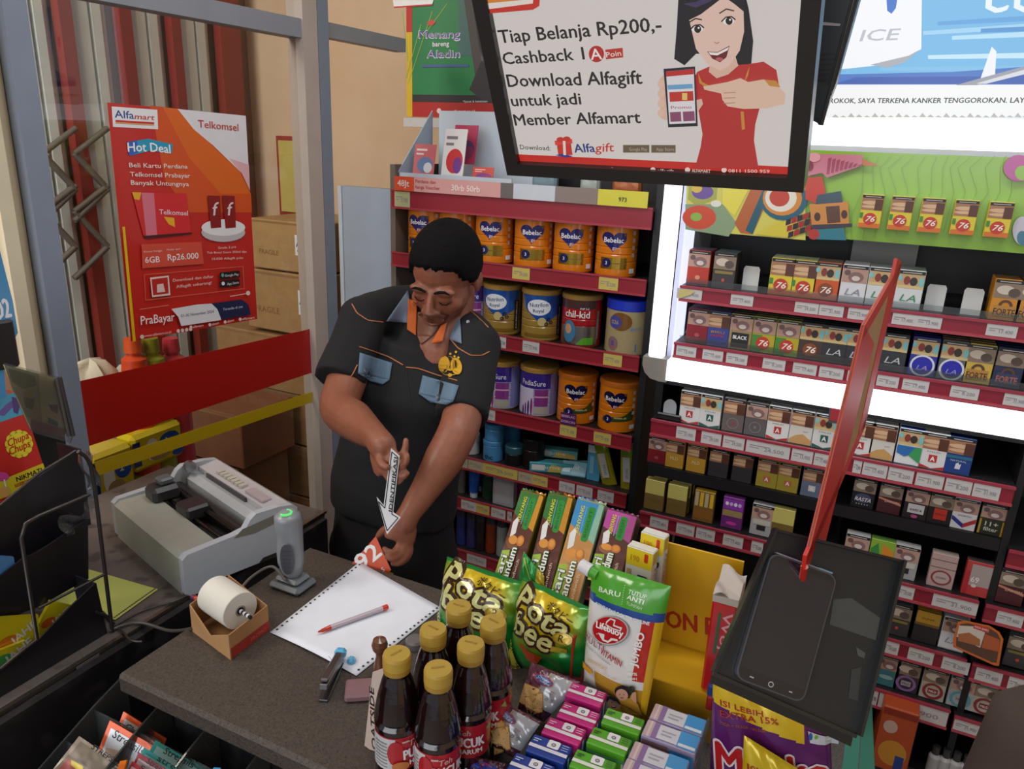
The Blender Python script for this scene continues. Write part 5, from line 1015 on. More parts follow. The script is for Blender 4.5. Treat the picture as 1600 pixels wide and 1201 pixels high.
b.rect(s, 0.0, 0.002, l1, 0.020, '#9e2a20'); b.text(s, 'PROMO', l1*0.5, 0.006, 0.007, '#c8564a', l1*0.4); b.build('side_panel', hold)
b = cwall('w', o0, u2*l2, 0.045, 0.050, '#b08558', mid=(0.5, 0.018)); b.build('side_panel', hold)
b = cwall('w', o0+u2*l2, u1*l1, 0.050, 0.055, '#9c7248'); b.build('side_panel', hold)
b = cwall('w', o0+u1*l1, u2*l2, 0.048, 0.060, '#a67d52'); b.build('side_panel', hold)
b = MB('cardboard'); b.prism([o0, o0+u1*l1, o0+u1*l1+u2*l2, o0+u2*l2], (0, 0, 0.002), '#a07648'); b.build('bottom_panel', hold)
rc = o0+(u1*l1*0.50+u2*l2*0.55)+Vector((0, 0, 0.052)); ax = u2
ax = Vector((-0.80, 0.60, 0)).normalized(); ax = (on(350, 945, Z=.95)-on(395, 975, Z=.95)).normalized()
roll = thing('paper_roll', rc-Vector((0, 0, 0.033)), 'white paper roll resting in the cut cardboard box', 'paper roll')
b = MB('paper', '#d6d2c8'); R_ = 0.031; b.lathe([(0.009, -0.037), (R_-0.001, -0.037), (R_, -0.036), (R_, 0.036), (R_-0.001, 0.037), (0.009, 0.037), (0.009, -0.037)], 36, rc, ax, '#dad6cb', close=False); b.build('paper_web', roll)
b = MB('cardboard'); b.lathe([(0.0065, -0.0375), (0.009, -0.0375), (0.009, 0.0375), (0.0065, 0.0375), (0.0065, -0.0375)], 20, rc, ax, '#8d8478', close=False); b.build('core', roll)
b = MB('gloss'); pe = rc-ax*0.030
for k in range(10): b.tube([pe-ax*(0.0045*k-0.01), pe-ax*(0.0045*(k+1)-0.01)], 0.0034, 8, '#2c6f90' if k < 3 else ('#1c1c20' if k % 2 else '#d8d8d8'))
tag(b.build('striped_stick'), 'black and white striped stick poking through the paper roll', 'stick')

# ---------------- handheld scanner on a stand
sp = on(458, 915, Z=CZ); scn = thing('barcode_scanner', sp, 'grey handheld barcode scanner with a green light on its stand', 'scanner')
b = MB('plastic', '#6e7176'); b.box((sp.x-0.035, sp.y-0.028, CZ), (sp.x+0.035, sp.y+0.028, CZ+0.014), '#5f6469', bev=0.006)
b.box((sp.x-0.026, sp.y-0.02, CZ+0.013), (sp.x+0.026, sp.y+0.02, CZ+0.024), '#6a6f74', bev=0.006); b.build('stand_base', scn)
def loft(b, rows, seg, col, kind=None, colfn=None):
    """rows: (x, y, z, rx, ry)"""
    n = len(rows)
    def fn(u, v):
        t = v*(n-1); i = min(int(t), n-2); f = t-i; a, c = rows[i], rows[i+1]; r = [a[k]+(c[k]-a[k])*f for k in range(5)]
        an = 2*math.pi*u; return Vector((r[0]+r[3]*math.cos(an), r[1]+r[4]*math.sin(an), r[2]))
    b.col = col; b.grid(fn, seg, (n-1)*3, colfn, kind); return b
b = MB('plastic', '#74787c'); loft(b, [(sp.x, sp.y, CZ+0.022, 0.014, 0.014), (sp.x, sp.y, CZ+0.032, 0.019, 0.018), (sp.x-0.002, sp.y, CZ+0.05, 0.024, 0.022), (sp.x-0.004, sp.y+0.002, CZ+0.072, 0.024, 0.023), (sp.x-0.005, sp.y+0.005, CZ+0.10, 0.021, 0.024), (sp.x-0.006, sp.y+0.004, CZ+0.122, 0.023, 0.026), (sp.x-0.006, sp.y+0.002, CZ+0.140, 0.022, 0.024), (sp.x-0.006, sp.y+0.002, CZ+0.148, 0.012, 0.014), (sp.x-0.006, sp.y+0.002, CZ+0.150, 0.001, 0.001)], 24, '#868a90'); b.build('body', scn)
s = Cyl((sp.x-0.002, sp.y, CZ), 0.0245, math.radians(-62), 0.006); b = MB('plastic'); b.ell(s, 0, 0.068, 0.013, 0.030, '#4a4d54'); 
for k in range(5): b.rect(s, -0.009, 0.052+k*0.008, 0.009, 0.0535+k*0.008, '#3c3f46')
b.build('grip_pad', scn)
b = MB('emit0.8'); tc_ = Vector((sp.x-0.004, sp.y-0.004, CZ+0.1505))
b.tube([tc_+Vector((0.010*math.cos(t), 0.010*math.sin(t), -0.002)) for t in [math.radians(a) for a in range(-100, 130, 20)]], 0.0022, 6, '#5fe070'); b.build('status_light', scn)
# cables
def cable(pts, r, col, label):
    P = [Vector(p) for p in pts]; Q = []
    for i in range(len(P)-1):
        p0 = P[max(i-1, 0)]; p1 = P[i]; p2 = P[i+1]; p3 = P[min(i+2, len(P)-1)]
        for k in range(8):
            t = k/8; Q.append(0.5*((2*p1)+(p2-p0)*t+(2*p0-5*p1+4*p2-p3)*t*t+(3*p1-p0-3*p2+p3)*t**3))
    Q.append(P[-1]); b = MB('plastic', col); b.tube(Q, r, 6, col); return tag(b.build('cable'), label, 'cable', 'cables on the counters')
cz = LZ+0.005
cable([on(445, 905, Z=CZ+0.03), on(425, 885, Z=CZ+.01), on(395, 900, Z=CZ+.012), on(372, 925, Z=CZ+.01), on(350, 958, Z=cz)], 0.0028, '#6a655f', 'grey cable from the scanner toward the paper roll')
cable([on(170, 985, Z=cz), on(215, 972, Z=cz), on(265, 985, Z=cz), on(300, 982, Z=CZ+.006)], 0.003, '#4c463f', 'dark grey cable ending under the cut cardboard box')
cable([on(178, 978, Z=cz), on(220, 955, Z=cz), on(270, 940, Z=cz), on(292, 930, Z=cz)], 0.0022, '#39332e', 'thin black cable along the side counter edge')
cable([on(160, 955, Z=cz), on(190, 985, Z=cz), on(205, 1000, Z=cz), on(222, 1002, Z=cz)], 0.002, '#2e2a27', 'looped black wire behind the wire rack foot')
a = on(300, 932, Z=CZ+0.012); b = MB('plastic')
dv = (on(322, 940, Z=CZ+.012)-a)/4
for k, c in enumerate(('#6a2a4c', '#b8402a', '#c87a2c', '#c8c8cc')): b.tube([a+dv*k, a+dv*(k+1)], 0.0045, 8, c)
tag(b.build('marker_cap'), 'tiny striped marker lying at the printer corner', 'marker')

# ---------------- dot matrix printer
A0 = on(291, 934, Z=LZ); B0 = on(468, 862, Z=LZ); D0 = on(158, 850, Z=LZ)
ux = Vector((0, 1, 0)); ux = (B0-A0); ux.z = 0; ux.normalize(); uy = Vector((-ux.y, ux.x, 0))
if uy.x > 0: uy = -uy
DP = (B0-A0).length*1.0; WPn = min((D0-A0).dot(uy)*1.07, 0.42)
def PM(a, c, h): return A0 + ux*a + uy*c + Vector((0, 0, h))      # a: depth along right side, c: across, h: up
prn = thing('dot_matrix_printer', PM(DP/2, WPn/2, 0), 'old grey dot matrix printer without its cover on the side counter', 'printer')
side = [(0, 0.006), (0, 0.078), (0.010, 0.086), (0.05, 0.088), (0.10, 0.090), (0.125, 0.094), (0.138, 0.112), (0.15, 0.120), (0.20, 0.118), (DP-0.01, 0.112), (DP, 0.104), (DP, 0.02), (DP*0.66, 0.02), (DP*0.62, 0.012), (DP*0.30, 0.012), (DP*0.27, 0.0), (0.01, 0.0)]
b = MB('plastic', '#8d9096'); b.prism([PM(a, 0, h) for a, h in side], uy*0.016, '#b2b6bc')
b.prism([PM(DP*.42, -0.0006, 0.085), PM(DP*.50, -0.0006, 0.098), PM(DP*.82, -0.0006, 0.105), PM(DP*.80, -0.0006, 0.086), PM(DP*.60, -0.0006, 0.080)], uy*0.001, '#7a776c'); b.build('side_panel', prn)
b = MB('plastic', '#8d9096'); b.prism([PM(a, WPn-0.016, h) for a, h in side], uy*0.016, '#a8abb0'); b.build('side_panel', prn)
b = MB('plastic', '#7d7d74'); q = [(0, 0.0), (0.0, 0.075), (0.012, 0.082), (0.075, 0.082), (0.075, 0.05), (0.08, 0.0)]
b.prism([PM(a, 0.016, h) for a, h in q], uy*(WPn-0.032), '#9a9a8f'); b.build('front_body', prn)
b = MB('plastic', '#6c6d6c'); b.prism([PM(a, 0.016, h) for a, h in ((0.08, 0.0), (0.08, 0.055), (DP-0.02, 0.055), (DP-0.02, 0.0))], uy*(WPn-0.032), '#3c3a3a'); b.build('inner_tray', prn)
b = MB('plastic', '#8d8f90'); b.prism([PM(a, 0.016, h) for a, h in ((0.155, 0.055), (0.155, 0.09), (0.17, 0.10), (0.19, 0.096), (0.19, 0.055))], uy*(WPn-0.032), '#a4a6a9'); b.build('paper_bar', prn)
b = MB('metal'); b.tube([PM(0.115, 0.02, 0.085), PM(0.115, WPn-0.02, 0.085)], 0.006, 10, '#3a3838'); b.build('carriage_rod', prn)
b = MB('plastic'); b.tube([PM(0.135, 0.02, 0.075), PM(0.135, WPn-0.02, 0.075)], 0.013, 12, '#1f1d1e'); b.build('platen', prn)
b = MB('metal'); b.tube([PM(0.09, 0.02, 0.078), PM(0.09, WPn-0.03, 0.078)], 0.004, 8, '#504c4a'); b.build('carriage_rod', prn)
b = MB('plastic'); b.box((0, 0, 0), (0.05, 0.055, 0.03), '#262425', bev=0.005, M=Matrix.Translation(PM(0.075, WPn*0.42, 0.072)) @ Matrix(((ux.x, uy.x, 0, 0), (ux.y, uy.y, 0, 0), (0, 0, 1, 0), (0, 0, 0, 1)))); b.build('print_head', prn)
MP = Matrix(((ux.x, uy.x, 0, 0), (ux.y, uy.y, 0, 0), (0, 0, 1, 0), (0, 0, 0, 1)))
b = MB('plastic'); b.box((0, 0, 0), (0.06, 0.05, 0.035), '#2b2a2b', bev=0.008, M=Matrix.Translation(PM(0.055, WPn-0.085, 0.078)) @ MP); b.box((0.02, 0.01, 0.035), (0.05, 0.04, 0.05), '#55585a', bev=0.004, M=Matrix.Translation(PM(0.055, WPn-0.085, 0.078)) @ MP); b.build('gear_box', prn)
b = MB('plastic'); b.prism([PM(a, 0.10, h) for a, h in ((0.205, 0.07), (0.205, 0.098), (DP-0.06, 0.108), (DP-0.06, 0.08))], uy*(WPn-0.16), '#3f383a'); b.prism([PM(a, 0.13, h) for a, h in ((0.215, 0.092), (0.215, 0.104), (0.228, 0.108), (0.228, 0.096))], uy*(WPn-0.22), '#8a8680'); b.build('ribbon_cover', prn)
b = MB('plastic'); b.prism([PM(a, 0.016, h) for a, h in ((DP-0.055, 0.05), (DP-0.055, 0.108), (DP-0.012, 0.113), (DP, 0.104), (DP, 0.02))], uy*(WPn-0.032), '#b0abad')
b.build('rear_cover', prn)
b = MB('plastic'); M_ = Matrix.Translation(PM(DP-0.048, 0.05, 0.1105)) @ MP
b.box((0, 0, 0), (0.02, 0.07, 0.004), '#a89a9c', M=M_)
for k in range(7): b.box((0.002, 0.09+k*0.016, 0), (0.018, 0.102+k*0.016, 0.005), '#b4aea0', M=M_)
b.build('button_strip', prn)
b = MB('metal'); b.lathe([(0.012, 0), (0.012, 0.014), (0.006, 0.016), (0.006, 0.02)], 14, PM(0.16, WPn-0.035, 0.12), uy, '#a8acb0'); b.build('knob', prn)
b = MB('plastic'); b.lathe([(0, -0.02), (0.016, -0.02), (0.016, 0.0), (0.0, 0.0)], 14, PM(0.03, WPn+0.016, 0.03), uy, '#2c2a2a'); b.build('knob', prn)

# ---------------- wire candy rack at the left
RX = -1.075
rack = thing('wire_display_rack', (RX-0.1, 0.5, LZ), 'black wire rack with stepped pockets of sweets at the left edge', 'rack')
def xp(px, py, X=RX): return on(px, py, X=X)
def wire(pts, X=RX, r=0.0028, closed=False):
    b = MB('wire', '#3a3636'); b.tube([xp(x, y, X) for x, y in pts], r, 8, '#454040', closed=closed); b.build('wire', rack)
wire([(122, 705), (133, 712), (141, 724), (148, 760), (176, 990), (181, 1008)], r=0.0032)
wire([(181, 1008), (150, 1018), (0, 1104)], r=0.0030)
wire([(0, 1112), (60, 1080), (182, 1010)], RX+0.004)
wire([(140, 772), (60, 806), (40, 818), (33, 840), (58, 998), (0, 1045)], r=0.0030)
wire([(165, 896), (60, 950)], r=0.0024); wire([(150, 955), (172, 964)], r=0.002)
wire([(118, 704), (60, 740), (0, 790)], RX-0.012, 0.0024)
def pocket(poly, X, depth, name='pocket', col='#17151a'):
    P = [xp(x, y, X) for x, y in poly]; b = MB('plastic', col); b.prism(P, (-0.003, 0, 0), col); b.build(name, rack)
    return P
# front sheets (facing the aisle) of each pocket, lowest first
pocket([(-40, 1080), (-40, 1072), (0, 1046), (60, 1000), (110, 948), (148, 912), (168, 1002), (150, 1012), (0, 1095)], RX-0.005, 0)
pocket([(-40, 930), (0, 900), (36, 872), (60, 862), (135, 812), (136, 905), (60, 948), (40, 955), (0, 975), (-40, 990)], RX-0.055, 0)
pocket([(-60, 880), (-60, 820), (0, 790), (60, 745), (124, 702), (140, 820), (60, 858), (0, 900)], RX-0.10, 0)
for (pts, X) in (([(148, 912), (168, 1002)], RX-0.005), ([(135, 812), (136, 905)], RX-0.055), ([(124, 702), (140, 820)], RX-0.10)):
    a, c = xp(*pts[0], X), xp(*pts[1], X); b = MB('plastic'); b.prism([a, c, c+Vector((-0.06, 0.0, 0)), a+Vector((-0.06, 0, 0.0))], (0, 0.003, 0), '#1d1b20'); b.build('pocket_end', rack)
b = MB('plastic'); p = xp(140, 820, RX-0.12); b.box((RX-0.34, 0.0, LZ+0.10), (RX-0.16, p.y, LZ+0.102), '#151317'); b.build('tray_floor', rack)
b = MB('plastic'); p0_ = xp(60, 640, RX-0.2); p1_ = xp(140, 1000, RX-0.2); b.box((RX-0.25, 0.1, LZ+0.0), (RX-0.245, xp(120, 720, RX-.22).y, LZ+0.36), '#131115'); b.build('back_sheet', rack)
for i, (pts, c1, l) in enumerate((([(112, 945), (80, 938), (55, 985), (70, 1000), (105, 968)], 0, 'yellow sweet packet with silver lettering, rightmost in the lowest pocket'), ([(60, 960), (-10, 965), (-20, 1030), (20, 1030), (62, 1000)], 1, 'yellow sweet packet with orange picture at the photo edge'), ([(40, 1000), (-10, 1020), (-30, 1060), (10, 1045), (60, 1010)], 2, 'yellow green sweet packet at the front of the lowest pocket'))):
    X = RX-0.03-0.008*(2-i); s = Surf((X, 0, 0), (0, 1, 0), (0, 0, 1)); b = MB('foil', '#c8b81c'); q = [s.px(*p) for p in pts]
    uc = sum(a for a, _ in q)/len(q); vc = sum(a for _, a in q)/len(q)
    b.prism([s.P(a, c_, -0.006) for a, c_ in q], s.N*0.006, '#cbbb1e'); w = max(a for a, _ in q)-min(a for a, _ in q)
    b.ell(s, uc-0.15*w, vc, w*0.2, w*0.12, ('#c8601c', '#c8741c', '#4c9c4c')[i]); b.text(s, 'JAHE', uc-0.05*w, vc-0.01, w*0.16, '#d8d8d4', bold=0.05, rot=0.3)
    tag(b.build('sweet_packet'), l, 'packet', 'yellow sweet packets')
s = Surf((RX-0.06, 0, 0), (0, 1, 0), (0, 0, 1)); q = [s.px(*p) for p in ((-12, 868), (22, 870), (24, 882), (-4, 905), (-14, 900))]; b = MB('foil', '#4a86c0'); b.prism([s.P(a, c_, -0.006) for a, c_ in q], s.N*0.005, '#4f8ac4'); tag(b.build('sweet_packet'), 'light blue packet corner above the lowest pocket', 'packet')
# sweets cartons
s = Surf((RX-0.085, 0, 0), (0, 1, 0), (-0.12, 0, 1)); s.crop(0, 440, 3.336)
q = [s.px(*p) for p in ((-60, 610), (108, 570), (138, 685), (222, 945), (228, 975), (0, 1160), (-60, 1190))]
b = MB('gloss', '#c42f2a'); b.prism([s.P(a, c_, -0.04) for a, c_ in q], s.N*0.04, '#c6322c')
b.ppoly(s, [(-60, 610), (108, 570), (138, 685), (-60, 752)], '#4fa4c4'); b.ppoly(s, [(-20, 690), (30, 640), (110, 585), (118, 625), (70, 650), (20, 700)], '#6c5a9c'); b.ppoly(s, [(60, 600), (112, 612), (92, 690), (70, 680)], '#54407c')
n_ = 12; cx_, cy_ = 98, 845
for k in range(n_): b.pell(s, (cx_+50*math.cos(2*math.pi*k/n_), cy_+50*math.sin(2*math.pi*k/n_)), 24, 24, '#e8d73c', n=12); b.lay -= 1
b.lay += 1; b.pell(s, (cx_, cy_), 60, 58, '#e8d73c'); b.ptext(s, 'Chupa', (42, 862), (150, 815), 40, '#c42a22', 0.03, 0.2); b.ptext(s, 'Chups', (48, 905), (156, 858), 40, '#c42a22', 0.03, 0.2)
b.ppoly(s, [(-60, 1060), (0, 1035), (222, 945), (232, 975), (140, 1045), (40, 1118), (-60, 1150)], '#d8c62c'); b.ptext(s, 'NIKMATI', (86, 1042), (218, 992), 26, '#2c1c1c', 0.05); b.ptext(s, 'KESERUAN', (78, 1072), (160, 1036), 17, '#b83a22', 0.05)
b.pell(s, (8, 1015), 36, 24, '#d84c9c'); b.ppoly(s, [(14, 1030), (22, 1030), (34, 1078), (26, 1080)], '#e8e8e8'); b.pell(s, (20, 1095), 30, 28, '#d8a45c')
tag(b.build('lollipop_box'), 'red lollipop carton with a yellow flower emblem', 'box')
s = Surf((RX-0.14, 0, 0), (0, 1, 0), (-0.05, 0, 1)); q = [s.px(*p) for p in ((-60, 380), (0, 392), (20, 470), (28, 520), (5, 560), (10, 620), (-60, 640))]; b = MB('gloss', '#3c86bc'); b.prism([s.P(a, c_, -0.02) for a, c_ in q], s.N*0.02, '#4a8fc0')
b.ppoly(s, [(-40, 520), (20, 500), (10, 560), (-40, 640)], '#5c4c94'); b.ptext(s, 'O2', (-8, 500), (18, 494), 30, '#e4e8f0', 0.05); tag(b.build('gum_carton'), 'blue and violet gum carton above the red lollipop carton', 'box')
s.crop(0, 0, 1)
A = xp(34, 572, RX-0.20); B = xp(0, 512, RX-0.20); b = MB('plastic'); b.box((RX-0.40, A.y-0.18, A.z), (RX-0.20, A.y, B.z+0.01), '#211f20', bev=0.004); tag(b.build('black_box'), 'small black box standing behind the sweets at the photo edge', 'box')
b = MB('matte'); b.box((RX-0.40, A.y-0.16, LZ), (RX-0.26, A.y-0.02, A.z-0.001), '#191719'); tag(b.build('box_stand'), 'black stand that carries the small black box', 'stand')
# acrylic sign holder
s = Surf((RX-0.115, 0, 0), (0, 1, 0), (0, 0, 1)).crop(0, 440, 3.336)
q = [s.px(*p) for p in ((15, 420), (300, 495), (372, 800), (360, 838), (150, 780), (60, 560))]
ac = thing('sign_holder', s.P(*q[3], 0), 'clear acrylic holder with a faded yellow picture card', 'sign holder')
b = MB('card', '#8d8568'); qq = [s.px(*p) for p in ((20, 432), (285, 500), (345, 770), (335, 812), (160, 765), (70, 560))]; b.prism([s.P(a, c_, -0.002) for a, c_ in qq], s.N*0.0018, '#c8bd86')
b.ppoly(s, [(20, 432), (200, 480), (220, 740), (140, 705), (60, 550)], '#a89a78'); b.ppoly(s, [(160, 715), (345, 770), (335, 812), (160, 765)], '#9c5a4c')
b.ppoly(s, [(40, 450), (180, 490), (190, 540), (120, 560), (60, 520)], '#77684f'); b.pell(s, (145, 580), 26, 22, '#a08c3c'); b.ppoly(s, [(120, 600), (180, 610), (170, 670), (130, 650)], '#6c5c44')
b.ppoly(s, [(225, 560), (280, 560), (300, 620), (290, 690), (250, 660), (230, 610)], '#c4c090'); b.ppoly(s, [(250, 640), (300, 640), (300, 690), (265, 670)], '#6a5048'); b.ppoly(s, [(248, 705), (300, 730), (300, 755), (252, 735)], '#56607c'); b.build('picture_card', ac)
b = MB('clear'); b.prism([s.P(a, c_, 0.002) for a, c_ in q], s.N*0.003); b.build('acrylic_sheet', ac)
b = MB('gloss'); b.tube([s.P(*s.px(300, 495), 0.004), s.P(*s.px(372, 800), 0.004)], 0.004, 6, '#3c3a3c'); b.tube([s.P(*s.px(285, 505), 0.004), s.P(*s.px(350, 800), 0.004)], 0.003, 6, '#504c4a'); b.build('holder_edge', ac); s.crop(0, 0, 1)
# crumpled cellophane
for i, (px, py, r) in enumerate(((126, 815, 0.02), (140, 735, 0.018))):
    p = xp(px, py, RX-0.06 if i == 0 else RX-0.02); b = MB('bagclear')
    b.grid(lambda u, v: p+Vector((0.012*math.sin(9*u+4*v), (u-.5)*(.07 if i == 0 else .02)+0.004*math.sin(7*v), (v-.5)*(.03 if i == 0 else .06)+0.012*(u if i == 0 else 0)+0.004*math.sin(11*u))), 10, 8)
    tag(b.build('cellophane'), ('crumpled clear film in the upper pocket of the rack', 'clear film hanging on the outer wire of the rack')[i], 'wrapping')

# ---------------- pastille sachets in clear pockets below the counter
bag_ = thing('clear_pocket_rack', (-0.86, 0.56, 0.69), 'clear acrylic pockets with pastille sachets below the counter front', 'rack')
pz = 0.69
for y_, h_ in ((0.462, 0.07), (0.505, 0.085), (0.55, 0.10), (0.60, 0.12)):
    b = MB('clear'); b.box((-0.985, y_, pz), (-0.68, y_+0.003, pz+h_)); b.build('pocket_front', bag_)
for x in (-0.985, -0.885, -0.785, -0.683):
    b = MB('clear'); b.prism([Vector((x, 0.462, pz)), Vector((x, 0.658, pz)), Vector((x, 0.658, pz+0.15)), Vector((x, 0.60, pz+0.13)), Vector((x, 0.462, pz+0.07))], (0.003, 0, 0)); b.build('pocket_divider', bag_)
b = MB('plastic'); b.box((-0.99, 0.458, pz-0.006), (-0.675, 0.659, pz), '#1a181a'); b.build('pocket_floor', bag_)
def sachet(pts, crop, depth_z, body, edge, txt, label, tc='#1c2028', sub=None, tp=None):
    """four corners by pixel on a leaning plane facing the viewer"""
    c0 = at(crop[0]+pts[3][0]/crop[2], crop[1]+pts[3][1]/crop[2], depth_z); c1 = at(crop[0]+pts[2][0]/crop[2], crop[1]+pts[2][1]/crop[2], depth_z-0.005); c2 = at(crop[0]+pts[0][0]/crop[2], crop[1]+pts[0][1]/crop[2], depth_z+0.012)
    s = Surf(c0, c1-c0, c2-c0).crop(*crop); q = [s.px(*p) for p in pts]; ex = 0.045 if s.P(*q[2]).z > 0.74 else 0.02; q[2] = (q[2][0], q[2][1]-ex); q[3] = (q[3][0], q[3][1]-ex); b = MB('foil', edge); b.prism([s.P(a, c_, -0.003) for a, c_ in q], s.N*0.003, edge)
    cx = sum(a for a, _ in q)/4; cy = sum(c_ for _, c_ in q)/4; b.poly(s, [(cx+(a-cx)*0.84, cy+(c_-cy)*0.84) for a, c_ in q], body)
    if tp: b.ptext(s, txt, tp[0], tp[1], tp[2], tc, 0.02)
    if sub: b.ppoly(s, sub[0], sub[1])
    s.crop(0, 0, 1); return tag(b.build('pastille_sachet'), label, 'sachet', 'pastille sachets under the counter')
cc = (60, 1040, 4.706)
sachet([(625, 335), (940, 535), (900, 760), (560, 600)], cc, 1.16, '#c9cacd', '#d8561e', 'Chrapsils', 'orange edged sachet standing behind the other orange one', tp=((635, 455), (830, 590), 42))
sachet([(525, 400), (850, 590), (760, 860), (440, 700)], cc, 1.13, '#cfd0d3', '#d8561e', 'Strepsils', 'front orange edged sachet with large black lettering', tp=((540, 520), (760, 660), 60), sub=([(500, 600), (590, 620), (690, 680), (640, 720), (480, 660)], '#c8a898'))
sachet([(860, 545), (1215, 750), (1160, 860), (850, 660)], cc, 1.09, '#7fa8a8', '#2c8c86', 'Strepsils', 'teal sachet second from the right', tp=((915, 640), (1130, 752), 46))
sachet([(775, 600), (1100, 800), (1040, 920), (760, 760)], cc, 1.065, '#86acac', '#2f9490', 'strep', 'teal sachet in front of the other teal one', tp=((870, 690), (1040, 790), 40))
sachet([(735, 635), (950, 770), (900, 900), (700, 800)], cc, 1.045, '#b4a4a8', '#8c2430', 'Strep', 'dark red sachet between the orange and teal sachets', tp=((790, 710), (900, 780), 40))
sachet([(690, 700), (830, 790), (800, 900), (660, 830)], cc, 1.03, '#b8a0a4', '#9c2834', 'Str', 'front dark red sachet', tp=((740, 760), (820, 810), 36))
sachet([(300, 515), (620, 735), (590, 860), (290, 600)], cc, 1.10, '#8a7c6c', '#a89888', 'STREPSILS', 'brown grey sachet seen from its folded edge', tp=((385, 605), (590, 745), 36))
sachet([(600, 700), (650, 690), (660, 800), (600, 790)], cc, 1.02, '#d86820', '#e07824', ' ', 'small orange sachet corner in front')
sachet([(220, 650), (420, 790), (390, 880), (190, 720)], cc, 1.06, '#8c3a30', '#6c5c4c', ' ', 'dull brown and red sachet at the lower left', sub=([(240, 690), (330, 740), (320, 800), (240, 730)], '#b8a02c'))
sachet([(1290, 745), (1340, 748), (1350, 800), (1280, 800)], cc, 1.02, '#3c98cc', '#4aa4d8', ' ', 'bright blue sachet tip under the counter edge')
# ================================================================== goods on the granite counter
# ---- tea bottles
def tea_bottle():
    b = MB('tea', '#180807'); R = 0.0285
    pr = [(0.001, 0.0), (0.022, 0.0), (0.027, 0.004), (R, 0.012), (R, 0.022), (R-0.0025, 0.026), (R, 0.030), (R-0.001, 0.042), (R-0.001, 0.092), (R, 0.100), (R-0.003, 0.105), (R, 0.110), (R-0.002, 0.122), (R-0.005, 0.138), (0.019, 0.156), (0.0155, 0.166), (0.0150, 0.172)]
    b.lathe([(r, z) for r, z in pr], 28, col='#1a0807', close=False); o = b.build('tea_bottle', origin=(0, 0, 0))
    s = Cyl((0, 0, 0), R-0.0008, math.radians(-75), 0.006); b = MB('gloss', '#b0202a'); b.lathe([(R-0.0008, 0.043), (R-0.0006, 0.044), (R-0.0006, 0.091), (R-0.0008, 0.092)], 36, col='#b4222c', close=False)
    b.rect(s, -0.065, 0.044, -0.028, 0.091, '#c8c6c8'); b.ell(s, -0.028, 0.070, 0.010, 0.018, '#b4222c')
    for k in range(8): b.rect(s, -0.056, 0.048+k*0.005, -0.038, 0.0495+k*0.005, '#8a888c')
    b.text(s, 'Teh', -0.004, 0.079, 0.008, '#d8b0ac', 0.016, 0.02, 'c', 0.1, 0.2); b.text(s, 'PUCUK', 0.002, 0.062, 0.014, '#f0ecec', 0.040, 0.06, 'c', 0.05); b.text(s, 'HARUM', 0.004, 0.052, 0.007, '#f0ecec', 0.030, 0.05, 'c', 0.05)
    b.rect(s, -0.02, 0.086, -0.012, 0.0885, '#d8b0ac'); b.poly(s, [(0.024, 0.084), (0.030, 0.090), (0.032, 0.080)], '#8ca83c'); b.ell(s, -0.022, 0.052, 0.010, 0.007, '#c87840'); b.rect(s, 0.035, 0.044, 0.06, 0.05, '#3c8c3c')
    b.build('label', o)
    c = MB('plastic', '#b8963c'); pr = [(0.0165, 0.170, '#a88438'), (0.0168, 0.174, '#a87c2c'), (0.0165, 0.1755, '#b8963c'), (0.0172, 0.177, '#b8963c'), (0.0172, 0.190, '#b8963c'), (0.0160, 0.1935, '#bc9c44'), (0.0001, 0.1937, '#bc9c44')]
    c.lathe(pr, 40, close=False); q = Surf((0, 0, 0.1937), (1, 0, 0), (0, 1, 0)); c.text(q, 'PUCUK', 0, -0.001, 0.0035, '#a47c30', 0.016, 0.02, 'c'); c.build('cap', o)
    return o
bt = [(620, 1022, 0.0, 'tea bottle with gold cap, leftmost of the six'), (677, 983, 0.3, 'tea bottle with gold cap, middle of the left row'), (717, 948, 0.5, 'tea bottle with gold cap, farthest from the viewer on the left row'),
      (685, 1045, 0.9, 'tea bottle with gold cap, frontmost in the group'), (736, 1006, 0.55, 'tea bottle with gold cap, middle of the right row'), (771, 972, 0.2, 'tea bottle with gold cap beside the green crisp bags')]
proto = None
for i, (px, py, rz, l) in enumerate(bt):
    p = on(px, py-2, Z=CZ+0.1937)
    if proto is None: proto = tea_bottle(); o = proto
    else: o = dup(proto, (0, 0, 0))
    o.location = (p.x, p.y, CZ); o.rotation_euler.z = 1.25 if i == 0 else 0.75 if i == 3 else rz-0.4; tag(o, l, 'bottle', 'bottled tea on the counter')

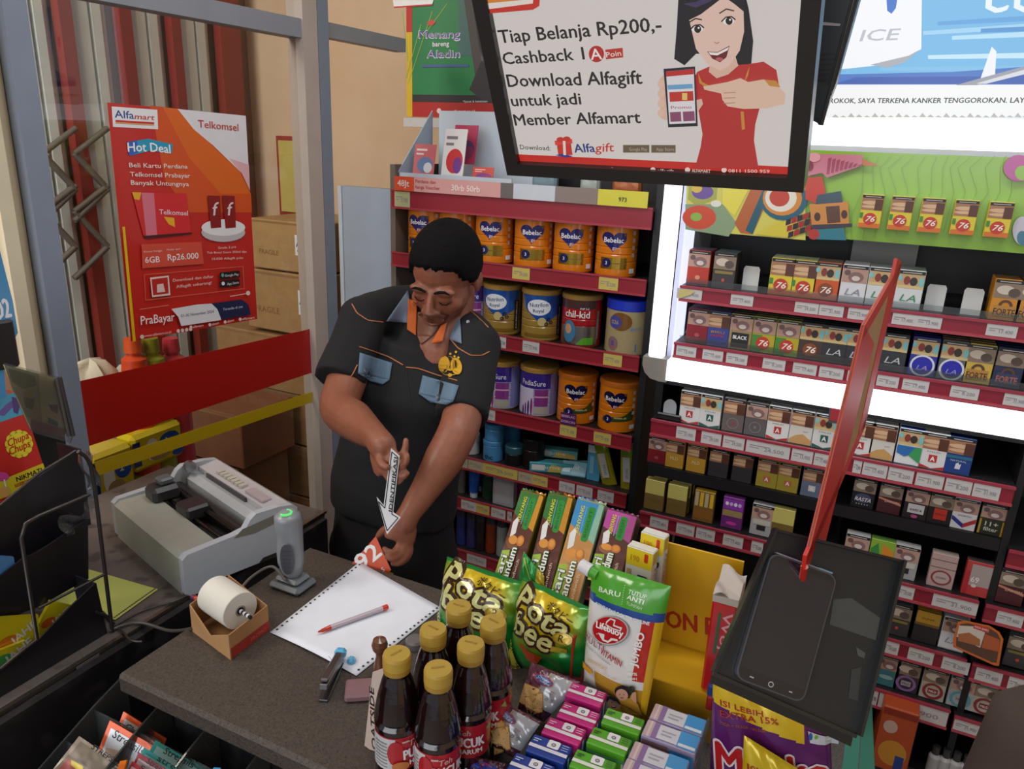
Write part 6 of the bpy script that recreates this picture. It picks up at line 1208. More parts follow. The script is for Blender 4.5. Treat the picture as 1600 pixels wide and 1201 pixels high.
# ---- small cartons in three rows
BZ = 0.98
def tissue(cols, w=0.050, d=0.030, h=0.078, wrap=False):
    top, side, strap = cols; b = MB('card', side); b.box((0, -d, 0), (w, 0, h-0.012), side, bev=0.001); b.box((0, -d, h-0.012), (w, 0, h), top, bev=0.0012)
    s = Surf((0, -d, h), (1, 0, 0), (0, 1, 0)); f = Surf((0, -d, 0), (1, 0, 0), (0, 0, 1))
    if not wrap:
        b.rect(f, 0.001, h-0.034, w-0.001, h-0.012, top); b.rect(f, 0.001, h-0.0345, w-0.001, h-0.032, '#7cc0e0'); b.ring(f, w*0.5, 0.012, 0.014, 0.018, '#b8dcec', a0=0, a1=math.pi)
        b.rect(s, 0.0005, d*0.28, w-0.0005, d*0.46, strap); b.rect(s, w*0.42, d*0.52, w*0.72, d*0.95, '#ece8ec', r=0.002); b.ell(s, w*0.57, d*0.72, 0.003, 0.003, '#6c6c70'); b.ell(s, w*0.57, d*0.72, 0.0018, 0.0018, '#b4b4b8')
        b.rect(s, w*0.06, d*0.72, w*0.24, d*0.77, '#f0c8e0' if top[1] == 'c' else '#1c3c1c' if top[1] == '5' else '#c8d0f0'); b.rect(s, w*0.06, d*0.60, w*0.18, d*0.65, '#e8b8d8' if top[1] == 'c' else '#204020' if top[1] == '5' else '#c8d0f0')
        for k in range(3): b.rect(s, w*0.78, d*(0.58+0.12*k), w*0.95, d*(0.62+0.12*k), '#f0b8d8' if top[1] == 'c' else '#3c6c2c' if top[1] == '5' else '#a8b4e8')
        b.rect(f, w*0.93, 0.0, w*0.97, h-0.012, strap)
        r = Surf((w, -d, 0), (0, 1, 0), (0, 0, 1)); b.rect(r, d*0.28, 0.03, d*0.44, h, strap)
    else:
        b.rect(s, 0.001, 0.001, w*0.16, d-0.001, '#c4a8a8'); b.rect(s, w*0.08, 0.001, w*0.12, d-0.001, '#d8c4c4'); b.rect(s, w*0.16, 0.001, w*0.30, d-0.001, '#8c6ca0'); b.rect(s, w*0.26, d*0.1, w*0.64, d*0.9, '#d0d0d8')
        b.rect(s, w*0.64, 0.001, w-0.001, d-0.001, '#3a94d0'); b.rect(s, w*0.66, d*0.1, w-0.002, d*0.26, '#d8dce0'); b.rect(s, w*0.32, d*0.55, w*0.58, d*0.62, '#a8a0b0'); b.rect(s, w*0.32, d*0.35, w*0.52, d*0.42, '#a8a0b0'); b.rect(f, w*0.55, h*0.4, w-0.002, h-0.006, '#2c84c4'); b.rect(f, 0.001, h*0.4, w*0.5, h-0.004, '#7c5c60')
    return b.build('tissue_carton' if not wrap else 'wrapped_carton', origin=(0, 0, 0))
TC = {'pink': ('#c8247c', '#2c88bc', '#e6e0e2'), 'blue': ('#1c3c94', '#1f58a4', '#e2e0e8'), 'green': ('#58a822', '#3ca0c0', '#e4e4dc')}
k = 4.706; TP = {}
items = [('pink', 540, 490, 'pink topped carton farthest back in its row'), ('pink', 482, 635, 'pink topped carton, middle of the pink three'), ('pink', 375, 748, 'pink topped carton next to the blue ones'), ('blue', 262, 872, 'blue topped carton touching the pink ones'), ('blue', 128, 1008, 'blue topped carton second in the blue pair'), ('blue', 20, 1130, 'blue topped carton cut by the lower photo edge'),
         ('green', 800, 680, 'green topped carton farthest back'), ('green', 700, 818, 'green topped carton, second of the green row'), ('green', 575, 982, 'green topped carton, third of the green row'), ('green', 440, 1150, 'green topped carton at the lower photo edge')]
for c, x, y, l in items:
    p = on(780+x/k, 960+y/k, Z=BZ)
    if c not in TP: o = TP[c] = tissue(TC[c])
    else: o = dup(TP[c], (0, 0, 0))
    o.location = (p.x, p.y, BZ-0.078); o.rotation_euler.z = random.uniform(-0.015, 0.015)+(0.02); tag(o, l, 'carton', 'small strapped cartons on the counter')
wp = None
for i, (x, y) in enumerate(((1150, 648), (1095, 765), (1000, 925), (940, 1050))):
    p = on(780+x/k, 960+y/k, Z=BZ+0.004)
    if wp is None: wp = o = tissue(('#9c90b0', '#8c7c90', '#fff'), 0.068, 0.031, 0.082, True)
    else: o = dup(wp, (0, 0, 0))
    o.location = (p.x, p.y, CZ+0.002); tag(o, 'lilac and blue film wrapped carton, %s from the back of its row' % ORD[i], 'carton', 'film wrapped cartons on the counter')
p = on(780+1150/k, 960+648/k, Z=BZ+0.004); b = MB('bagclear')
b.grid(lambda u, v: Vector((p.x+0.0705+0.002*math.sin(17*v+5*u), p.y+0.003-0.135*u, CZ+0.004+0.085*v+0.002*math.sin(12*u))), 14, 6); tag(b.build('cellophane'), 'clear film around the lilac cartons', 'wrapping')

# ---- cardboard riser display in yellow
YB = 0.985
x0 = -0.33; x1 = Xat(1150, YB, 1.05); zt = on(1138, 872, Y=YB).z
yd = thing('yellow_display_stand', ((x0+x1)/2, 0.93, CZ), 'stepped yellow cardboard display stand with red letters', 'display')
b = MB('card', '#c99a12'); xb = Xat(1000, YB, 1.05); b.box((xb, YB, CZ), (x1, YB+0.004, zt), '#cf9f10'); s = front(0, YB-0.0003, 0)
s2 = Surf((0, YB, 0), (1, 0, 0), (0, 0, 1)); b.ptext(s2, 'ON P', (1041, 978), (1117, 993), 26, '#a8240f', 0.05); b.build('back_board', yd)
tz = CZ+0.075; ty = 0.895
b = MB('card', '#d2a312'); b.box((x0+0.09, ty, tz-0.003), (x1, YB-0.001, tz), '#d4a414'); b.build('step', yd)
b = MB('card', '#b98c10'); b.box((x0+0.09, ty-0.003, CZ), (x1, ty, tz), '#c2930f'); b.build('riser', yd)
b = MB('card', '#a8241c'); p = on(908, 1050, Z=CZ+0.02); b.box((p.x, 0.87, CZ), (p.x+0.003, YB-0.002, CZ+0.115), '#a8241c'); b.box((p.x-0.09, 0.985-0.006, CZ), (p.x, 0.985-0.001, CZ+0.06), '#a02018'); b.build('partition', yd)
# small lighter on the riser
s = Surf((0, ty-0.012, 0), (1, 0, 0), (0, 0, 1)); a = s.px(1108, 1106); c = s.px(1108, 1066)
b = MB('gloss'); b.box((a[0]-0.0045, ty-0.018, a[1]), (a[0]+0.0045, ty-0.0045, a[1]+0.022), '#a8262a', bev=0.002); b.box((a[0]-0.005, ty-0.018, a[1]+0.022), (a[0]+0.005, ty-0.0045, c[1]), '#2c4484', bev=0.002); tag(b.build('lighter'), 'small red and blue lighter hanging on the yellow riser', 'lighter')

# ---- leaning things: plane helper
def lean(px, py, Z, tilt, yaw=0.0):
    """plane through the counter point under a pixel, leaning back by tilt (radians)"""
    p = on(px, py, Z=Z); U = Vector((math.cos(yaw), math.sin(yaw), 0)); B = Vector((-math.sin(yaw), math.cos(yaw), 0))
    return Surf(p, U, B*math.sin(tilt)+Vector((0, 0, math.cos(tilt))))
# biscuit rolls
def biscuit(px, off, cols, label, ground):
    s = lean(ground[0], ground[1], CZ+0.04, 0.62, 0.05).crop(680, 740, 3.753)
    q = [s.px(*p) for p in px]      # TL TR BR BL
    tl, tr, br, bl = q; w = ((tr[0]-tl[0])+(br[0]-bl[0]))/2; dx, dy = (tl[0]+tr[0])/2-(bl[0]+br[0])/2, (tl[1]+tr[1])/2-(bl[1]+br[1])/2
    ang = math.atan2(-dx, dy); h = math.hypot(dx, dy)*1.2; cx, cy = (tl[0]+tr[0])/2, (tl[1]+tr[1])/2
    V = (s.V*math.cos(ang)-s.U*math.sin(ang)); U = (s.U*math.cos(ang)+s.V*math.sin(ang)); O = s.P(cx, cy)-V*h-U*w/2
    f = Surf(O, U, V); d = w*0.8
    b = MB('foil', cols[2])
    # rounded block body
    prof = [(0, 0.004), (0.004, 0), (w-0.004, 0), (w, 0.004), (w, d), (0, d)]
    b.prism([f.P(a, 0, -c) for a, c in prof], V*h, cols[2])
    g = f; P = lambda pts, c: b.poly(g, [(x*w, y*h) for x, y in pts], c)
    P([(.02, 0), (.98, 0), (.98, .45), (.02, .36)], cols[3]); P([(.02, .0), (.45, 0), (.30, .42), (.02, .36)], '#9cb83c')
    P([(.02, .72), (.7, .66), (.98, .68), (.98, .99), (.02, .99)], cols[0]); P([(.72, .5), (.98, .5), (.98, .99), (.8, .99)], cols[1]); P([(.02, .36), (.98, .45), (.98, .62), (.02, .75)], cols[3])
    b.rect(g, w*.50, h*.62, w*.74, h*.95, '#2c8c34', r=0.004); b.text(g, 'BISKUIT', w*.66, h*.66, w*.10, '#1c5c28', h*.26, 0.03, rot=math.pi/2); b.text(g, 'KENYANG', w*.36, h*.68, w*.13, '#d8d03c', h*.26, 0.05, rot=math.pi/2); b.rect(g, w*.42, h*.66, w*.44, h*.94, '#6cc0d8')
    P([(.16, .50), (.10, .66), (.22, .72), (.30, .70), (.34, .56)], '#e4e0dc'); b.ell(g, w*.34, h*.46, w*.26, h*.065, cols[4]); b.ell(g, w*.32, h*.49, w*.18, h*.045, '#d8903c'); b.ell(g, w*.62, h*.50, w*.15, h*.055, '#c87828'); b.ell(g, w*.62, h*.505, w*.10, h*.035, '#d8923c')
    b.text(g, 'Sari', w*.30, h*.06, w*.26, '#f0f0e4', h*.26, 0.05, rot=math.pi/2, out=('#2c5c28', w*.02)); b.text(g, 'Gandum', w*.60, h*.02, w*.26, '#f0f0e4', h*.40, 0.05, rot=math.pi/2, out=('#2c5c28', w*.02)); b.text(g, 'sandwich', w*.84, h*.06, w*.11, '#d8c0a8', h*.26, 0.02, rot=math.pi/2)
    # crimped top
    n = 18
    b.grid(lambda u, v: f.P(w*u, h+0.004*v*h/0.15+0.0015*math.sin(u*n*6.28)*v, -d*(0.15+0.5*v*0+0.12*math.sin(u*9)*v)), 24, 2, lambda u, v: cols[1] if u > .6 else cols[0], 'foil')
    b.prism([f.P(0, h, -0.001), f.P(w, h, -0.001), f.P(w*0.9, h+0.003, -d*.5), f.P(w, h, -d), f.P(0, h, -d), f.P(w*0.1, h+0.003, -d*.5)], V*0.001, cols[3])
    s.crop(0, 0, 1); return tag(b.build('biscuit_roll'), label, 'biscuits', 'biscuit rolls leaning in the display')
biscuit(((505, 108), (640, 112), (500, 600), (350, 560)), 0, ('#3c7434', '#c88c24', '#7c6c24', '#5c2c1c', '#7c4a24'), 'green and brown biscuit roll at the left end, tallest against the shelf', (812, 935))
biscuit(((655, 118), (820, 130), (690, 610), (545, 600)), 0, ('#34702f', '#c4882a', '#70641f', '#5a2a1c', '#7c4a24'), 'green and brown biscuit roll, second from the left', (812, 935))
biscuit(((830, 142), (1000, 182), (850, 700), (690, 650)), 0, ('#3f8cc0', '#8cb8a0', '#8c9c7c', '#c08a50', '#c8904c'), 'blue and tan biscuit roll', (812, 935))
biscuit(((1008, 198), (1190, 256), (1085, 610), (915, 540)), 0, ('#b84c9c', '#a84c88', '#5c3c34', '#5a3028', '#8c5a3c'), 'pink and brown biscuit roll', (812, 935))

# toothpaste boxes standing behind the pouch
def tbox(px, label, Y):
    s = Surf((0, Y, 0), (1, 0, 0), (0, 0, 1)).crop(680, 740, 3.753); q = [s.px(*p) for p in px]; X0 = (q[0][0]+q[3][0])/2; X1 = (q[1][0]+q[2][0])/2; zt_ = (q[0][1]+q[1][1])/2; s.crop(0, 0, 1)
    w = X1-X0; h = zt_-tz; d = 0.018; M = Matrix.Translation((X0, Y, tz)) @ Matrix.Rotation(-0.12, 4, 'Z')
    b = MB('card', '#d4d2cc'); b.box((0, 0, 0), (w, d, h), '#d8d6d0', bev=0.001, M=M); f = Surf(M @ Vector((0, 0, 0)), M.to_3x3() @ Vector((1, 0, 0)), (0, 0, 1)); t = Surf(M @ Vector((0, 0, h)), M.to_3x3() @ Vector((1, 0, 0)), M.to_3x3() @ Vector((0, 1, 0))); r = Surf(M @ Vector((w, 0, 0)), M.to_3x3() @ Vector((0, 1, 0)), (0, 0, 1))
    b.rect(f, 0.0006, h-0.028, w-0.0006, h-0.001, '#e0c41c'); b.rect(r, 0.0006, h-0.020, d*0.8, h-0.001, '#c8a818'); b.rect(t, 0.001, 0.001, w-0.001, d-0.001, '#cfcabf'); b.rect(f, w*.68, h-0.018, w*.82, h-0.004, '#c8301c', r=0.002)
    b.text(f, '190', w*.18, h-0.020, 0.009, '#c89014', w*.32, 0.04); b.text(f, 'Pepsodent', w*.5, h-0.040, 0.014, '#1c2a4c', 0.085, 0.05, rot=-math.pi/2); b.rect(f, w*.08, h-0.052, w*.22, h-0.034, '#b8a46c'); b.text(r, 'Pencegah', d*.35, h-0.028, 0.008, '#6c5c2c', 0.05, 0.02, rot=-math.pi/2)
    return tag(b.build('toothpaste_box'), label, 'box', 'toothpaste boxes')
tbox(((1185, 335), (1360, 375), (1320, 620), (1200, 620)), 'taller yellow topped toothpaste box at the back', 0.962)
tbox(((1125, 425), (1290, 455), (1270, 620), (1110, 590)), 'yellow and white toothpaste box in front of the other one', 0.940)

# ---- crisp bags
def bag(s, q, thick, colfn, name, label, cat, group, prints, kind='foil', n=26, wr=0.0022, seal=0.07):
    n = max(n*2, 44)
    """q: TL TR BR BL in sheet coordinates; pillow bulged toward the viewer, with a back side"""
    tl, tr, br, bl = [Vector((a, c, 0)) for a, c in q]
    W = ((tr-tl).length+(br-bl).length)/2; H = ((tl-bl).length+(tr-br).length)/2
    def fn(u, v, l=0.0, sgn=1):
        u_ = u/W; v_ = v/H; p = (bl.lerp(br, u_)).lerp(tl.lerp(tr, u_), v_)
        e = max(0.0, 1-abs(2*u_-1)**2.4)**0.55*max(0.0, 1-abs(2*v_-1)**3.0)**0.6
        w = wr*(math.sin(19*u_+7*v_)*math.sin(11*v_+3*u_)+0.6*math.sin(22*v_*(.4+u_))+0.8*math.sin(46*u_)*max(0, abs(v_-.5)-.36)*5)
        return s.P(p.x, p.y, sgn*(thick*e+w*min(1, e+0.25)) + l)
    f = Surf((0, 0, 0), (1, 0, 0), (0, 1, 0), step=(0.008, 0.008)); f.fn = fn
    f.px = lambda x, y: inv(*s.px(x, y))
    def inv(a, c):
        u, v = .5, .5
        for _ in range(12):
            p = (bl.lerp(br, u)).lerp(tl.lerp(tr, u), v); du = br.lerp(tr, v)-bl.lerp(tl, v); dv = (tl-bl).lerp(tr-br, u); e = Vector((a, c, 0))-p
            det = du.x*dv.y-du.y*dv.x; u += (e.x*dv.y-e.y*dv.x)/det; v += (du.x*e.y-du.y*e.x)/det
        return (u*W, v*H)
    b = MB(kind, '#888888'); b.l0 = 0.0007; b.grid(lambda u, v: fn(u*W, v*H), n, n, colfn); b.grid(lambda u, v: fn(u*W, v*H, 0, -0.6), n//2, n//2, lambda u, v: colfn(u, v), flip=True)
    prints(b, f, W, H); o = b.build(name); return tag(o, label, cat, group)
def mixc(a, c, t):
    t = max(0, min(1, t)); A = [int(a[i:i+2], 16) for i in (1, 3, 5)]; B = [int(c[i:i+2], 16) for i in (1, 3, 5)]; return '#%02x%02x%02x' % tuple(int(A[i]+(B[i]-A[i])*t) for i in range(3))
def crispcol(u, v):
    t = 1-math.hypot((u-.45)/.62, (v-.72)/.52); g = mixc('#147c30', '#d0b41c', t*2.2)
    return '#1c7c34' if v > .965 else g
def crisp_print(crop, shift=(0, 0)):
    def f(b, f_, W, H):
        def T(t, x, y, hh, ww):
            b.text(f_, t, W*x, H*y, W*hh, '#d8d68c', W*ww, 0.05, 'l', -0.20, 0.1, out=('#3c2414', W*0.028))
        T('Pota', .07, .73, .23, .76); T('bee', .12, .47, .23, .56)
        b.text(f_, 'ポタビー', W*.52, H*.87, W*.07, '#3c2c10', W*.34, 0.03, rot=-0.3)
        b.poly(f_, [(W*.22, H*.36), (W*.60, H*.27), (W*.52, H*.14), (W*.40, H*.20)], '#c8481c'); b.ell(f_, W*.80, H*.56, W*.11, H*.085, '#a88c2c'); b.ell(f_, W*.80, H*.56, W*.085, H*.065, '#c8ac3c'); b.text(f_, 'R', W*.80, H*.53, W*.08, '#4c3c10', al='c'); b.rect(f_, W*.70, H*.38, W*.88, H*.44, '#a8902c')
        b.poly(f_, [(0.0, H*.44), (W*.02, H*.40), (W*.26, H*.02), (W*.20, 0.0)], '#1c2410'); b.ell(f_, W*.10, H*.12, W*.10, H*.13, '#b8b02c')
        b.text(f_, 'SEAWEED', W*.05, H*.34, W*.06, '#c8c43c', H*.36, 0.04, rot=-1.1)
    return f
s = lean(850, 1075, CZ, 0.22, -0.32).crop(680, 740, 3.753)
q = [s.px(*p) for p in ((512, 600), (940, 800), (850, 1195), (440, 1130))]
bag(s, q, 0.030, crispcol, 'crisp_bag', 'green and yellow crisp bag nearest the white pouch', 'crisps', 'crisp bags', crisp_print(0), n=32)
s = lean(745, 1010, CZ, 0.28, -0.22).crop(680, 740, 3.753)
q = [s.px(*p) for p in ((70, 485), (545, 645), (470, 1080), (10, 960))]
bag(s, q, 0.030, crispcol, 'crisp_bag', 'green and yellow crisp bag behind the tea bottles', 'crisps', 'crisp bags', crisp_print(0), n=32)
s = lean(830, 985, CZ, 0.45, 0.1).crop(680, 740, 3.753)
q = [s.px(*p) for p in ((520, 455), (640, 600), (640, 760), (470, 700))]
bag(s, q, 0.012, lambda u, v: '#1c8c3c' if u < .7 else '#c0b02c', 'crisp_bag', 'green foil corner of a bag between the biscuit rolls and crisps', 'crisps', 'crisp bags', lambda b, f, W, H: b.line(f, (W*.1, H*.9), (W*.8, H*.3), W*.05, '#c8c43c'))

# ---- refill pouch
s = lean(955, 1150, CZ, 0.12, -0.25).crop(850, 850, 3.4225)
pq = [s.px(*p) for p in ((262, 100), (680, 225), (545, 915), (212, 730))]
def pcol(u, v):
    if v > .80-.02*math.sin(3*u): return '#4c9c2c'
    if v > .735: return '#24468c'
    if u > .93: return '#d8a818'
    if u > .80 and v > .26: return '#b8241c'
    if v < .20 and u > .25: return '#b88a2c' if v > .1 else '#a87428'
    return '#d8d6d2'
def pprint(b, f, W, H):
    P = lambda pts, c: b.poly(f, [f.px(*p) for p in pts], c)
    b.ptext(f, 'BARU', (325, 232), (442, 262), 24, '#dce8cc', 0.05); b.ptext(f, 'TUTUP', (482, 242), (574, 276), 20, '#dce8cc', 0.02); b.ptext(f, 'ANTI', (480, 268), (562, 302), 22, '#dce8cc', 0.05); b.ptext(f, 'TUMPAH', (480, 295), (556, 330), 16, '#c4dcb0', 0.02)
    for k in range(9): b.pell(f, (460, 205+k*11), 2.2, 2.2, '#dce8cc', n=6)
    b.ptext(f, 'KONSULTASI DOKTER ONLINE', (318, 300), (596, 412), 17, '#e4e8f0', 0.05)
    b.pell(f, (402, 430), 104, 78, '#8a8a88'); b.pell(f, (400, 428), 99, 74, '#c8c4c0'); b.pell(f, (400, 427), 95, 70, '#b01c20')
    P([(385, 380), (408, 362), (436, 372), (430, 398), (470, 412), (462, 432), (420, 420), (378, 400)], '#e0d8d4'); P([(392, 384), (410, 370), (428, 377), (422, 403), (460, 417), (458, 425), (418, 412), (384, 396)], '#b01c20')
    P([(340, 440), (368, 446), (366, 480), (396, 492), (420, 478), (450, 484), (446, 472), (412, 466), (396, 482), (374, 474), (376, 448)], '#e0d8d4')
    b.ptext(f, 'Lifebuoy', (330, 412), (474, 462), 34, '#f2ecea', 0.06)
    b.ptext(f, 'DENGAN', (255, 442), (315, 478), 9, '#a83c3c', 0.02); b.ptext(f, 'MULTI', (240, 478), (372, 540), 34, '#8c3c50', -0.005); b.ptext(f, 'VITAMIN', (352, 546), (462, 618), 34, '#a82c34', 0.02); b.ptext(f, 'BAKTERI + VITAMIN', (236, 496), (408, 608), 9, '#8c888c', 0.01)
    b.ptext(f, 'LEMON PLAT', (262, 590), (388, 640), 17, '#d8b46c', 0.03); b.ptext(f, 'sabun mandi cair', (300, 630), (438, 692), 10, '#d0b888', 0.01)
    P([(236, 604), (300, 640), (306, 656), (290, 666), (236, 636)], '#d89820')
    b.ptext(f, 'JUMBO', (538, 626), (580, 452), 34, '#ece4e0', 0.08); b.ptext(f, '40%', (498, 660), (540, 672), 16, '#ece4e0', 0.04); b.ptext(f, 'LEBIH', (496, 684), (538, 694), 12, '#ece4e0', 0.04)
    # two smiling children, plain drawing
    P([(415, 860), (440, 800), (500, 790), (530, 830), (540, 905), (430, 890)], '#b8862c'); P([(500, 790), (516, 755), (530, 762), (525, 830)], '#c89870')
    b.pell(f, (470, 752), 46, 34, '#2c2224'); b.pell(f, (460, 772), 32, 34, '#c8947c'); b.pell(f, (512, 742), 16, 20, '#2c2224'); b.pell(f, (450, 768), 3, 3, '#2c2224', n=8); b.pell(f, (472, 770), 3, 3, '#2c2224', n=8); b.pell(f, (459, 788), 10, 4, '#a85c50', n=10)
    b.pell(f, (394, 818), 46, 36, '#26201f'); b.pell(f, (392, 838), 38, 34, '#c8967c'); P([(350, 822), (432, 812), (425, 800), (370, 798)], '#26201f'); b.pell(f, (378, 834), 3.5, 3, '#26201f', n=8); b.pell(f, (404, 836), 3.5, 3, '#26201f', n=8); b.pell(f, (388, 856), 14, 8, '#8c3c38', n=12); b.pell(f, (388, 853), 11, 3, '#ece8e4', n=10)
    P([(345, 870), (430, 868), (420, 900), (350, 890)], '#c0902c')
o = bag(s, pq, 0.022, pcol, 'refill_pouch', 'white soap refill pouch with green top and white spout cap', 'pouch', None, pprint, 'gloss', 30, 0.0006)
# spout
a = s.px(262, 140); c = s.px(195, 100); A = s.P(a[0], a[1], 0.004); Cc = s.P(c[0], c[1], 0.004); dd = (Cc-A).normalized()
b = MB('plastic', '#4c9c2c'); b.tube([A-dd*0.012, A+dd*0.002], 0.008, 14, '#4c9c2c'); b.build('spout', o)
b = MB('plastic', '#cfcdd0'); b.tube([A, A+dd*0.018], [0.0095, 0.0092], 20, '#d4d2d4'); b.build('spout_cap', o); s.crop(0, 0, 1)

# ---- cracker packets
def cracker(crop, px, label, Zb, tilt, yaw, pr):
    s = lean(*pr, Zb, tilt, yaw).crop(*crop); q = [s.px(*p) for p in px]
    def col(u, v): return '#5c2c3c' if (u+ (1-v)*.2 < .48 and v > .42) or v > .93 else ('#4a2430' if u < .1 else '#b4b4b8' if u > .42 and v > .2 else '#55293a')
    def prints(b, f, W, H):
        def crk(x, y, w, r):
            cs, sn = math.cos(r), math.sin(r); q_ = [(W*x+W*(a*cs-c*sn), H*y+W*(a*sn+c*cs)) for a, c in ((-w, -w), (w, -w), (w, w), (-w, w))]
            b.poly(f, q_, '#a8762c', 'matte'); q2 = [(W*x+W*.93*(a*cs-c*sn), H*y+W*.93*(a*sn+c*cs)) for a, c in ((-w, -w), (w, -w), (w, w), (-w, w))]; b.poly(f, q2, '#d0a868', 'matte')
            for i in range(5):
                for j in range(5):
                    a, c = (-w+w*.4*(i+.5)), (-w+w*.4*(j+.5)); b.ell(f, W*x+W*(a*cs-c*sn), H*y+W*(a*sn+c*cs), W*.016, W*.012, '#96682c' if (i+j) % 2 else '#dcbc80', 'matte', n=6); b.lay -= 1
            b.lay += 1
        crk(.25, .34, .235, 0.02); crk(.50, .22, .235, 0.6)
        b.line(f, (W*.42, H*.62), (W*.50, H*.9), W*.018, '#a8a83c')
        b.ell(f, W*.42, H*.74, W*.24, H*.10, '#a83a4c', rot=-0.15); b.ell(f, W*.42, H*.74, W*.21, H*.08, '#4c6ca8', rot=-0.15); b.text(f, 'Crispy', W*.42, H*.745, W*.055, '#e4e4ec', W*.28, 0.03, 'c', -0.15, .2); b.text(f, 'Crackers', W*.43, H*.69, W*.055, '#e4e4ec', W*.34, 0.03, 'c', -0.15, .2)
        b.text(f, 'MALKIST', W*.62, H*.60, W*.03, '#a83c4c', W*.2, .02, rot=-.15); b.text(f, 'crackers', W*.60, H*.54, W*.025, '#5c5c64', W*.16, 0.01, rot=-.15); b.ring(f, W*.72, H*.42, W*.02, W*.032, '#6c6c74'); b.ring(f, W*.84, H*.42, W*.025, W*.035, '#6c6c74')
    bag(s, q, 0.010, col, 'cracker_packet', label, 'crackers', 'cracker packets', prints, 'foil', 24, 0.0015); s.crop(0, 0, 1)
cracker((780, 960, 4.706), ((235, 345), (600, 495), (330, 790), (135, 690)), 'cracker packet in front of the crisp bag', CZ+0.03, 0.75, -0.15, (810, 1110))
cracker((780, 960, 4.706), ((-40, 590), (310, 790), (120, 1060), (-120, 930)), 'cracker packet leaning beside the tea bottles', CZ+0.03, 0.75, -0.15, (775, 1165))
s = lean(770, 1201, CZ+0.04, 0.7); q = [s.px(*p) for p in ((735, 1180), (790, 1192), (790, 1240), (725, 1230))]
bag(s, q, 0.008, lambda u, v: '#4a2030', 'cracker_packet', 'dark cracker packet corner at the lower edge', 'crackers', 'cracker packets', lambda b, f, W, H: (b.ell(f, W*.5, H*.6, W*.4, H*.3, '#2c3c94'), b.text(f, 'C', W*.5, H*.45, W*.3, '#c83c4c', al='c')), 'foil', 12)

# ---- things left of the bottles
s = Surf(on(577, 1170, Z=CZ), (0.10, -0.02, 0), (0, 0.02, 1)); q = [s.px(*p) for p in ((582, 1050), (610, 1040), (610, 1180), (569, 1168))]
b = MB('card', '#c8b4a8'); b.prism([s.P(a, c) for a, c in q], s.N*-0.0015, '#cab6aa'); b.ptext(s, 'OATSIDE', (588, 1172), (584, 1075), 8, '#26201f', 0.05); tag(b.build('display_card'), 'beige card with black sideways letters beside the leftmost bottle', 'card')
p = on(588, 1060, Z=CZ); b = MB('gloss', '#5c3a28'); b.lathe([(0.010, 0), (0.012, 0.004), (0.009, 0.02), (0.006, 0.034), (0.0065, 0.040), (0.011, 0.047), (0.0125, 0.055), (0.010, 0.063), (0.0, 0.067)], 24, (p.x, p.y+0.01, CZ), col='#6a422c'); tag(b.build('rubber_stamp'), 'brown wooden rubber stamp with a ball handle', 'stamp')
p = on(572, 1082, Z=CZ); M = Matrix.Translation((p.x, p.y, CZ)) @ Matrix.Rotation(0.6, 4, 'Z')
b = MB('plastic', '#8c6c70'); b.box((-0.03, -0.02, 0.0), (0.03, 0.02, 0.012), '#8a686c', bev=0.003, M=M); b.build('x'); o = bpy.data.objects['x']; o.name = 'stamp_pad'; tag(o, 'dull pink plastic stamp pad under the wooden stamp', 'stamp pad')
p = on(648, 1010, Z=CZ); b = MB('plastic', '#6c6664'); b.lathe([(0.014, 0), (0.015, 0.003), (0.015, 0.012), (0.012, 0.016), (0, 0.017)], 24, (p.x, p.y, CZ), col='#6f6a68'); tag(b.build('round_lid'), 'grey round lid lying behind the tea bottles', 'lid')

# ---- red pack beside the tray
s = Surf((0, 0.93, 0), (1, 0, 0), (0, 0, 1)); X0 = s.px(1112, 980)[0]; X1 = s.px(1152, 980)[0]; zt_ = s.px(1135, 925)[1]
b = MB('gloss', '#b81c1c'); b.box((X0, 0.90, tz+0.0005), (X1, 0.955, zt_), '#bb1e1d', bev=0.003); f = front(X0, 0.90, tz); w, h = X1-X0, zt_-tz
b.text(f, 'Wojan', w*.50, h*.92, 0.012, '#d8a0a0', h*.62, 0.03, rot=-math.pi/2); b.rect(f, w*.30, h*.45, w*.42, h*.9, '#2c5c2c')
o = b.build('red_pack'); tag(o, 'red upright pack with a white open top beside the black tray', 'pack')
b = MB('paper', '#b8ada4'); zq = zt_+0.0; b.grid(lambda u, v: Vector((X0+w*u, 0.90+0.055*v, zq+0.010+0.006*math.sin(5*u+7*v)+0.012*v)), 8, 8, None); b.prism([Vector((X0, 0.90, zq)), Vector((X1, 0.90, zq)), Vector((X1, 0.90, zq+0.011)), Vector((X0, 0.90, zq+0.009))], (0, 0.055, 0), '#b5aaa0'); b.build('torn_top', o)

# ================================================================== black tray with phone
TN = Vector((0.39420175, -0.78341613, 0.48048325)); TP0 = Vector((-0.067, 0.701, 1.156)); TU = (Vector((0.002, 0.721, 1.132))-TP0).normalized(); TS = Surf(TP0, TU, TN.cross(TU))
if TS.N.dot(TN) < 0: TS = Surf(TP0, TU, TU.cross(TN)*-1)
BKP = TS.O-TS.N*0.010
BS = Surf(BKP, TS.U, TS.V)
trq = [BS.px(*p) for p in ((1211, 826), (1406, 874), (1337, 1146), (1114, 1048))]
tr = thing('phone_tray', BS.P(*trq[3]), 'black tilted tray with raised rims holding a phone', 'tray')
b = MB('plastic', '#26282a'); b.prism([BS.P(a, c, -0.004) for a, c in trq], BS.N*0.004, '#222527')
b.ppoly(BS, [(1302, 936), (1330, 934), (1375, 965), (1368, 1000), (1296, 975)], '#464846'); b.ppoly(BS, [(1337, 1010), (1352, 1020), (1350, 1028), (1340, 1024)], '#4c4e4c'); b.ppoly(BS, [(1330, 1045), (1345, 1042), (1340, 1095), (1325, 1090)], '#353838'); b.build('tray_base', tr)
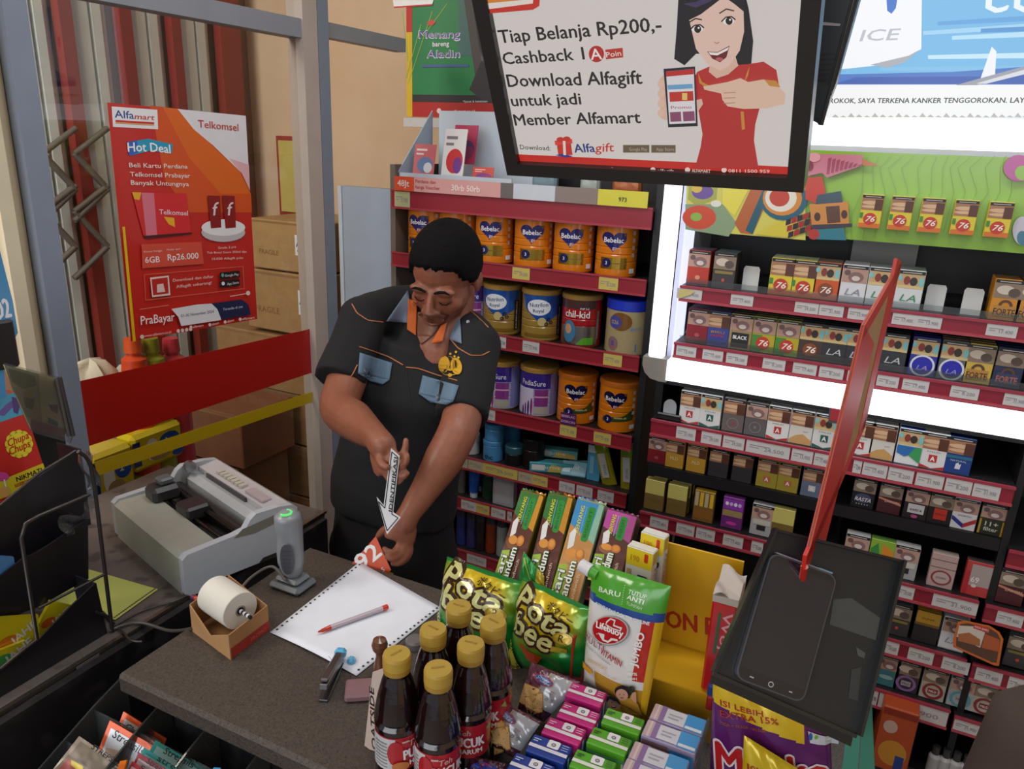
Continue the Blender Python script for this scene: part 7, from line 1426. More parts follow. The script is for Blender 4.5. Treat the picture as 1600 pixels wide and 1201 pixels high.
def rim(a, c, h, th, col, nm='tray_rim'):
    A, B = BS.P(*a), BS.P(*c); d = (B-A).normalized(); n = BS.N.cross(d)*th; b = MB('plastic', col); b.prism([A, B, B+BS.N*h, A+BS.N*h], n, col); b.build(nm, tr)
rim(trq[0], trq[3], 0.012, -0.003, '#1c1d1f'); rim(trq[1], trq[2], 0.010, 0.003, '#232423'); rim(trq[2], trq[3], 0.004, 0.004, '#2a2724'); rim(trq[0], trq[1], 0.006, -0.003, '#1c1d1f')
A, B = BS.P(*trq[3]), BS.P(*trq[2]); b = MB('plastic', '#2c2622'); b.prism([A-BS.N*0.004, B-BS.N*0.004, B-BS.N*0.004+Vector((0, 0.0, -0.018)), A-BS.N*0.004+Vector((0, 0, -0.016))], Vector((0.0, 0.004, 0)), '#2c2723'); b.build('front_lip', tr)
b = MB('plastic', '#1c1c1e'); m_ = BS.P((trq[0][0]+trq[2][0])/2, (trq[0][1]+trq[2][1])/2, -0.006); b.tube([m_, m_-BS.N*0.05, Vector((m_.x+0.02, 0.90, CZ))], 0.010, 12, '#1c1c1e'); b.build('support_post', tr)
# phone
pq_ = [TS.px(*p) for p in ((1203, 868), (1312, 894), (1257, 1101), (1146, 1057))]
u0 = (pq_[0][0]+pq_[3][0])/2; u1 = (pq_[1][0]+pq_[2][0])/2; v0 = (pq_[2][1]+pq_[3][1])/2; v1 = (pq_[0][1]+pq_[1][1])/2
dU = Vector(((pq_[0][0]+pq_[1][0])/2-(pq_[2][0]+pq_[3][0])/2, (pq_[0][1]+pq_[1][1])/2-(pq_[2][1]+pq_[3][1])/2)); an = math.atan2(-dU.x, dU.y)
cU = Vector((sum(p[0] for p in pq_)/4, sum(p[1] for p in pq_)/4)); pw = 0.5*((Vector(pq_[1])-Vector(pq_[0])).length+(Vector(pq_[2])-Vector(pq_[3])).length)*0.97; ph_ = dU.length
PU = TS.U*math.cos(an)+TS.V*math.sin(an); PV = TS.V*math.cos(an)-TS.U*math.sin(an); PO = TS.P(cU.x, cU.y)-PU*pw/2-PV*ph_/2; F = Surf(PO, PU, PV)
phn = thing('smartphone', PO, 'large black smartphone with its screen off lying in the tray', 'phone')
b = MB('gloss', '#1a1b1e'); rr = rrect(0, 0, pw, ph_, 0.010); b.prism([F.P(a, c, -0.009) for a, c in rr], F.N*0.0085, '#4c4c52'); b.build('body', phn)
b = MB('screen', '#15161a'); rr = rrect(0.0015, 0.0015, pw-0.0015, ph_-0.0015, 0.009); b.prism([F.P(a, c, -0.0006) for a, c in rr], F.N*0.0008, '#1b1d24'); F2 = Surf(F.P(0, 0, 0.0001), PU, PV); b.rect(F2, pw*.03, ph_*.10, pw*.97, ph_*.94, '#20222b'); b.ring(F2, pw*.5, ph_*.05, 0.002, 0.003, '#a8a8ac'); b.rect(F2, pw*.19, ph_*.045, pw*.25, ph_*.055, '#a8a8ac'); b.poly(F2, [(pw*.76, ph_*.045), (pw*.81, ph_*.045), (pw*.81, ph_*.055), (pw*.76, ph_*.052)], '#a8a8ac'); b.rect(F2, pw*.42, ph_*.965, pw*.58, ph_*.97, '#3c3c42'); b.build('screen', phn)
b = MB('gloss'); b.prism([F.P(pw*.08, ph_+0.0004, -0.008), F.P(pw*.92, ph_+0.0004, -0.008), F.P(pw*.92, ph_+0.0004, -0.001), F.P(pw*.08, ph_+0.0004, -0.001)], PV*0.0012, '#8c8c98'); b.prism([F.P(pw*.72, ph_+0.0018, -0.008), F.P(pw*.92, ph_+0.0018, -0.008), F.P(pw*.92, ph_+0.0018, -0.001), F.P(pw*.72, ph_+0.0018, -0.001)], PV*0.0004, '#5cb0c8'); b.build('top_edge', phn)

# ---- red edged sign board standing behind the phone
A = at(1256, 890, 0.800); B1 = at(1350, 508, 0.80); Dd = at(1352, 668, 1.02)
SB = Surf(A, B1-A, Dd-A)
n_ = (B1-A).cross(Dd-A).normalized()
def onp(px, py):
    r = ray(px, py); return CAM+r*((A-CAM).dot(n_)/r.dot(n_))
C4 = onp(1408, 408); D4 = onp(1350, 668)
sg = thing('red_sign_board', A, 'tall thin red framed sign board seen almost edge on above the phone', 'sign')
nn = n_ if n_.dot(CAM-A) > 0 else -n_
th = 0.003
b = MB('cardboard', '#8a6a44'); b.prism([A, B1, C4, D4], -nn*0.002, '#b08c60'); b.build('board', sg)
def bar(p, q, w, col='#cc2a1a'):
    cen = (A+B1+C4+D4)/4; d = (q-p).normalized(); inn = (cen-p)-(cen-p).dot(d)*d; inn.normalize()
    b = MB('paint', col); P = [p-nn*th, q-nn*th, q+nn*0.001, p+nn*0.001]; b.prism(P, inn*w, col); b.build('frame_bar', sg)
bar(A, B1, 0.12); bar(B1, C4, 0.018); bar(C4, D4, 0.055); bar(D4, A, 0.02)
b = MB('gloss'); b.tube([A+Vector((0, 0, 0.004)), A-Vector((0.0, -0.012, 0.02))], 0.004, 8, '#b82418'); b.build('foot_pin', sg)

# green teal plank and purple snack bags below the tray
Yp = 0.80; a = on(1330, 1201, Y=Yp); c = on(1358, 1060, Y=Yp); b = MB('paint', '#3c7c68')
b.prism([on(1312, 1230, Y=Yp), on(1338, 1230, Y=Yp), on(1352, 1050, Y=Yp), on(1335, 1050, Y=Yp)], (0, 0.006, 0), '#3f806c'); b.prism([on(1340, 1230, Y=Yp), on(1368, 1230, Y=Yp), on(1360, 1055, Y=Yp), on(1353, 1050, Y=Yp)], (0, 0.006, 0), '#3a7864'); tag(b.build('green_panel_board'), 'teal green panel strip standing under the right tray edge', 'panel')
s = lean(1200, 1290, CZ, 0.12, 0.15).crop(1080, 1030, 5.0)
s.O = s.O + Vector((0, 0, 0)); q = [s.px(*p) for p in ((175, 40), (1080, 420), (1120, 1300), (130, 1300))]
def mcol(u, v):
    return '#d8b41c' if v > 0.80-0.10*u and u < .78 else '#5c1c64'
def mprint(b, f, W, H):
    b.ptext(f, 'ISI LEBIH', (230, 322), (560, 392), 40, '#a8301c', 0.05); b.ptext(f, 'EXTRA 15%', (232, 402), (680, 452), 46, '#a8301c', 0.05); b.ptext(f, '70GR + 10,5GR =80,5GR', (228, 458), (585, 500), 22, '#a8501c', 0.02)
    b.ptext(f, 'Mietko', (208, 840), (1072, 902), 240, '#b81c24', 0.06, out=('#e8dce4', W*0.016))
    P = lambda pts, c: b.poly(f, [f.px(*p) for p in pts], c)
    P([(905, 505), (1150, 610), (1150, 650), (1090, 640), (920, 590)], '#c4c8d0'); b.pell(f, (925, 545), 16, 26, '#2c5ca0'); b.pell(f, (970, 555), 16, 14, '#6cac3c')
bag(s, q, 0.018, mcol, 'snack_bag', 'purple and yellow snack bag hanging under the black tray', 'snacks', 'purple snack bags', mprint, 'foil', 36, 0.0012)
s = lean(1210, 1290, CZ+0.0, 0.12, 0.15); s.O = s.O + Vector((0, -0.035, 0)); s.crop(1080, 1030, 5.0); q = [s.px(*p) for p in ((412, 590), (830, 850), (1000, 1300), (380, 1300))]
def m2(b, f, W, H): b.ptext(f, 'ISI LEBIH', (440, 850), (820, 960), 70, '#a8401c', 0.05); b.ptext(f, 'EXTRA', (440, 950), (820, 1060), 70, '#a8401c', 0.05)
bag(s, q, 0.012, lambda u, v: '#cdb01c', 'snack_bag', 'yellow topped snack bag in front of the purple one', 'snacks', 'purple snack bags', m2, 'foil', 20, 0.001); s.crop(0, 0, 1)
b = MB('cloth', '#4a3c34'); p = on(1625, 1180, Y=1.0)
loft(b, [(p.x, 1.0, 0.0, 0.10, 0.06), (p.x, 1.0, 0.6, 0.09, 0.06), (p.x, 1.0, 0.9, 0.075, 0.055), (p.x-0.004, 1.0, on(1600, 1110, Y=1.0).z, 0.06, 0.05), (p.x+0.008, 1.0, on(1600, 1070, Y=1.0).z, 0.035, 0.03), (p.x+0.02, 1.0, on(1600, 1055, Y=1.0).z, 0.002, 0.002)], 24, '#4c3e36'); tag(b.build('cloth_bag'), 'dark brown rounded cloth bag standing at the lower right corner', 'bag')

# ================================================================== hanging display and cashier monitor
ML, MR, MY = -0.458, -0.086, 0.93
bl = on(792, 285, Y=MY); br = on(1257, 288, Y=MY); bl.z = br.z = (bl.z+br.z)/2
ML, MR = bl.x, br.x
# tilt: find the plane whose left edge passes pixel (737, 0)
r0 = ray(737, 0); t0 = (ML-CAM.x)/r0.x; pt = CAM+r0*t0; MV = (pt-bl); MV.x = 0; MV.normalize()
MS = Surf(bl, (1, 0, 0), MV); MW = MR-ML; MH = 0.31
mon = thing('customer_display', bl+Vector((MW/2, 0, 0)), 'hanging black framed display showing a cashback advert', 'monitor')
b = MB('plastic', '#2a2523'); fw = 0.0155
def fbar(u0, v0, u1, v1): b.prism([MS.P(u0, v0, -0.03), MS.P(u1, v0, -0.03), MS.P(u1, v1, -0.03), MS.P(u0, v1, -0.03)], MS.N*0.03, '#2b2624')
fL = MS.px(795, 200)[0]; iw = MS.px(788, 265)
fbar(0, 0, MW, 0.017); b.build('bezel', mon); b = MB('plastic'); fbar(0, 0.017, 0.0185, MH); b.build('bezel', mon); b = MB('plastic'); fbar(MW-0.0185, 0.017, MW, MH); b.build('bezel', mon); b = MB('plastic'); fbar(0.0185, MH-0.017, MW-0.0185, MH); b.build('bezel', mon)
b = MB('plastic'); b.prism([MS.P(0.0185, 0.017, -0.03), MS.P(MW-0.0185, 0.017, -0.03), MS.P(MW-0.0185, MH-0.017, -0.03), MS.P(0.0185, MH-0.017, -0.03)], MS.N*0.02, '#222222'); b.build('back_cover', mon)
E1 = 'emit0.58'; b = MB(E1, '#d8d0cc'); SS = Surf(MS.P(0, 0, -0.009), MS.U, MS.V); b.rect(SS, 0.0185, 0.017, MW-0.0185, MH-0.017, '#dbd2cd')
b.rect(SS, 0.0185, 0.017, MW-0.0185, 0.0265, '#c8281c')
T = lambda st, p0, p1, h, c='#2a2422', bo=0.035, sh=0: b.ptext(SS, st, p0, p1, h, c, bo, sh, E1)
P = lambda pts, c: b.ppoly(SS, pts, c, E1)
T('Tiap Belanja Rp200,-', (782, 67), (1034, 48), 20); T('Cashback 1', (788, 100), (914, 92), 18); T('Download Alfagift', (795, 135), (1004, 130), 19); T('untuk jadi', (801, 165), (909, 162), 17); T('Member Alfamart', (806, 195), (1002, 191), 17)
T('Download:', (814, 232), (861, 234), 7, bo=0.01); T('Alfa', (899, 237), (931, 236), 13, '#2c3c7c', 0.04); T('gift', (931, 236), (960, 235), 13, '#c83428', 0.02, 0.2)
b.pell(SS, (933, 83), 12, 13, '#b82c28', E1); T('A', (925, 92), (942, 91), 17, '#f0e8e4', 0.02); P([(947, 76), (974, 73), (975, 88), (948, 91)], '#b83a2c'); T('Poin', (949, 88), (972, 85), 8, '#f0e0d8', 0.02)
P([(871, 222), (893, 220), (896, 240), (874, 242)], '#c8342c'); P([(868, 218), (895, 215), (896, 222), (869, 225)], '#d84438'); b.pell(SS, (877, 216), 6, 4, '#c8342c', E1); b.pell(SS, (887, 215), 6, 4, '#c8342c', E1); P([(869, 240), (880, 238), (897, 242), (885, 244)], '#2c3c8c'); P([(881, 218), (885, 218), (886, 240), (882, 240)], '#e8d8cc')
P([(975, 224), (1016, 224), (1016, 236), (975, 236)], '#6c5c48'); P([(1019, 224), (1057, 224), (1057, 236), (1019, 236)], '#6c5c48'); T('Google Play', (985, 233), (1013, 233), 5, '#b8a890', 0); T('App Store', (1027, 233), (1055, 233), 5, '#b8a890', 0)
T('www.alfamart.co.id', (826, 265), (895, 265), 6, '#e8b8a8', 0.01)
for x in (920, 933, 946, 958, 1022, 1076, 1133): b.pell(SS, (x, 262), 4.2, 4, '#f0d0c4', E1, n=10)
for x0_, x1_, t_ in ((965, 1005, 'alfamart'), (1030, 1055, 'alfagift'), (1083, 1112, 'ALFAMART'), (1140, 1204, '0811 1500 959')): T(t_, (x0_, 265), (x1_, 266), 5, '#f0d0c4', 0.01)
P([(748, -20), (848, -20), (846, 6), (836, 12), (756, 19)], '#c83428'); P([(755, -20), (838, -20), (836, 2), (760, 12)], '#e8dcd4'); P([(762, -6), (828, -10), (826, -4), (764, 2)], '#d8842c')
# plain drawn woman with a phone
P([(1064, -30), (1090, -50), (1130, -55), (1160, -40), (1172, 10), (1179, 60), (1176, 95), (1158, 106), (1150, 80), (1090, 80), (1072, 98), (1056, 88), (1060, 40)], '#1e1b20')
P([(1088, 258), (1097, 225), (1100, 205), (1094, 170), (1080, 130), (1092, 108), (1110, 100), (1170, 96), (1195, 92), (1215, 105), (1220, 135), (1190, 160), (1182, 190), (1180, 215), (1187, 258)], '#b83230')
P([(1112, 90), (1148, 78), (1156, 98), (1140, 112), (1122, 118), (1110, 108)], '#dcb4a0')
b.poly(SS, [SS.px(*p) for p in ((1078, 20), (1082, -10), (1110, -30), (1150, -15), (1164, 10), (1165, 45), (1158, 75), (1142, 98), (1128, 106), (1108, 96), (1090, 72))], '#e4c2b2', E1)
P([(1064, -5), (1085, -40), (1140, -45), (1128, -5), (1098, 18), (1078, 28)], '#1e1b20'); P([(1128, -40), (1160, -30), (1172, 20), (1150, 2), (1130, -12)], '#1e1b20'); P([(1070, 2), (1090, 8), (1115, -3), (1112, -14), (1092, -2)], '#46365c')
for ex, ey in ((1092, 41), (1141, 28)):
    b.pell(SS, (ex, ey), 9, 6, '#f0e8e6', E1); b.pell(SS, (ex+1, ey), 5.5, 6, '#2a2220', E1); b.pell(SS, (ex+2.5, ey-2), 1.6, 1.6, '#f4f0ee', E1, n=8); b.pline(SS, [(ex-11, ey+1), (ex-4, ey-6), (ex+5, ey-7), (ex+11, ey-2)], 2, '#1e1a1c', E1)
b.pline(SS, [(1080, 30), (1090, 24), (1100, 26)], 2, '#3c2c2c', E1); b.pline(SS, [(1127, 16), (1138, 9), (1150, 12)], 2, '#3c2c2c', E1); b.pline(SS, [(1119, 60), (1123, 63), (1127, 60)], 1.6, '#b88878', E1)
P([(1108, 75), (1124, 76), (1143, 66), (1138, 84), (1128, 92), (1116, 86)], '#6c2428'); P([(1110, 76), (1124, 77), (1142, 68), (1140, 73), (1124, 81), (1113, 80)], '#f0e6e2'); b.pell(SS, (1127, 87), 6, 3, '#b85c60', E1)
P([(1094, 108), (1100, 122), (1112, 128), (1108, 132), (1096, 124)], '#c88a3c'); P([(1174, 98), (1172, 112), (1166, 122), (1169, 110)], '#c88a3c'); P([(1160, 168), (1165, 168), (1167, 195), (1162, 197)], '#c88a3c')
P([(1195, 118), (1212, 122), (1230, 140), (1228, 156), (1200, 163), (1165, 164), (1140, 160), (1132, 150), (1130, 140), (1104, 134), (1102, 129), (1140, 122), (1160, 116), (1172, 122)], '#e0bca6')
P([(1197, 118), (1216, 120), (1222, 130), (1205, 128)], '#c88a3c')
for k_ in range(3): b.pline(SS, [(1134, 139+k_*8), (1152, 138+k_*8)], 1.4, '#b88c78', E1)
P([(1034, 118), (1042, 110), (1046, 182), (1036, 178)], '#dcb4a0'); P([(1090, 150), (1100, 148), (1102, 156), (1094, 168), (1090, 182)], '#dcb4a0')
for k_ in range(4): b.pell(SS, (1037, 125+k_*15), 5.5, 6.5, '#e0bca6', E1, n=12)
b.poly(SS, [SS.px(*p) for p in ((1041, 101), (1090, 97), (1094, 190), (1048, 192))], '#24242e', E1); P([(1045, 105), (1088, 101), (1091, 185), (1050, 187)], '#e0dadc'); P([(1045, 105), (1088, 101), (1088, 109), (1045, 113)], '#c0302c'); P([(1047, 126), (1086, 124), (1087, 131), (1048, 133)], '#6ca4c8')
P([(1050, 137), (1087, 135), (1088, 150), (1051, 152)], '#c0382c'); P([(1070, 138), (1078, 138), (1078, 149), (1070, 149)], '#e0c46c'); P([(1051, 168), (1068, 167), (1069, 182), (1052, 183)], '#8c4c6c'); P([(1071, 167), (1089, 166), (1090, 181), (1072, 182)], '#8c4c6c'); T('Promo', (1053, 163), (1085, 162), 5, '#a83c3c', 0)
b.build('display_screen', mon)
# glass reflection free: bracket pole up to the ceiling
b = MB('plastic', '#1c1b1c'); m_ = MS.P(MW/2, MH*0.6, -0.05); b.tube([m_, Vector((m_.x, m_.y, 3.1))], 0.018, 12, '#1c1b1c'); b.prism([MS.P(MW*.35, MH*.4, -0.05), MS.P(MW*.65, MH*.4, -0.05), MS.P(MW*.65, MH*.75, -0.05), MS.P(MW*.35, MH*.75, -0.05)], MS.N*0.02, '#1c1b1c'); b.build('bracket', mon)
# cashier's monitor behind it
CS = Surf((0, 1.06, 1.66), (1, 0, 0), (0, -0.12, 1))
cm = thing('cashier_monitor', CS.P(-0.25, 0), 'black cashier monitor seen from behind, right of the hanging display', 'monitor')
q = [CS.px(*p) for p in ((1200, 150), (1282, 195), (1306, 130), (1345, -10), (1352, -80), (1200, -80))]
b = MB('plastic', '#1f2226'); b.prism([CS.P(a, c, -0.03) for a, c in q], CS.N*0.03, '#212529')
for k_ in range(9): b.ppoly(CS, [(1262, 85+k_*8), (1318-k_*2.2, 82+k_*8), (1317-k_*2.2, 85+k_*8), (1262, 88+k_*8)], '#15171a')
b.ppoly(CS, [(1281, 34), (1314, 37), (1312, 41), (1280, 39)], '#9c9ca0'); b.ppoly(CS, [(1264, 4), (1284, 4), (1276, 40), (1264, 40)], '#4c5054'); b.ppoly(CS, [(1262, 120), (1298, 135), (1282, 185), (1262, 180)], '#282c31'); b.build('rear_housing', cm)
b = MB('gloss'); A_, B_ = CS.P(*CS.px(1282, 195)), CS.P(*CS.px(1350, -60)); b.tube([A_, B_], 0.0035, 8, '#2c3036'); b.build('housing_edge', cm)
q = [CS.px(*p) for p in ((722, -20), (733, -20), (752, 95), (790, 150), (790, 160), (755, 155), (733, 140), (745, 118))]
b = MB('plastic', '#2c211c'); q1 = [CS.px(*p) for p in ((733, 140), (752, 95), (800, 130), (800, 160), (752, 155))]; b.prism([CS.P(a, c, -0.02) for a, c in q1], CS.N*0.02, '#2e231d'); b.build('monitor_foot', cm)
b = MB('plastic'); q2 = [CS.px(*p) for p in ((718, -20), (730, -20), (749, 104), (738, 118))]; b.prism([CS.P(a, c, -0.02) for a, c in q2], CS.N*0.012, '#4a3f34'); b.build('bezel_edge', cm)
b = MB('paper'); q3 = [CS.px(*p) for p in ((727, -20), (752, -20), (756, 60), (748, 98), (741, 116))]; b.prism([CS.P(a, c, -0.024) for a, c in q3], CS.N*0.002, '#b8bac4'); b.build('paper_note', cm)
b = MB('plastic'); b.tube([CS.P(-0.25, 0.1, -0.04), Vector((-0.25, 1.15, 3.1))], 0.015, 10, '#1c1b1c'); b.build('bracket', cm)
# ================================================================== the man behind the counter
def ellip(b, c, r, ax=None, col=None, seg=20, rings=12):
    c = Vector(c); X, Y, Z = ax or (Vector((1, 0, 0)), Vector((0, 1, 0)), Vector((0, 0, 1)))
    P = [c+Z*r[2]]; n = rings
    for j in range(1, n):
        t = math.pi*j/n
        for i in range(seg):
            a = 2*math.pi*i/seg; P.append(c+X*(r[0]*math.sin(t)*math.cos(a))+Y*(r[1]*math.sin(t)*math.sin(a))+Z*(r[2]*math.cos(t)))
    P.append(c-Z*r[2]); F = [[0, 1+i, 1+(i+1) % seg] for i in range(seg)]
    for j in range(n-2):
        for i in range(seg): a = 1+j*seg+i; a2 = 1+j*seg+(i+1) % seg; F.append([a, a+seg, a2+seg, a2])
    l = len(P)-1; k = 1+(n-2)*seg; F += [[l, k+(i+1) % seg, k+i] for i in range(seg)]
    b.add(P, F, col, None, True)
def limb(b, pts, col=None, seg=18):
    """pts: (Vector, radius): smooth tapered limb with round ends"""
    P = [Vector(p) for p, r in pts]; R = [r for p, r in pts]; Q = []; S = []
    for i in range(len(P)-1):
        p0 = P[max(i-1, 0)]; p1 = P[i]; p2 = P[i+1]; p3 = P[min(i+2, len(P)-1)]
        for k in range(5):
            t = k/5; Q.append(0.5*((2*p1)+(p2-p0)*t+(2*p0-5*p1+4*p2-p3)*t*t+(3*p1-p0-3*p2+p3)*t**3)); S.append(R[i]+(R[i+1]-R[i])*t)
    Q.append(P[-1]); S.append(R[-1]); b.tube(Q, S, seg, col); ellip(b, Q[0], (S[0],)*3, None, col, 12, 8); ellip(b, Q[-1], (S[-1],)*3, None, col, 12, 8)
def lofted(b, rows, seg=28, col=None):
    """rows: centre, half-width vector, half-depth vector; closed at both ends"""
    P = []; n = len(rows)
    for c, w, d in rows:
        for i in range(seg):
            a = 2*math.pi*i/seg; ca, sa = math.cos(a), math.sin(a); e = 0.8
            P.append(c+w*math.copysign(abs(ca)**e, ca)+d*math.copysign(abs(sa)**e, sa))
    F = [[j*seg+i, j*seg+(i+1) % seg, (j+1)*seg+(i+1) % seg, (j+1)*seg+i] for j in range(n-1) for i in range(seg)]
    F += [list(range(seg))[::-1], [(n-1)*seg+i for i in range(seg)]]; b.add(P, F, col, None, True)
def fuse(b, name, voxel, col, kind, smooth=4, parent=None, noise=None, keep=None, origin=None):
    """one continuous skin grown over the overlapping forms"""
    o = b.build('tmp_form', origin=(0, 0, 0)); bm = bmesh.new(); bm.from_mesh(o.data); bmesh.ops.recalc_face_normals(bm, faces=bm.faces); bm.to_mesh(o.data); bm.free()
    r = o.modifiers.new('r', 'REMESH'); r.mode = 'VOXEL'; r.voxel_size = voxel; r.use_smooth_shade = True
    if noise:
        tx = bpy.data.textures.new('folds', 'CLOUDS'); tx.noise_scale = noise[0]; tx.noise_depth = 1
        d = o.modifiers.new('d', 'DISPLACE'); d.texture = tx; d.strength = noise[1]; d.texture_coords = 'GLOBAL'
    sm = o.modifiers.new('s', 'SMOOTH'); sm.iterations = smooth; sm.factor = 0.6
    bpy.context.view_layer.update(); me = bpy.data.meshes.new_from_object(o.evaluated_get(bpy.context.evaluated_depsgraph_get()))
    bpy.data.objects.remove(o)
    O = Vector(origin) if origin is not None else Vector((0, 0, 0))
    for v in me.vertices: v.co -= O
    me.materials.clear(); me.materials.append(mat(kind))
    while me.color_attributes: me.color_attributes.remove(me.color_attributes[0])
    ca = me.color_attributes.new('Col', 'FLOAT_COLOR', 'POINT'); L = lin(col); cc = []
    for v in me.vertices: cc += list(keep(v.co+O)) if keep else L
    ca.data.foreach_set('color', cc); me.name = name
    me.polygons.foreach_set('use_smooth', [True]*len(me.polygons)); me.polygons.foreach_set('material_index', [0]*len(me.polygons))
    n = bpy.data.objects.new(name, me); COL.objects.link(n)
    if parent is not None: n.parent = parent; n.location = O-wloc(parent)
    else: n.location = O
    return n
Z1 = Vector((0, 0, 1))
HC = at(696, 431, 1.70)
vd = ray(694, 436).normalized(); dh = Vector((-vd.x, -vd.y, 0)).normalized(); lh = Vector((-cr.x, -cr.y, 0)).normalized()
yaw, pit = math.radians(23), math.radians(23)
fh = (dh*math.cos(yaw)+lh*math.sin(yaw)).normalized()
HF = fh*math.cos(pit)-Z1*math.sin(pit); HX = HF.cross(Z1).normalized(); HX = -HX if HX.dot(cr) < 0 else HX
HU = (HX.cross(HF)); HU = HU if HU.z > 0 else -HU
roll = math.radians(-4); HX, HU = HX*math.cos(roll)+HU*math.sin(roll), HU*math.cos(roll)-HX*math.sin(roll)
def hp(x, y, z): return HC+HX*x+HF*y+HU*z
AX = (HX, HF, HU)
NB = at(688, 535, 1.74)                       # base of the neck
S1 = at(567, 500, 1.74); S2 = at(741, 541, 1.70)   # shoulders (image left, image right)
BX = (S2-S1).normalized(); BD = Vector((BX.y, -BX.x, 0)).normalized(); BD = BD if BD.dot(dh) > 0 else -BD
skin = MB('skin')
# head
ellip(skin, hp(0, -0.012, 0.030), (0.073, 0.092, 0.083), AX); ellip(skin, hp(0, 0.026, -0.024), (0.062, 0.062, 0.068), AX)
ellip(skin, hp(0, 0.050, -0.074), (0.034, 0.028, 0.024), AX); ellip(skin, hp(0, 0.020, -0.060), (0.047, 0.044, 0.030), AX)
for sg in (-1, 1):
    ellip(skin, hp(sg*0.036, 0.056, -0.028), (0.024, 0.022, 0.022), AX); ellip(skin, hp(sg*0.028, 0.074, 0.010), (0.026, 0.013, 0.011), AX)
    ellip(skin, hp(sg*0.072, -0.010, -0.012), (0.007, 0.014, 0.024), AX); ellip(skin, hp(sg*0.076, -0.018, -0.004), (0.006, 0.012, 0.018), AX)
    ellip(skin, hp(sg*0.0135, 0.093, -0.036), (0.010, 0.011, 0.009), AX); ellip(skin, hp(sg*0.030, 0.072, -0.008), (0.016, 0.011, 0.010), AX)
limb(skin, [(hp(0, 0.080, 0.004), 0.0085), (hp(0, 0.096, -0.018), 0.0095), (hp(0, 0.104, -0.034), 0.012)])
ellip(skin, hp(0, 0.082, -0.060), (0.026, 0.013, 0.016), AX)
# neck
limb(skin, [(hp(0, -0.030, -0.035), 0.046), (hp(0, -0.040, -0.085), 0.048), (NB, 0.058), (NB-Z1*0.05, 0.07)])
# arms
E1 = at(530, 636, 1.60); W1 = at(586, 682, 1.42)
limb(skin, [(S1-Z1*0.02, 0.045), (at(543, 590, 1.67), 0.044), (E1, 0.041), (at(552, 656, 1.53), 0.041), (at(572, 672, 1.47), 0.032), (W1, 0.025), (at(598, 697, 1.395), 0.026)])
E2 = at(716, 672, 1.54); W2 = at(641, 800, 1.455)
limb(skin, [(S2-Z1*0.02, 0.045), (at(726, 630, 1.60), 0.043), (E2, 0.041), (at(693, 718, 1.51), 0.040), (at(664, 765, 1.48), 0.029), (W2, 0.0225), (at(632, 816, 1.45), 0.0245)])
def palm(a, c, w, t, side):
    """a wrist end, c knuckle end, side: direction across the palm"""
    d = (c-a); L = d.length; d.normalize(); s_ = (side-side.dot(d)*d).normalized(); n = d.cross(s_)
    lofted(skin, [(a, s_*w*0.62, n*t*0.8), (a+d*L*0.35, s_*w*0.9, n*t), (a+d*L*0.8, s_*w, n*t*0.85), (a+d*L, s_*w*0.9, n*t*0.6)], 18)
def finger(pts, r=0.0085):
    n = len(pts); limb(skin, [(p, r*(1-0.10*i)) for i, p in enumerate(pts)], None, 12)
# hand 1 (holds the arrow)
K1 = at(607, 733, 1.385); palm(at(592, 690, 1.41), K1, 0.034, 0.014, at(625, 712, 1.37)-at(590, 728, 1.40))
finger([at(614, 716, 1.385), at(626, 712, 1.375), at(633, 701, 1.372), at(634, 688, 1.375)])
finger([at(612, 724, 1.385), at(625, 728, 1.372), at(634, 722, 1.366), at(636, 712, 1.368)])
finger([at(608, 733, 1.385), at(619, 741, 1.376), at(630, 744, 1.370), at(636, 739, 1.37)])
finger([at(602, 738, 1.39), at(610, 750, 1.383), at(620, 753, 1.378), at(627, 751, 1.376)], 0.0075)
finger([at(592, 702, 1.40), at(593, 718, 1.375), at(598, 727, 1.362), at(605, 730, 1.357)], 0.0098)
# hand 2 (holds the orange card)
palm(at(634, 812, 1.45), at(622, 846, 1.445), 0.033, 0.014, at(640, 842, 1.46)-at(604, 832, 1.44))
finger([at(632, 848, 1.45), at(626, 864, 1.438), at(614, 872, 1.428), at(605, 870, 1.424)])
finger([at(626, 850, 1.45), at(616, 862, 1.43), at(607, 862, 1.424), at(601, 857, 1.424)])
finger([at(636, 850, 1.455), at(634, 868, 1.445), at(624, 879, 1.438), at(614, 880, 1.434)])
finger([at(640, 846, 1.46), at(641, 862, 1.455), at(635, 874, 1.45), at(627, 880, 1.446)], 0.0075)
finger([at(614, 824, 1.455), at(603, 826, 1.462), at(595, 832, 1.466), at(590, 840, 1.468)], 0.0095)
P0 = Vector((at(625, 700, 1.78).x, at(625, 700, 1.78).y, 0))
def skincol(p):
    q = p-HC; z = q.dot(HU); y = q.dot(HF); x = q.dot(HX)
    base = Vector(lin('#87503a')[:3]); t = 0
    if abs(x) < .027 and 0.14 > y > 0.078 and -0.072 < z < -0.050: base = base.lerp(Vector(lin('#7c4438')[:3]), 0.7)
    if z > 0.066 and q.length < 0.13: base = Vector(lin('#2a1c18')[:3])
    return tuple(base)+(1.0,)
man = fuse(skin, 'person', 0.0036, '#945c40', 'skin', 3, None, None, skincol, P0)
tag(man, 'man in a black short sleeved uniform shirt leaning over the counter, looking down', 'person')
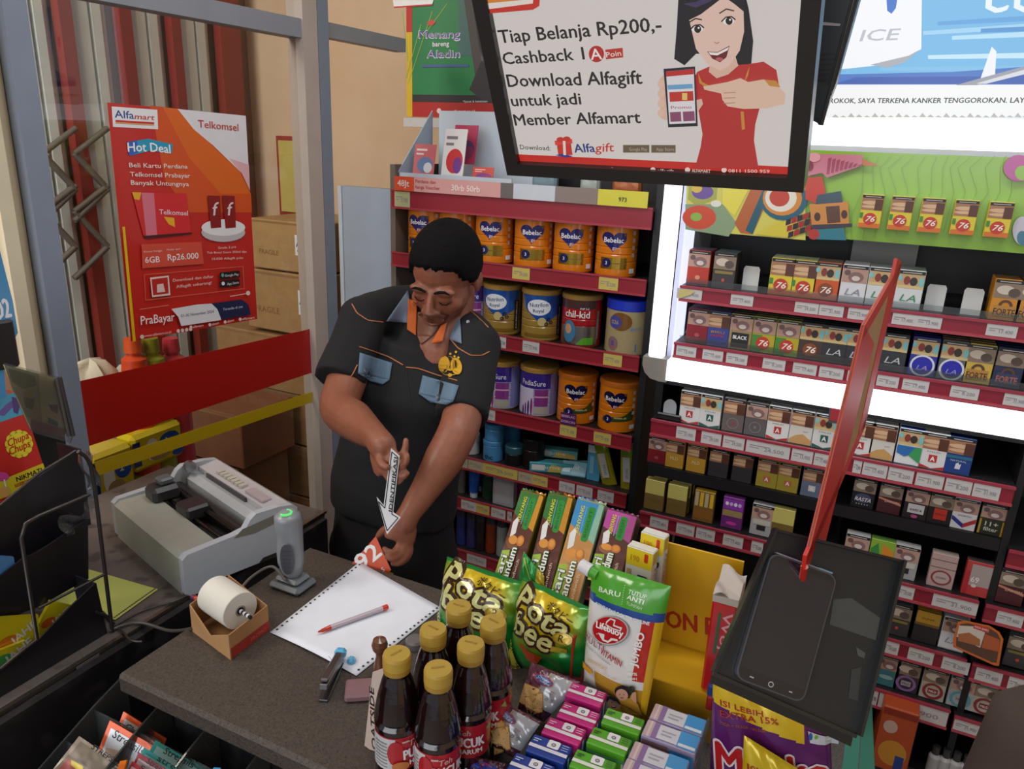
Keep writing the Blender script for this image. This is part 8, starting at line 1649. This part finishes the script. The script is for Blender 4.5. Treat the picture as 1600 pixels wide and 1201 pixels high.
# hair: a close cropped cap
hb = MB('hair', '#0a080a')
def hairf(u, v):
    th = math.pi*v; a = 2*math.pi*u; d = Vector((math.sin(th)*math.cos(a), math.sin(th)*math.sin(a), math.cos(th)))
    line = 0.34 if d.y > 0 else 0.34+0.9*d.y; sd = max(0.0, (abs(d.x)-0.62)/0.38); line = 0.46*max(0, d.y)**1.1 - 0.12 - 0.42*sd*(1 if d.y > -.2 else .4) + 0.03*math.sin(17*a) - 0.5*max(0, -d.y) 
    k = (d.z-line+0.02*math.sin(23*a))/0.10; k = max(0.0, min(1.0, k)); k = k*k*(3-2*k); r = 0.90+0.19*k+0.012*math.sin(31*a+9*th)*math.sin(27*th)*k
    return hp(d.x*0.073*r, -0.012+d.y*0.092*r, 0.030+d.z*0.083*r*(1.0+0.06*k))
hb.grid(hairf, 72, 48); hb.build('hair', man)
fb = MB('hair', '#120e0e')
for sg in (-1, 1): fb.tube([hp(sg*x, 0.088-0.0005*i*i, z) for i, (x, z) in enumerate(((0.010, 0.011), (0.022, 0.016), (0.034, 0.017), (0.045, 0.011)))], [0.002, 0.0034, 0.003, 0.0012], 8, '#140f0f')
fb.build('eyebrows', man)
fb = MB('hair', '#181010')
for sg in (-1, 1): fb.tube([hp(sg*x, y, z) for x, y, z in ((0.016, 0.083, -0.012), (0.024, 0.086, -0.016), (0.034, 0.084, -0.017), (0.043, 0.078, -0.012))], [0.0008, 0.0014, 0.0014, 0.0008], 6, '#180f0e')
fb.build('eyelashes', man)
fb = MB('skin', '#6c3c34'); fb.tube([hp(x, y, z) for x, y, z in ((-0.020, 0.089, -0.061), (-0.008, 0.0955, -0.0595), (0, 0.0955, -0.061), (0.008, 0.0955, -0.0595), (0.020, 0.089, -0.061))], [0.0008, 0.002, 0.002, 0.002, 0.0008], 8, '#5c3029')
fb.tube([hp(x, y, z) for x, y, z in ((-0.016, 0.089, -0.067), (0, 0.0945, -0.069), (0.016, 0.089, -0.067))], [0.0012, 0.0036, 0.0012], 8, '#84503f'); fb.build('lips', man)

# shirt
sh = MB('cloth', '#100f12')
C0 = at(672, 556, 1.78); C1 = at(650, 610, 1.77); C2 = at(632, 680, 1.78); C3 = at(618, 750, 1.80); C4 = at(616, 790, 1.82)
lofted(sh, [(NB-Z1*0.015, BX*0.075, BD*0.062), (C0+Z1*0.035, BX*0.135, BD*0.085), (C0, BX*0.158, BD*0.10), (C1, BX*0.155, BD*0.112), (C2, BX*0.142, BD*0.115), (C3, BX*0.150, BD*0.118), (C4, BX*0.150, BD*0.118)])
def sleeve(S, e, r0, r1):
    d = (e-S).normalized(); w = d.orthogonal().normalized(); n = d.cross(w)
    ellip(sh, S, (r0*1.02,)*3); lofted(sh, [(S-d*0.01, w*r0*0.95, n*r0*0.95), (S.lerp(e, .5), w*(r0+r1)/2, n*(r0+r1)/2), (e, w*r1, n*r1)], 20)
sleeve(S1, at(530, 596, 1.66), 0.056, 0.057); sleeve(S2, at(721, 652, 1.575), 0.058, 0.054)
limb(sh, [(at(652, 488, 1.84), 0.070), (at(606, 488, 1.80), 0.062), (S1, 0.054)]); limb(sh, [(at(652, 500, 1.84), 0.070), (at(722, 520, 1.80), 0.060), (S2, 0.054)]); limb(sh, [(at(655, 505, 1.84), 0.07), (C0, 0.09)])
shirt = fuse(sh, 'shirt', 0.006, '#100f12', 'cloth', 5, man, (0.09, 0.010))
# trousers, belt, shoes
tb = MB('cloth', '#131215'); hipc = C4-Z1*0.02
lofted(tb, [(C4+Z1*0.06, BX*0.140, BD*0.11), (C4-Z1*0.06, BX*0.150, BD*0.115), (C4-Z1*0.16, BX*0.152, BD*0.112), (C4-Z1*0.20, BX*0.13, BD*0.10)])
for sg in (-1, 1):
    f0 = C4+BX*sg*0.08-Z1*0.12; ft = Vector((f0.x+BX.x*sg*0.03, f0.y+BX.y*sg*0.03, 0.07)); kn = f0.lerp(ft, 0.5)+BD*0.02
    limb(tb, [(f0, 0.085), (kn, 0.066), (ft, 0.055)])
tr_ = fuse(tb, 'trousers', 0.012, '#0c0b0e', 'cloth', 4, man, (0.12, 0.02))
for sg in (-1, 1):
    f0 = C4+BX*sg*0.11; b = MB('gloss', '#141214'); c = Vector((f0.x, f0.y, 0.04))+BD*0.05; ellip(b, c, (0.045, 0.13, 0.04), (BX, BD, Z1), '#151315'); b.build('shoe', man)
bpy.context.view_layer.update()
# ---- trims laid on the shirt
def bvh(o):
    M = Matrix.Translation(wloc(o)); return BVHTree.FromPolygons([M @ v.co for v in o.data.vertices], [tuple(p.vertices) for p in o.data.polygons])
T1 = bvh(shirt); T2 = bvh(man)
MISS = [0]
def hit(x, y, l=0.002, k=(450, 300, 3.43), both=False):
    X, Y = k[0]+x/k[2], k[1]+y/k[2]; r = ray(X, Y).normalized(); best = None
    for T in ((T1, T2) if both else (T1,)):
        h = T.ray_cast(CAM, r)
        if h[0] is not None and (best is None or h[3] < best[1]): best = (h[0], h[3])
    MISS[0] = 0 if best else 1
    d = best[1] if best else 1.62
    return CAM+r*(d-l)
def patch(name, q, col, lift=0.003, kind='cloth', nu=8, nv=8, both=False, parent=None):
    """q: four corners TL TR BR BL"""
    b = MB(kind, col); tl, tr, br, bl = [Vector((x, y)) for x, y in q]
    def f(u, v): p = tl.lerp(tr, u).lerp(bl.lerp(br, u), v); return hit(p.x, p.y, lift, both=both)
    b.grid(f, nu, nv); o = b.build(name, parent or man)
    m_ = o.modifiers.new('t', 'SOLIDIFY'); m_.thickness = 0.0015; m_.offset = 0; return o
def piping(pts, r=0.0014):
    Q = []
    for a, c in zip(pts, pts[1:]):
        for k in range(6):
            t = k/6; h_ = hit(a[0]+(c[0]-a[0])*t, a[1]+(c[1]-a[1])*t, 0.0012)
            if not MISS[0]: Q.append(h_)
    if len(Q) < 4: return
    S_ = [Q[0]]+[(Q[i-1]+Q[i]*2+Q[i+1])/4 for i in range(1, len(Q)-1)]+[Q[-1]]
    b = MB('cloth', '#a8683c'); b.tube(S_, r, 6, '#b06e44'); b.build('orange_piping', man)
for p_ in ([(343, 600), (370, 648), (430, 688), (525, 698)], [(870, 785), (910, 835), (980, 875), (1040, 875), (1088, 850)], [(383, 828), (450, 850), (540, 882), (632, 935)], [(632, 938), (700, 945), (800, 980), (928, 1015)], [(372, 925), (345, 980), (300, 1025)], [(360, 525), (450, 500), (560, 492), (618, 500)], [(940, 612), (1000, 652), (1090, 740)]): piping(p_)
patch('pocket_flap', ((385, 860), (558, 915), (543, 1008), (376, 972)), '#5d7488', 0.004); patch('pocket_flap', ((722, 982), (915, 1037), (886, 1122), (700, 1082)), '#5d7488', 0.004)
patch('flap_point', ((380, 972), (543, 1006), (508, 1030), (440, 1012)), '#5d7488', 0.004, nv=3); patch('flap_point', ((704, 1082), (886, 1122), (850, 1140), (764, 1126)), '#5d7488', 0.004, nv=3)
patch('neck_opening', ((672, 640), (862, 660), (768, 775), (690, 765)), '#704634', 0.004, 'skin', both=True); patch('neck_opening', ((690, 765), (768, 772), (728, 805), (712, 815)), '#7c5240', 0.004, 'skin', nv=4, both=True)
patch('collar', ((642, 525), (650, 560), (640, 700), (528, 692)), '#69768a', 0.007); patch('collar', ((916, 640), (925, 720), (930, 812), (840, 778)), '#69798c', 0.007); patch('collar', ((850, 700), (916, 640), (880, 770), (838, 780)), '#69798c', 0.0075)
patch('collar_lining', ((645, 570), (692, 590), (686, 768), (638, 735)), '#b85a24', 0.009, both=True); patch('collar_lining', ((820, 715), (852, 700), (830, 800), (766, 812)), '#c8622a', 0.010, both=True)
def dot(x, y, r, col, nm, lift=0.0085):
    b = MB('gloss', col); c = hit(x, y, lift); n = (CAM-c).normalized(); b.lathe([(r, 0), (r, 0.0015), (0, 0.002)], 14, c, n, col); b.build(nm, man)
dot(417, 958, 0.0065, '#2c3640', 'button'); dot(807, 1100, 0.0065, '#2c3640', 'button'); dot(965, 695, 0.004, '#8c96a0', 'button', 0.003)
b = MB('cloth', '#c8981c')
def blob(pts, col, l):
    P = [hit(x, y, l) for x, y in pts]; t = tessellate_polygon([[Vector((x, y, 0)) for x, y in pts]]); b.add(P, [list(q)[::-1] for q in t], col)
def el(cx, cy, rx, ry, n=14, rot=0): return [(cx+rx*math.cos(2*math.pi*i/n)*math.cos(rot)-ry*math.sin(2*math.pi*i/n)*math.sin(rot), cy+rx*math.cos(2*math.pi*i/n)*math.sin(rot)+ry*math.sin(2*math.pi*i/n)*math.cos(rot)) for i in range(n)]
for q in (el(836, 924, 30, 46, 14, 0.15), el(902, 932, 30, 46, 14, -0.2), el(868, 918, 26, 40), el(868, 968, 42, 14), el(868, 980, 12, 10)): blob(q, '#c4941c', 0.005)
for x, y in ((870, 866), (900, 856), (892, 880), (913, 886)): blob([(x+(9 if i % 2 == 0 else 4)*math.sin(math.pi*i/5), y-(9 if i % 2 == 0 else 4)*math.cos(math.pi*i/5)) for i in range(10)], '#d8ac30', 0.0055)
for q in (el(842, 915, 5, 20, 10, 0.2), el(898, 920, 5, 22, 10, -0.1)): blob(q, '#2a2010', 0.0058)
for x in (852, 868, 884): blob(el(x, 925, 2, 26, 8), '#8c6a14', 0.0058)
b.build('crest', man)
for i, (a, c) in enumerate((((632, 950), (655, 1120)), ((655, 1120), (668, 1190)))):
    bb = MB('cloth'); bb.tube([hit(a[0]+(c[0]-a[0])*k/5, a[1]+(c[1]-a[1])*k/5, 0.0008) for k in range(6)], 0.0012, 6, '#222126'); bb.build('placket_seam', man)

# ---- what he holds
kk = (450, 600, 3.43)
def ap(x, y, z): return at(kk[0]+x/kk[2], kk[1]+y/kk[2], z)
a0, a1 = ap(574, 362, 1.352), ap(530, 805, 1.395); ctr = ap(540, 668, 1.383)
s = Surf(a1, ap(603, 715, 1.388)-ap(475, 605, 1.383), a0-a1).crop(*kk)
q = [s.px(*p) for p in ((530, 805), (603, 715), (563, 687), (598, 385), (552, 345), (512, 650), (475, 605))]
b = MB('card', '#e2e2e4'); b.prism([s.P(x, y, -0.0015) for x, y in q], s.N*0.0013, '#e4e4e6')
s.N = s.N if s.N.dot(CAM-a1) > 0 else -s.N
def inner(pts, k_):
    cx_, cy_ = 545, 640; return [(cx_+(x-cx_)*k_[0], cy_+(y-cy_)*k_[1]) for x, y in pts]
lines = [(531, 785), (590, 716), (556, 696), (590, 392), (556, 362), (519, 664), (485, 628), (531, 785)]
b.pline(s, lines, 5, '#23262a')
b.ptext(s, 'IDENTIFIKASI', (553, 678), (588, 388), 4, '#1c1c20', 0.05) if False else None
A_, B_ = s.px(556, 684), s.px(586, 394); hh = (s.px(585, 520)[0]-s.px(546, 520)[0])*0.62
b.text(s, 'IDENTIFIKASI', A_[0], A_[1], abs(hh), '#1c1c20', math.hypot(B_[0]-A_[0], B_[1]-A_[1]), 0.07, 'l', math.atan2(B_[1]-A_[1], B_[0]-A_[0]), 0.1)
tag(b.build('arrow_marker'), 'white arrow shaped marker with black lettering held in his upper hand', 'marker')
s = Surf(ap(335, 968, 1.452), ap(552, 1000, 1.444)-ap(335, 968, 1.452), ap(470, 815, 1.448)-ap(335, 968, 1.452)).crop(*kk)
tl, r_, l_ = s.px(470, 815), s.px(552, 995), s.px(335, 968); d_ = (r_[0]+l_[0]-tl[0], r_[1]+l_[1]-tl[1])
if s.N.dot(CAM-s.O) < 0: s.N = -s.N
b = MB('card', '#cf4a1c'); b.prism([s.P(*p, -0.0015) for p in (tl, r_, d_, l_)], s.N*0.0013, '#d24d1e')
A_, B_ = s.px(400, 1000), s.px(505, 912); an_ = math.atan2(B_[1]-A_[1], B_[0]-A_[0]); W_d = math.hypot(B_[0]-A_[0], B_[1]-A_[1])
b.text(s, '92', A_[0], A_[1], W_d*0.62, '#eceaea', W_d, 0.05, 'l', an_); A2 = s.px(512, 1004); b.text(s, 'S', A2[0], A2[1], W_d*0.16, '#eceaea', None, 0.04, 'l', an_)
tag(b.build('number_card'), 'orange number card held over the far counter edge', 'card'); s.crop(0, 0, 1)
p = on(628, 900, Y=1.10); b = MB('card'); b.box((p.x-0.018, 1.055, CZ-0.12), (p.x+0.004, 1.065, CZ-0.02), '#c8a82c'); b.box((p.x-0.018, 1.054, CZ-0.075), (p.x+0.004, 1.0555, CZ-0.045), '#2c6c9c'); tag(b.build('paper_tag'), 'yellow and blue paper tag hanging behind the counter edge', 'tag')
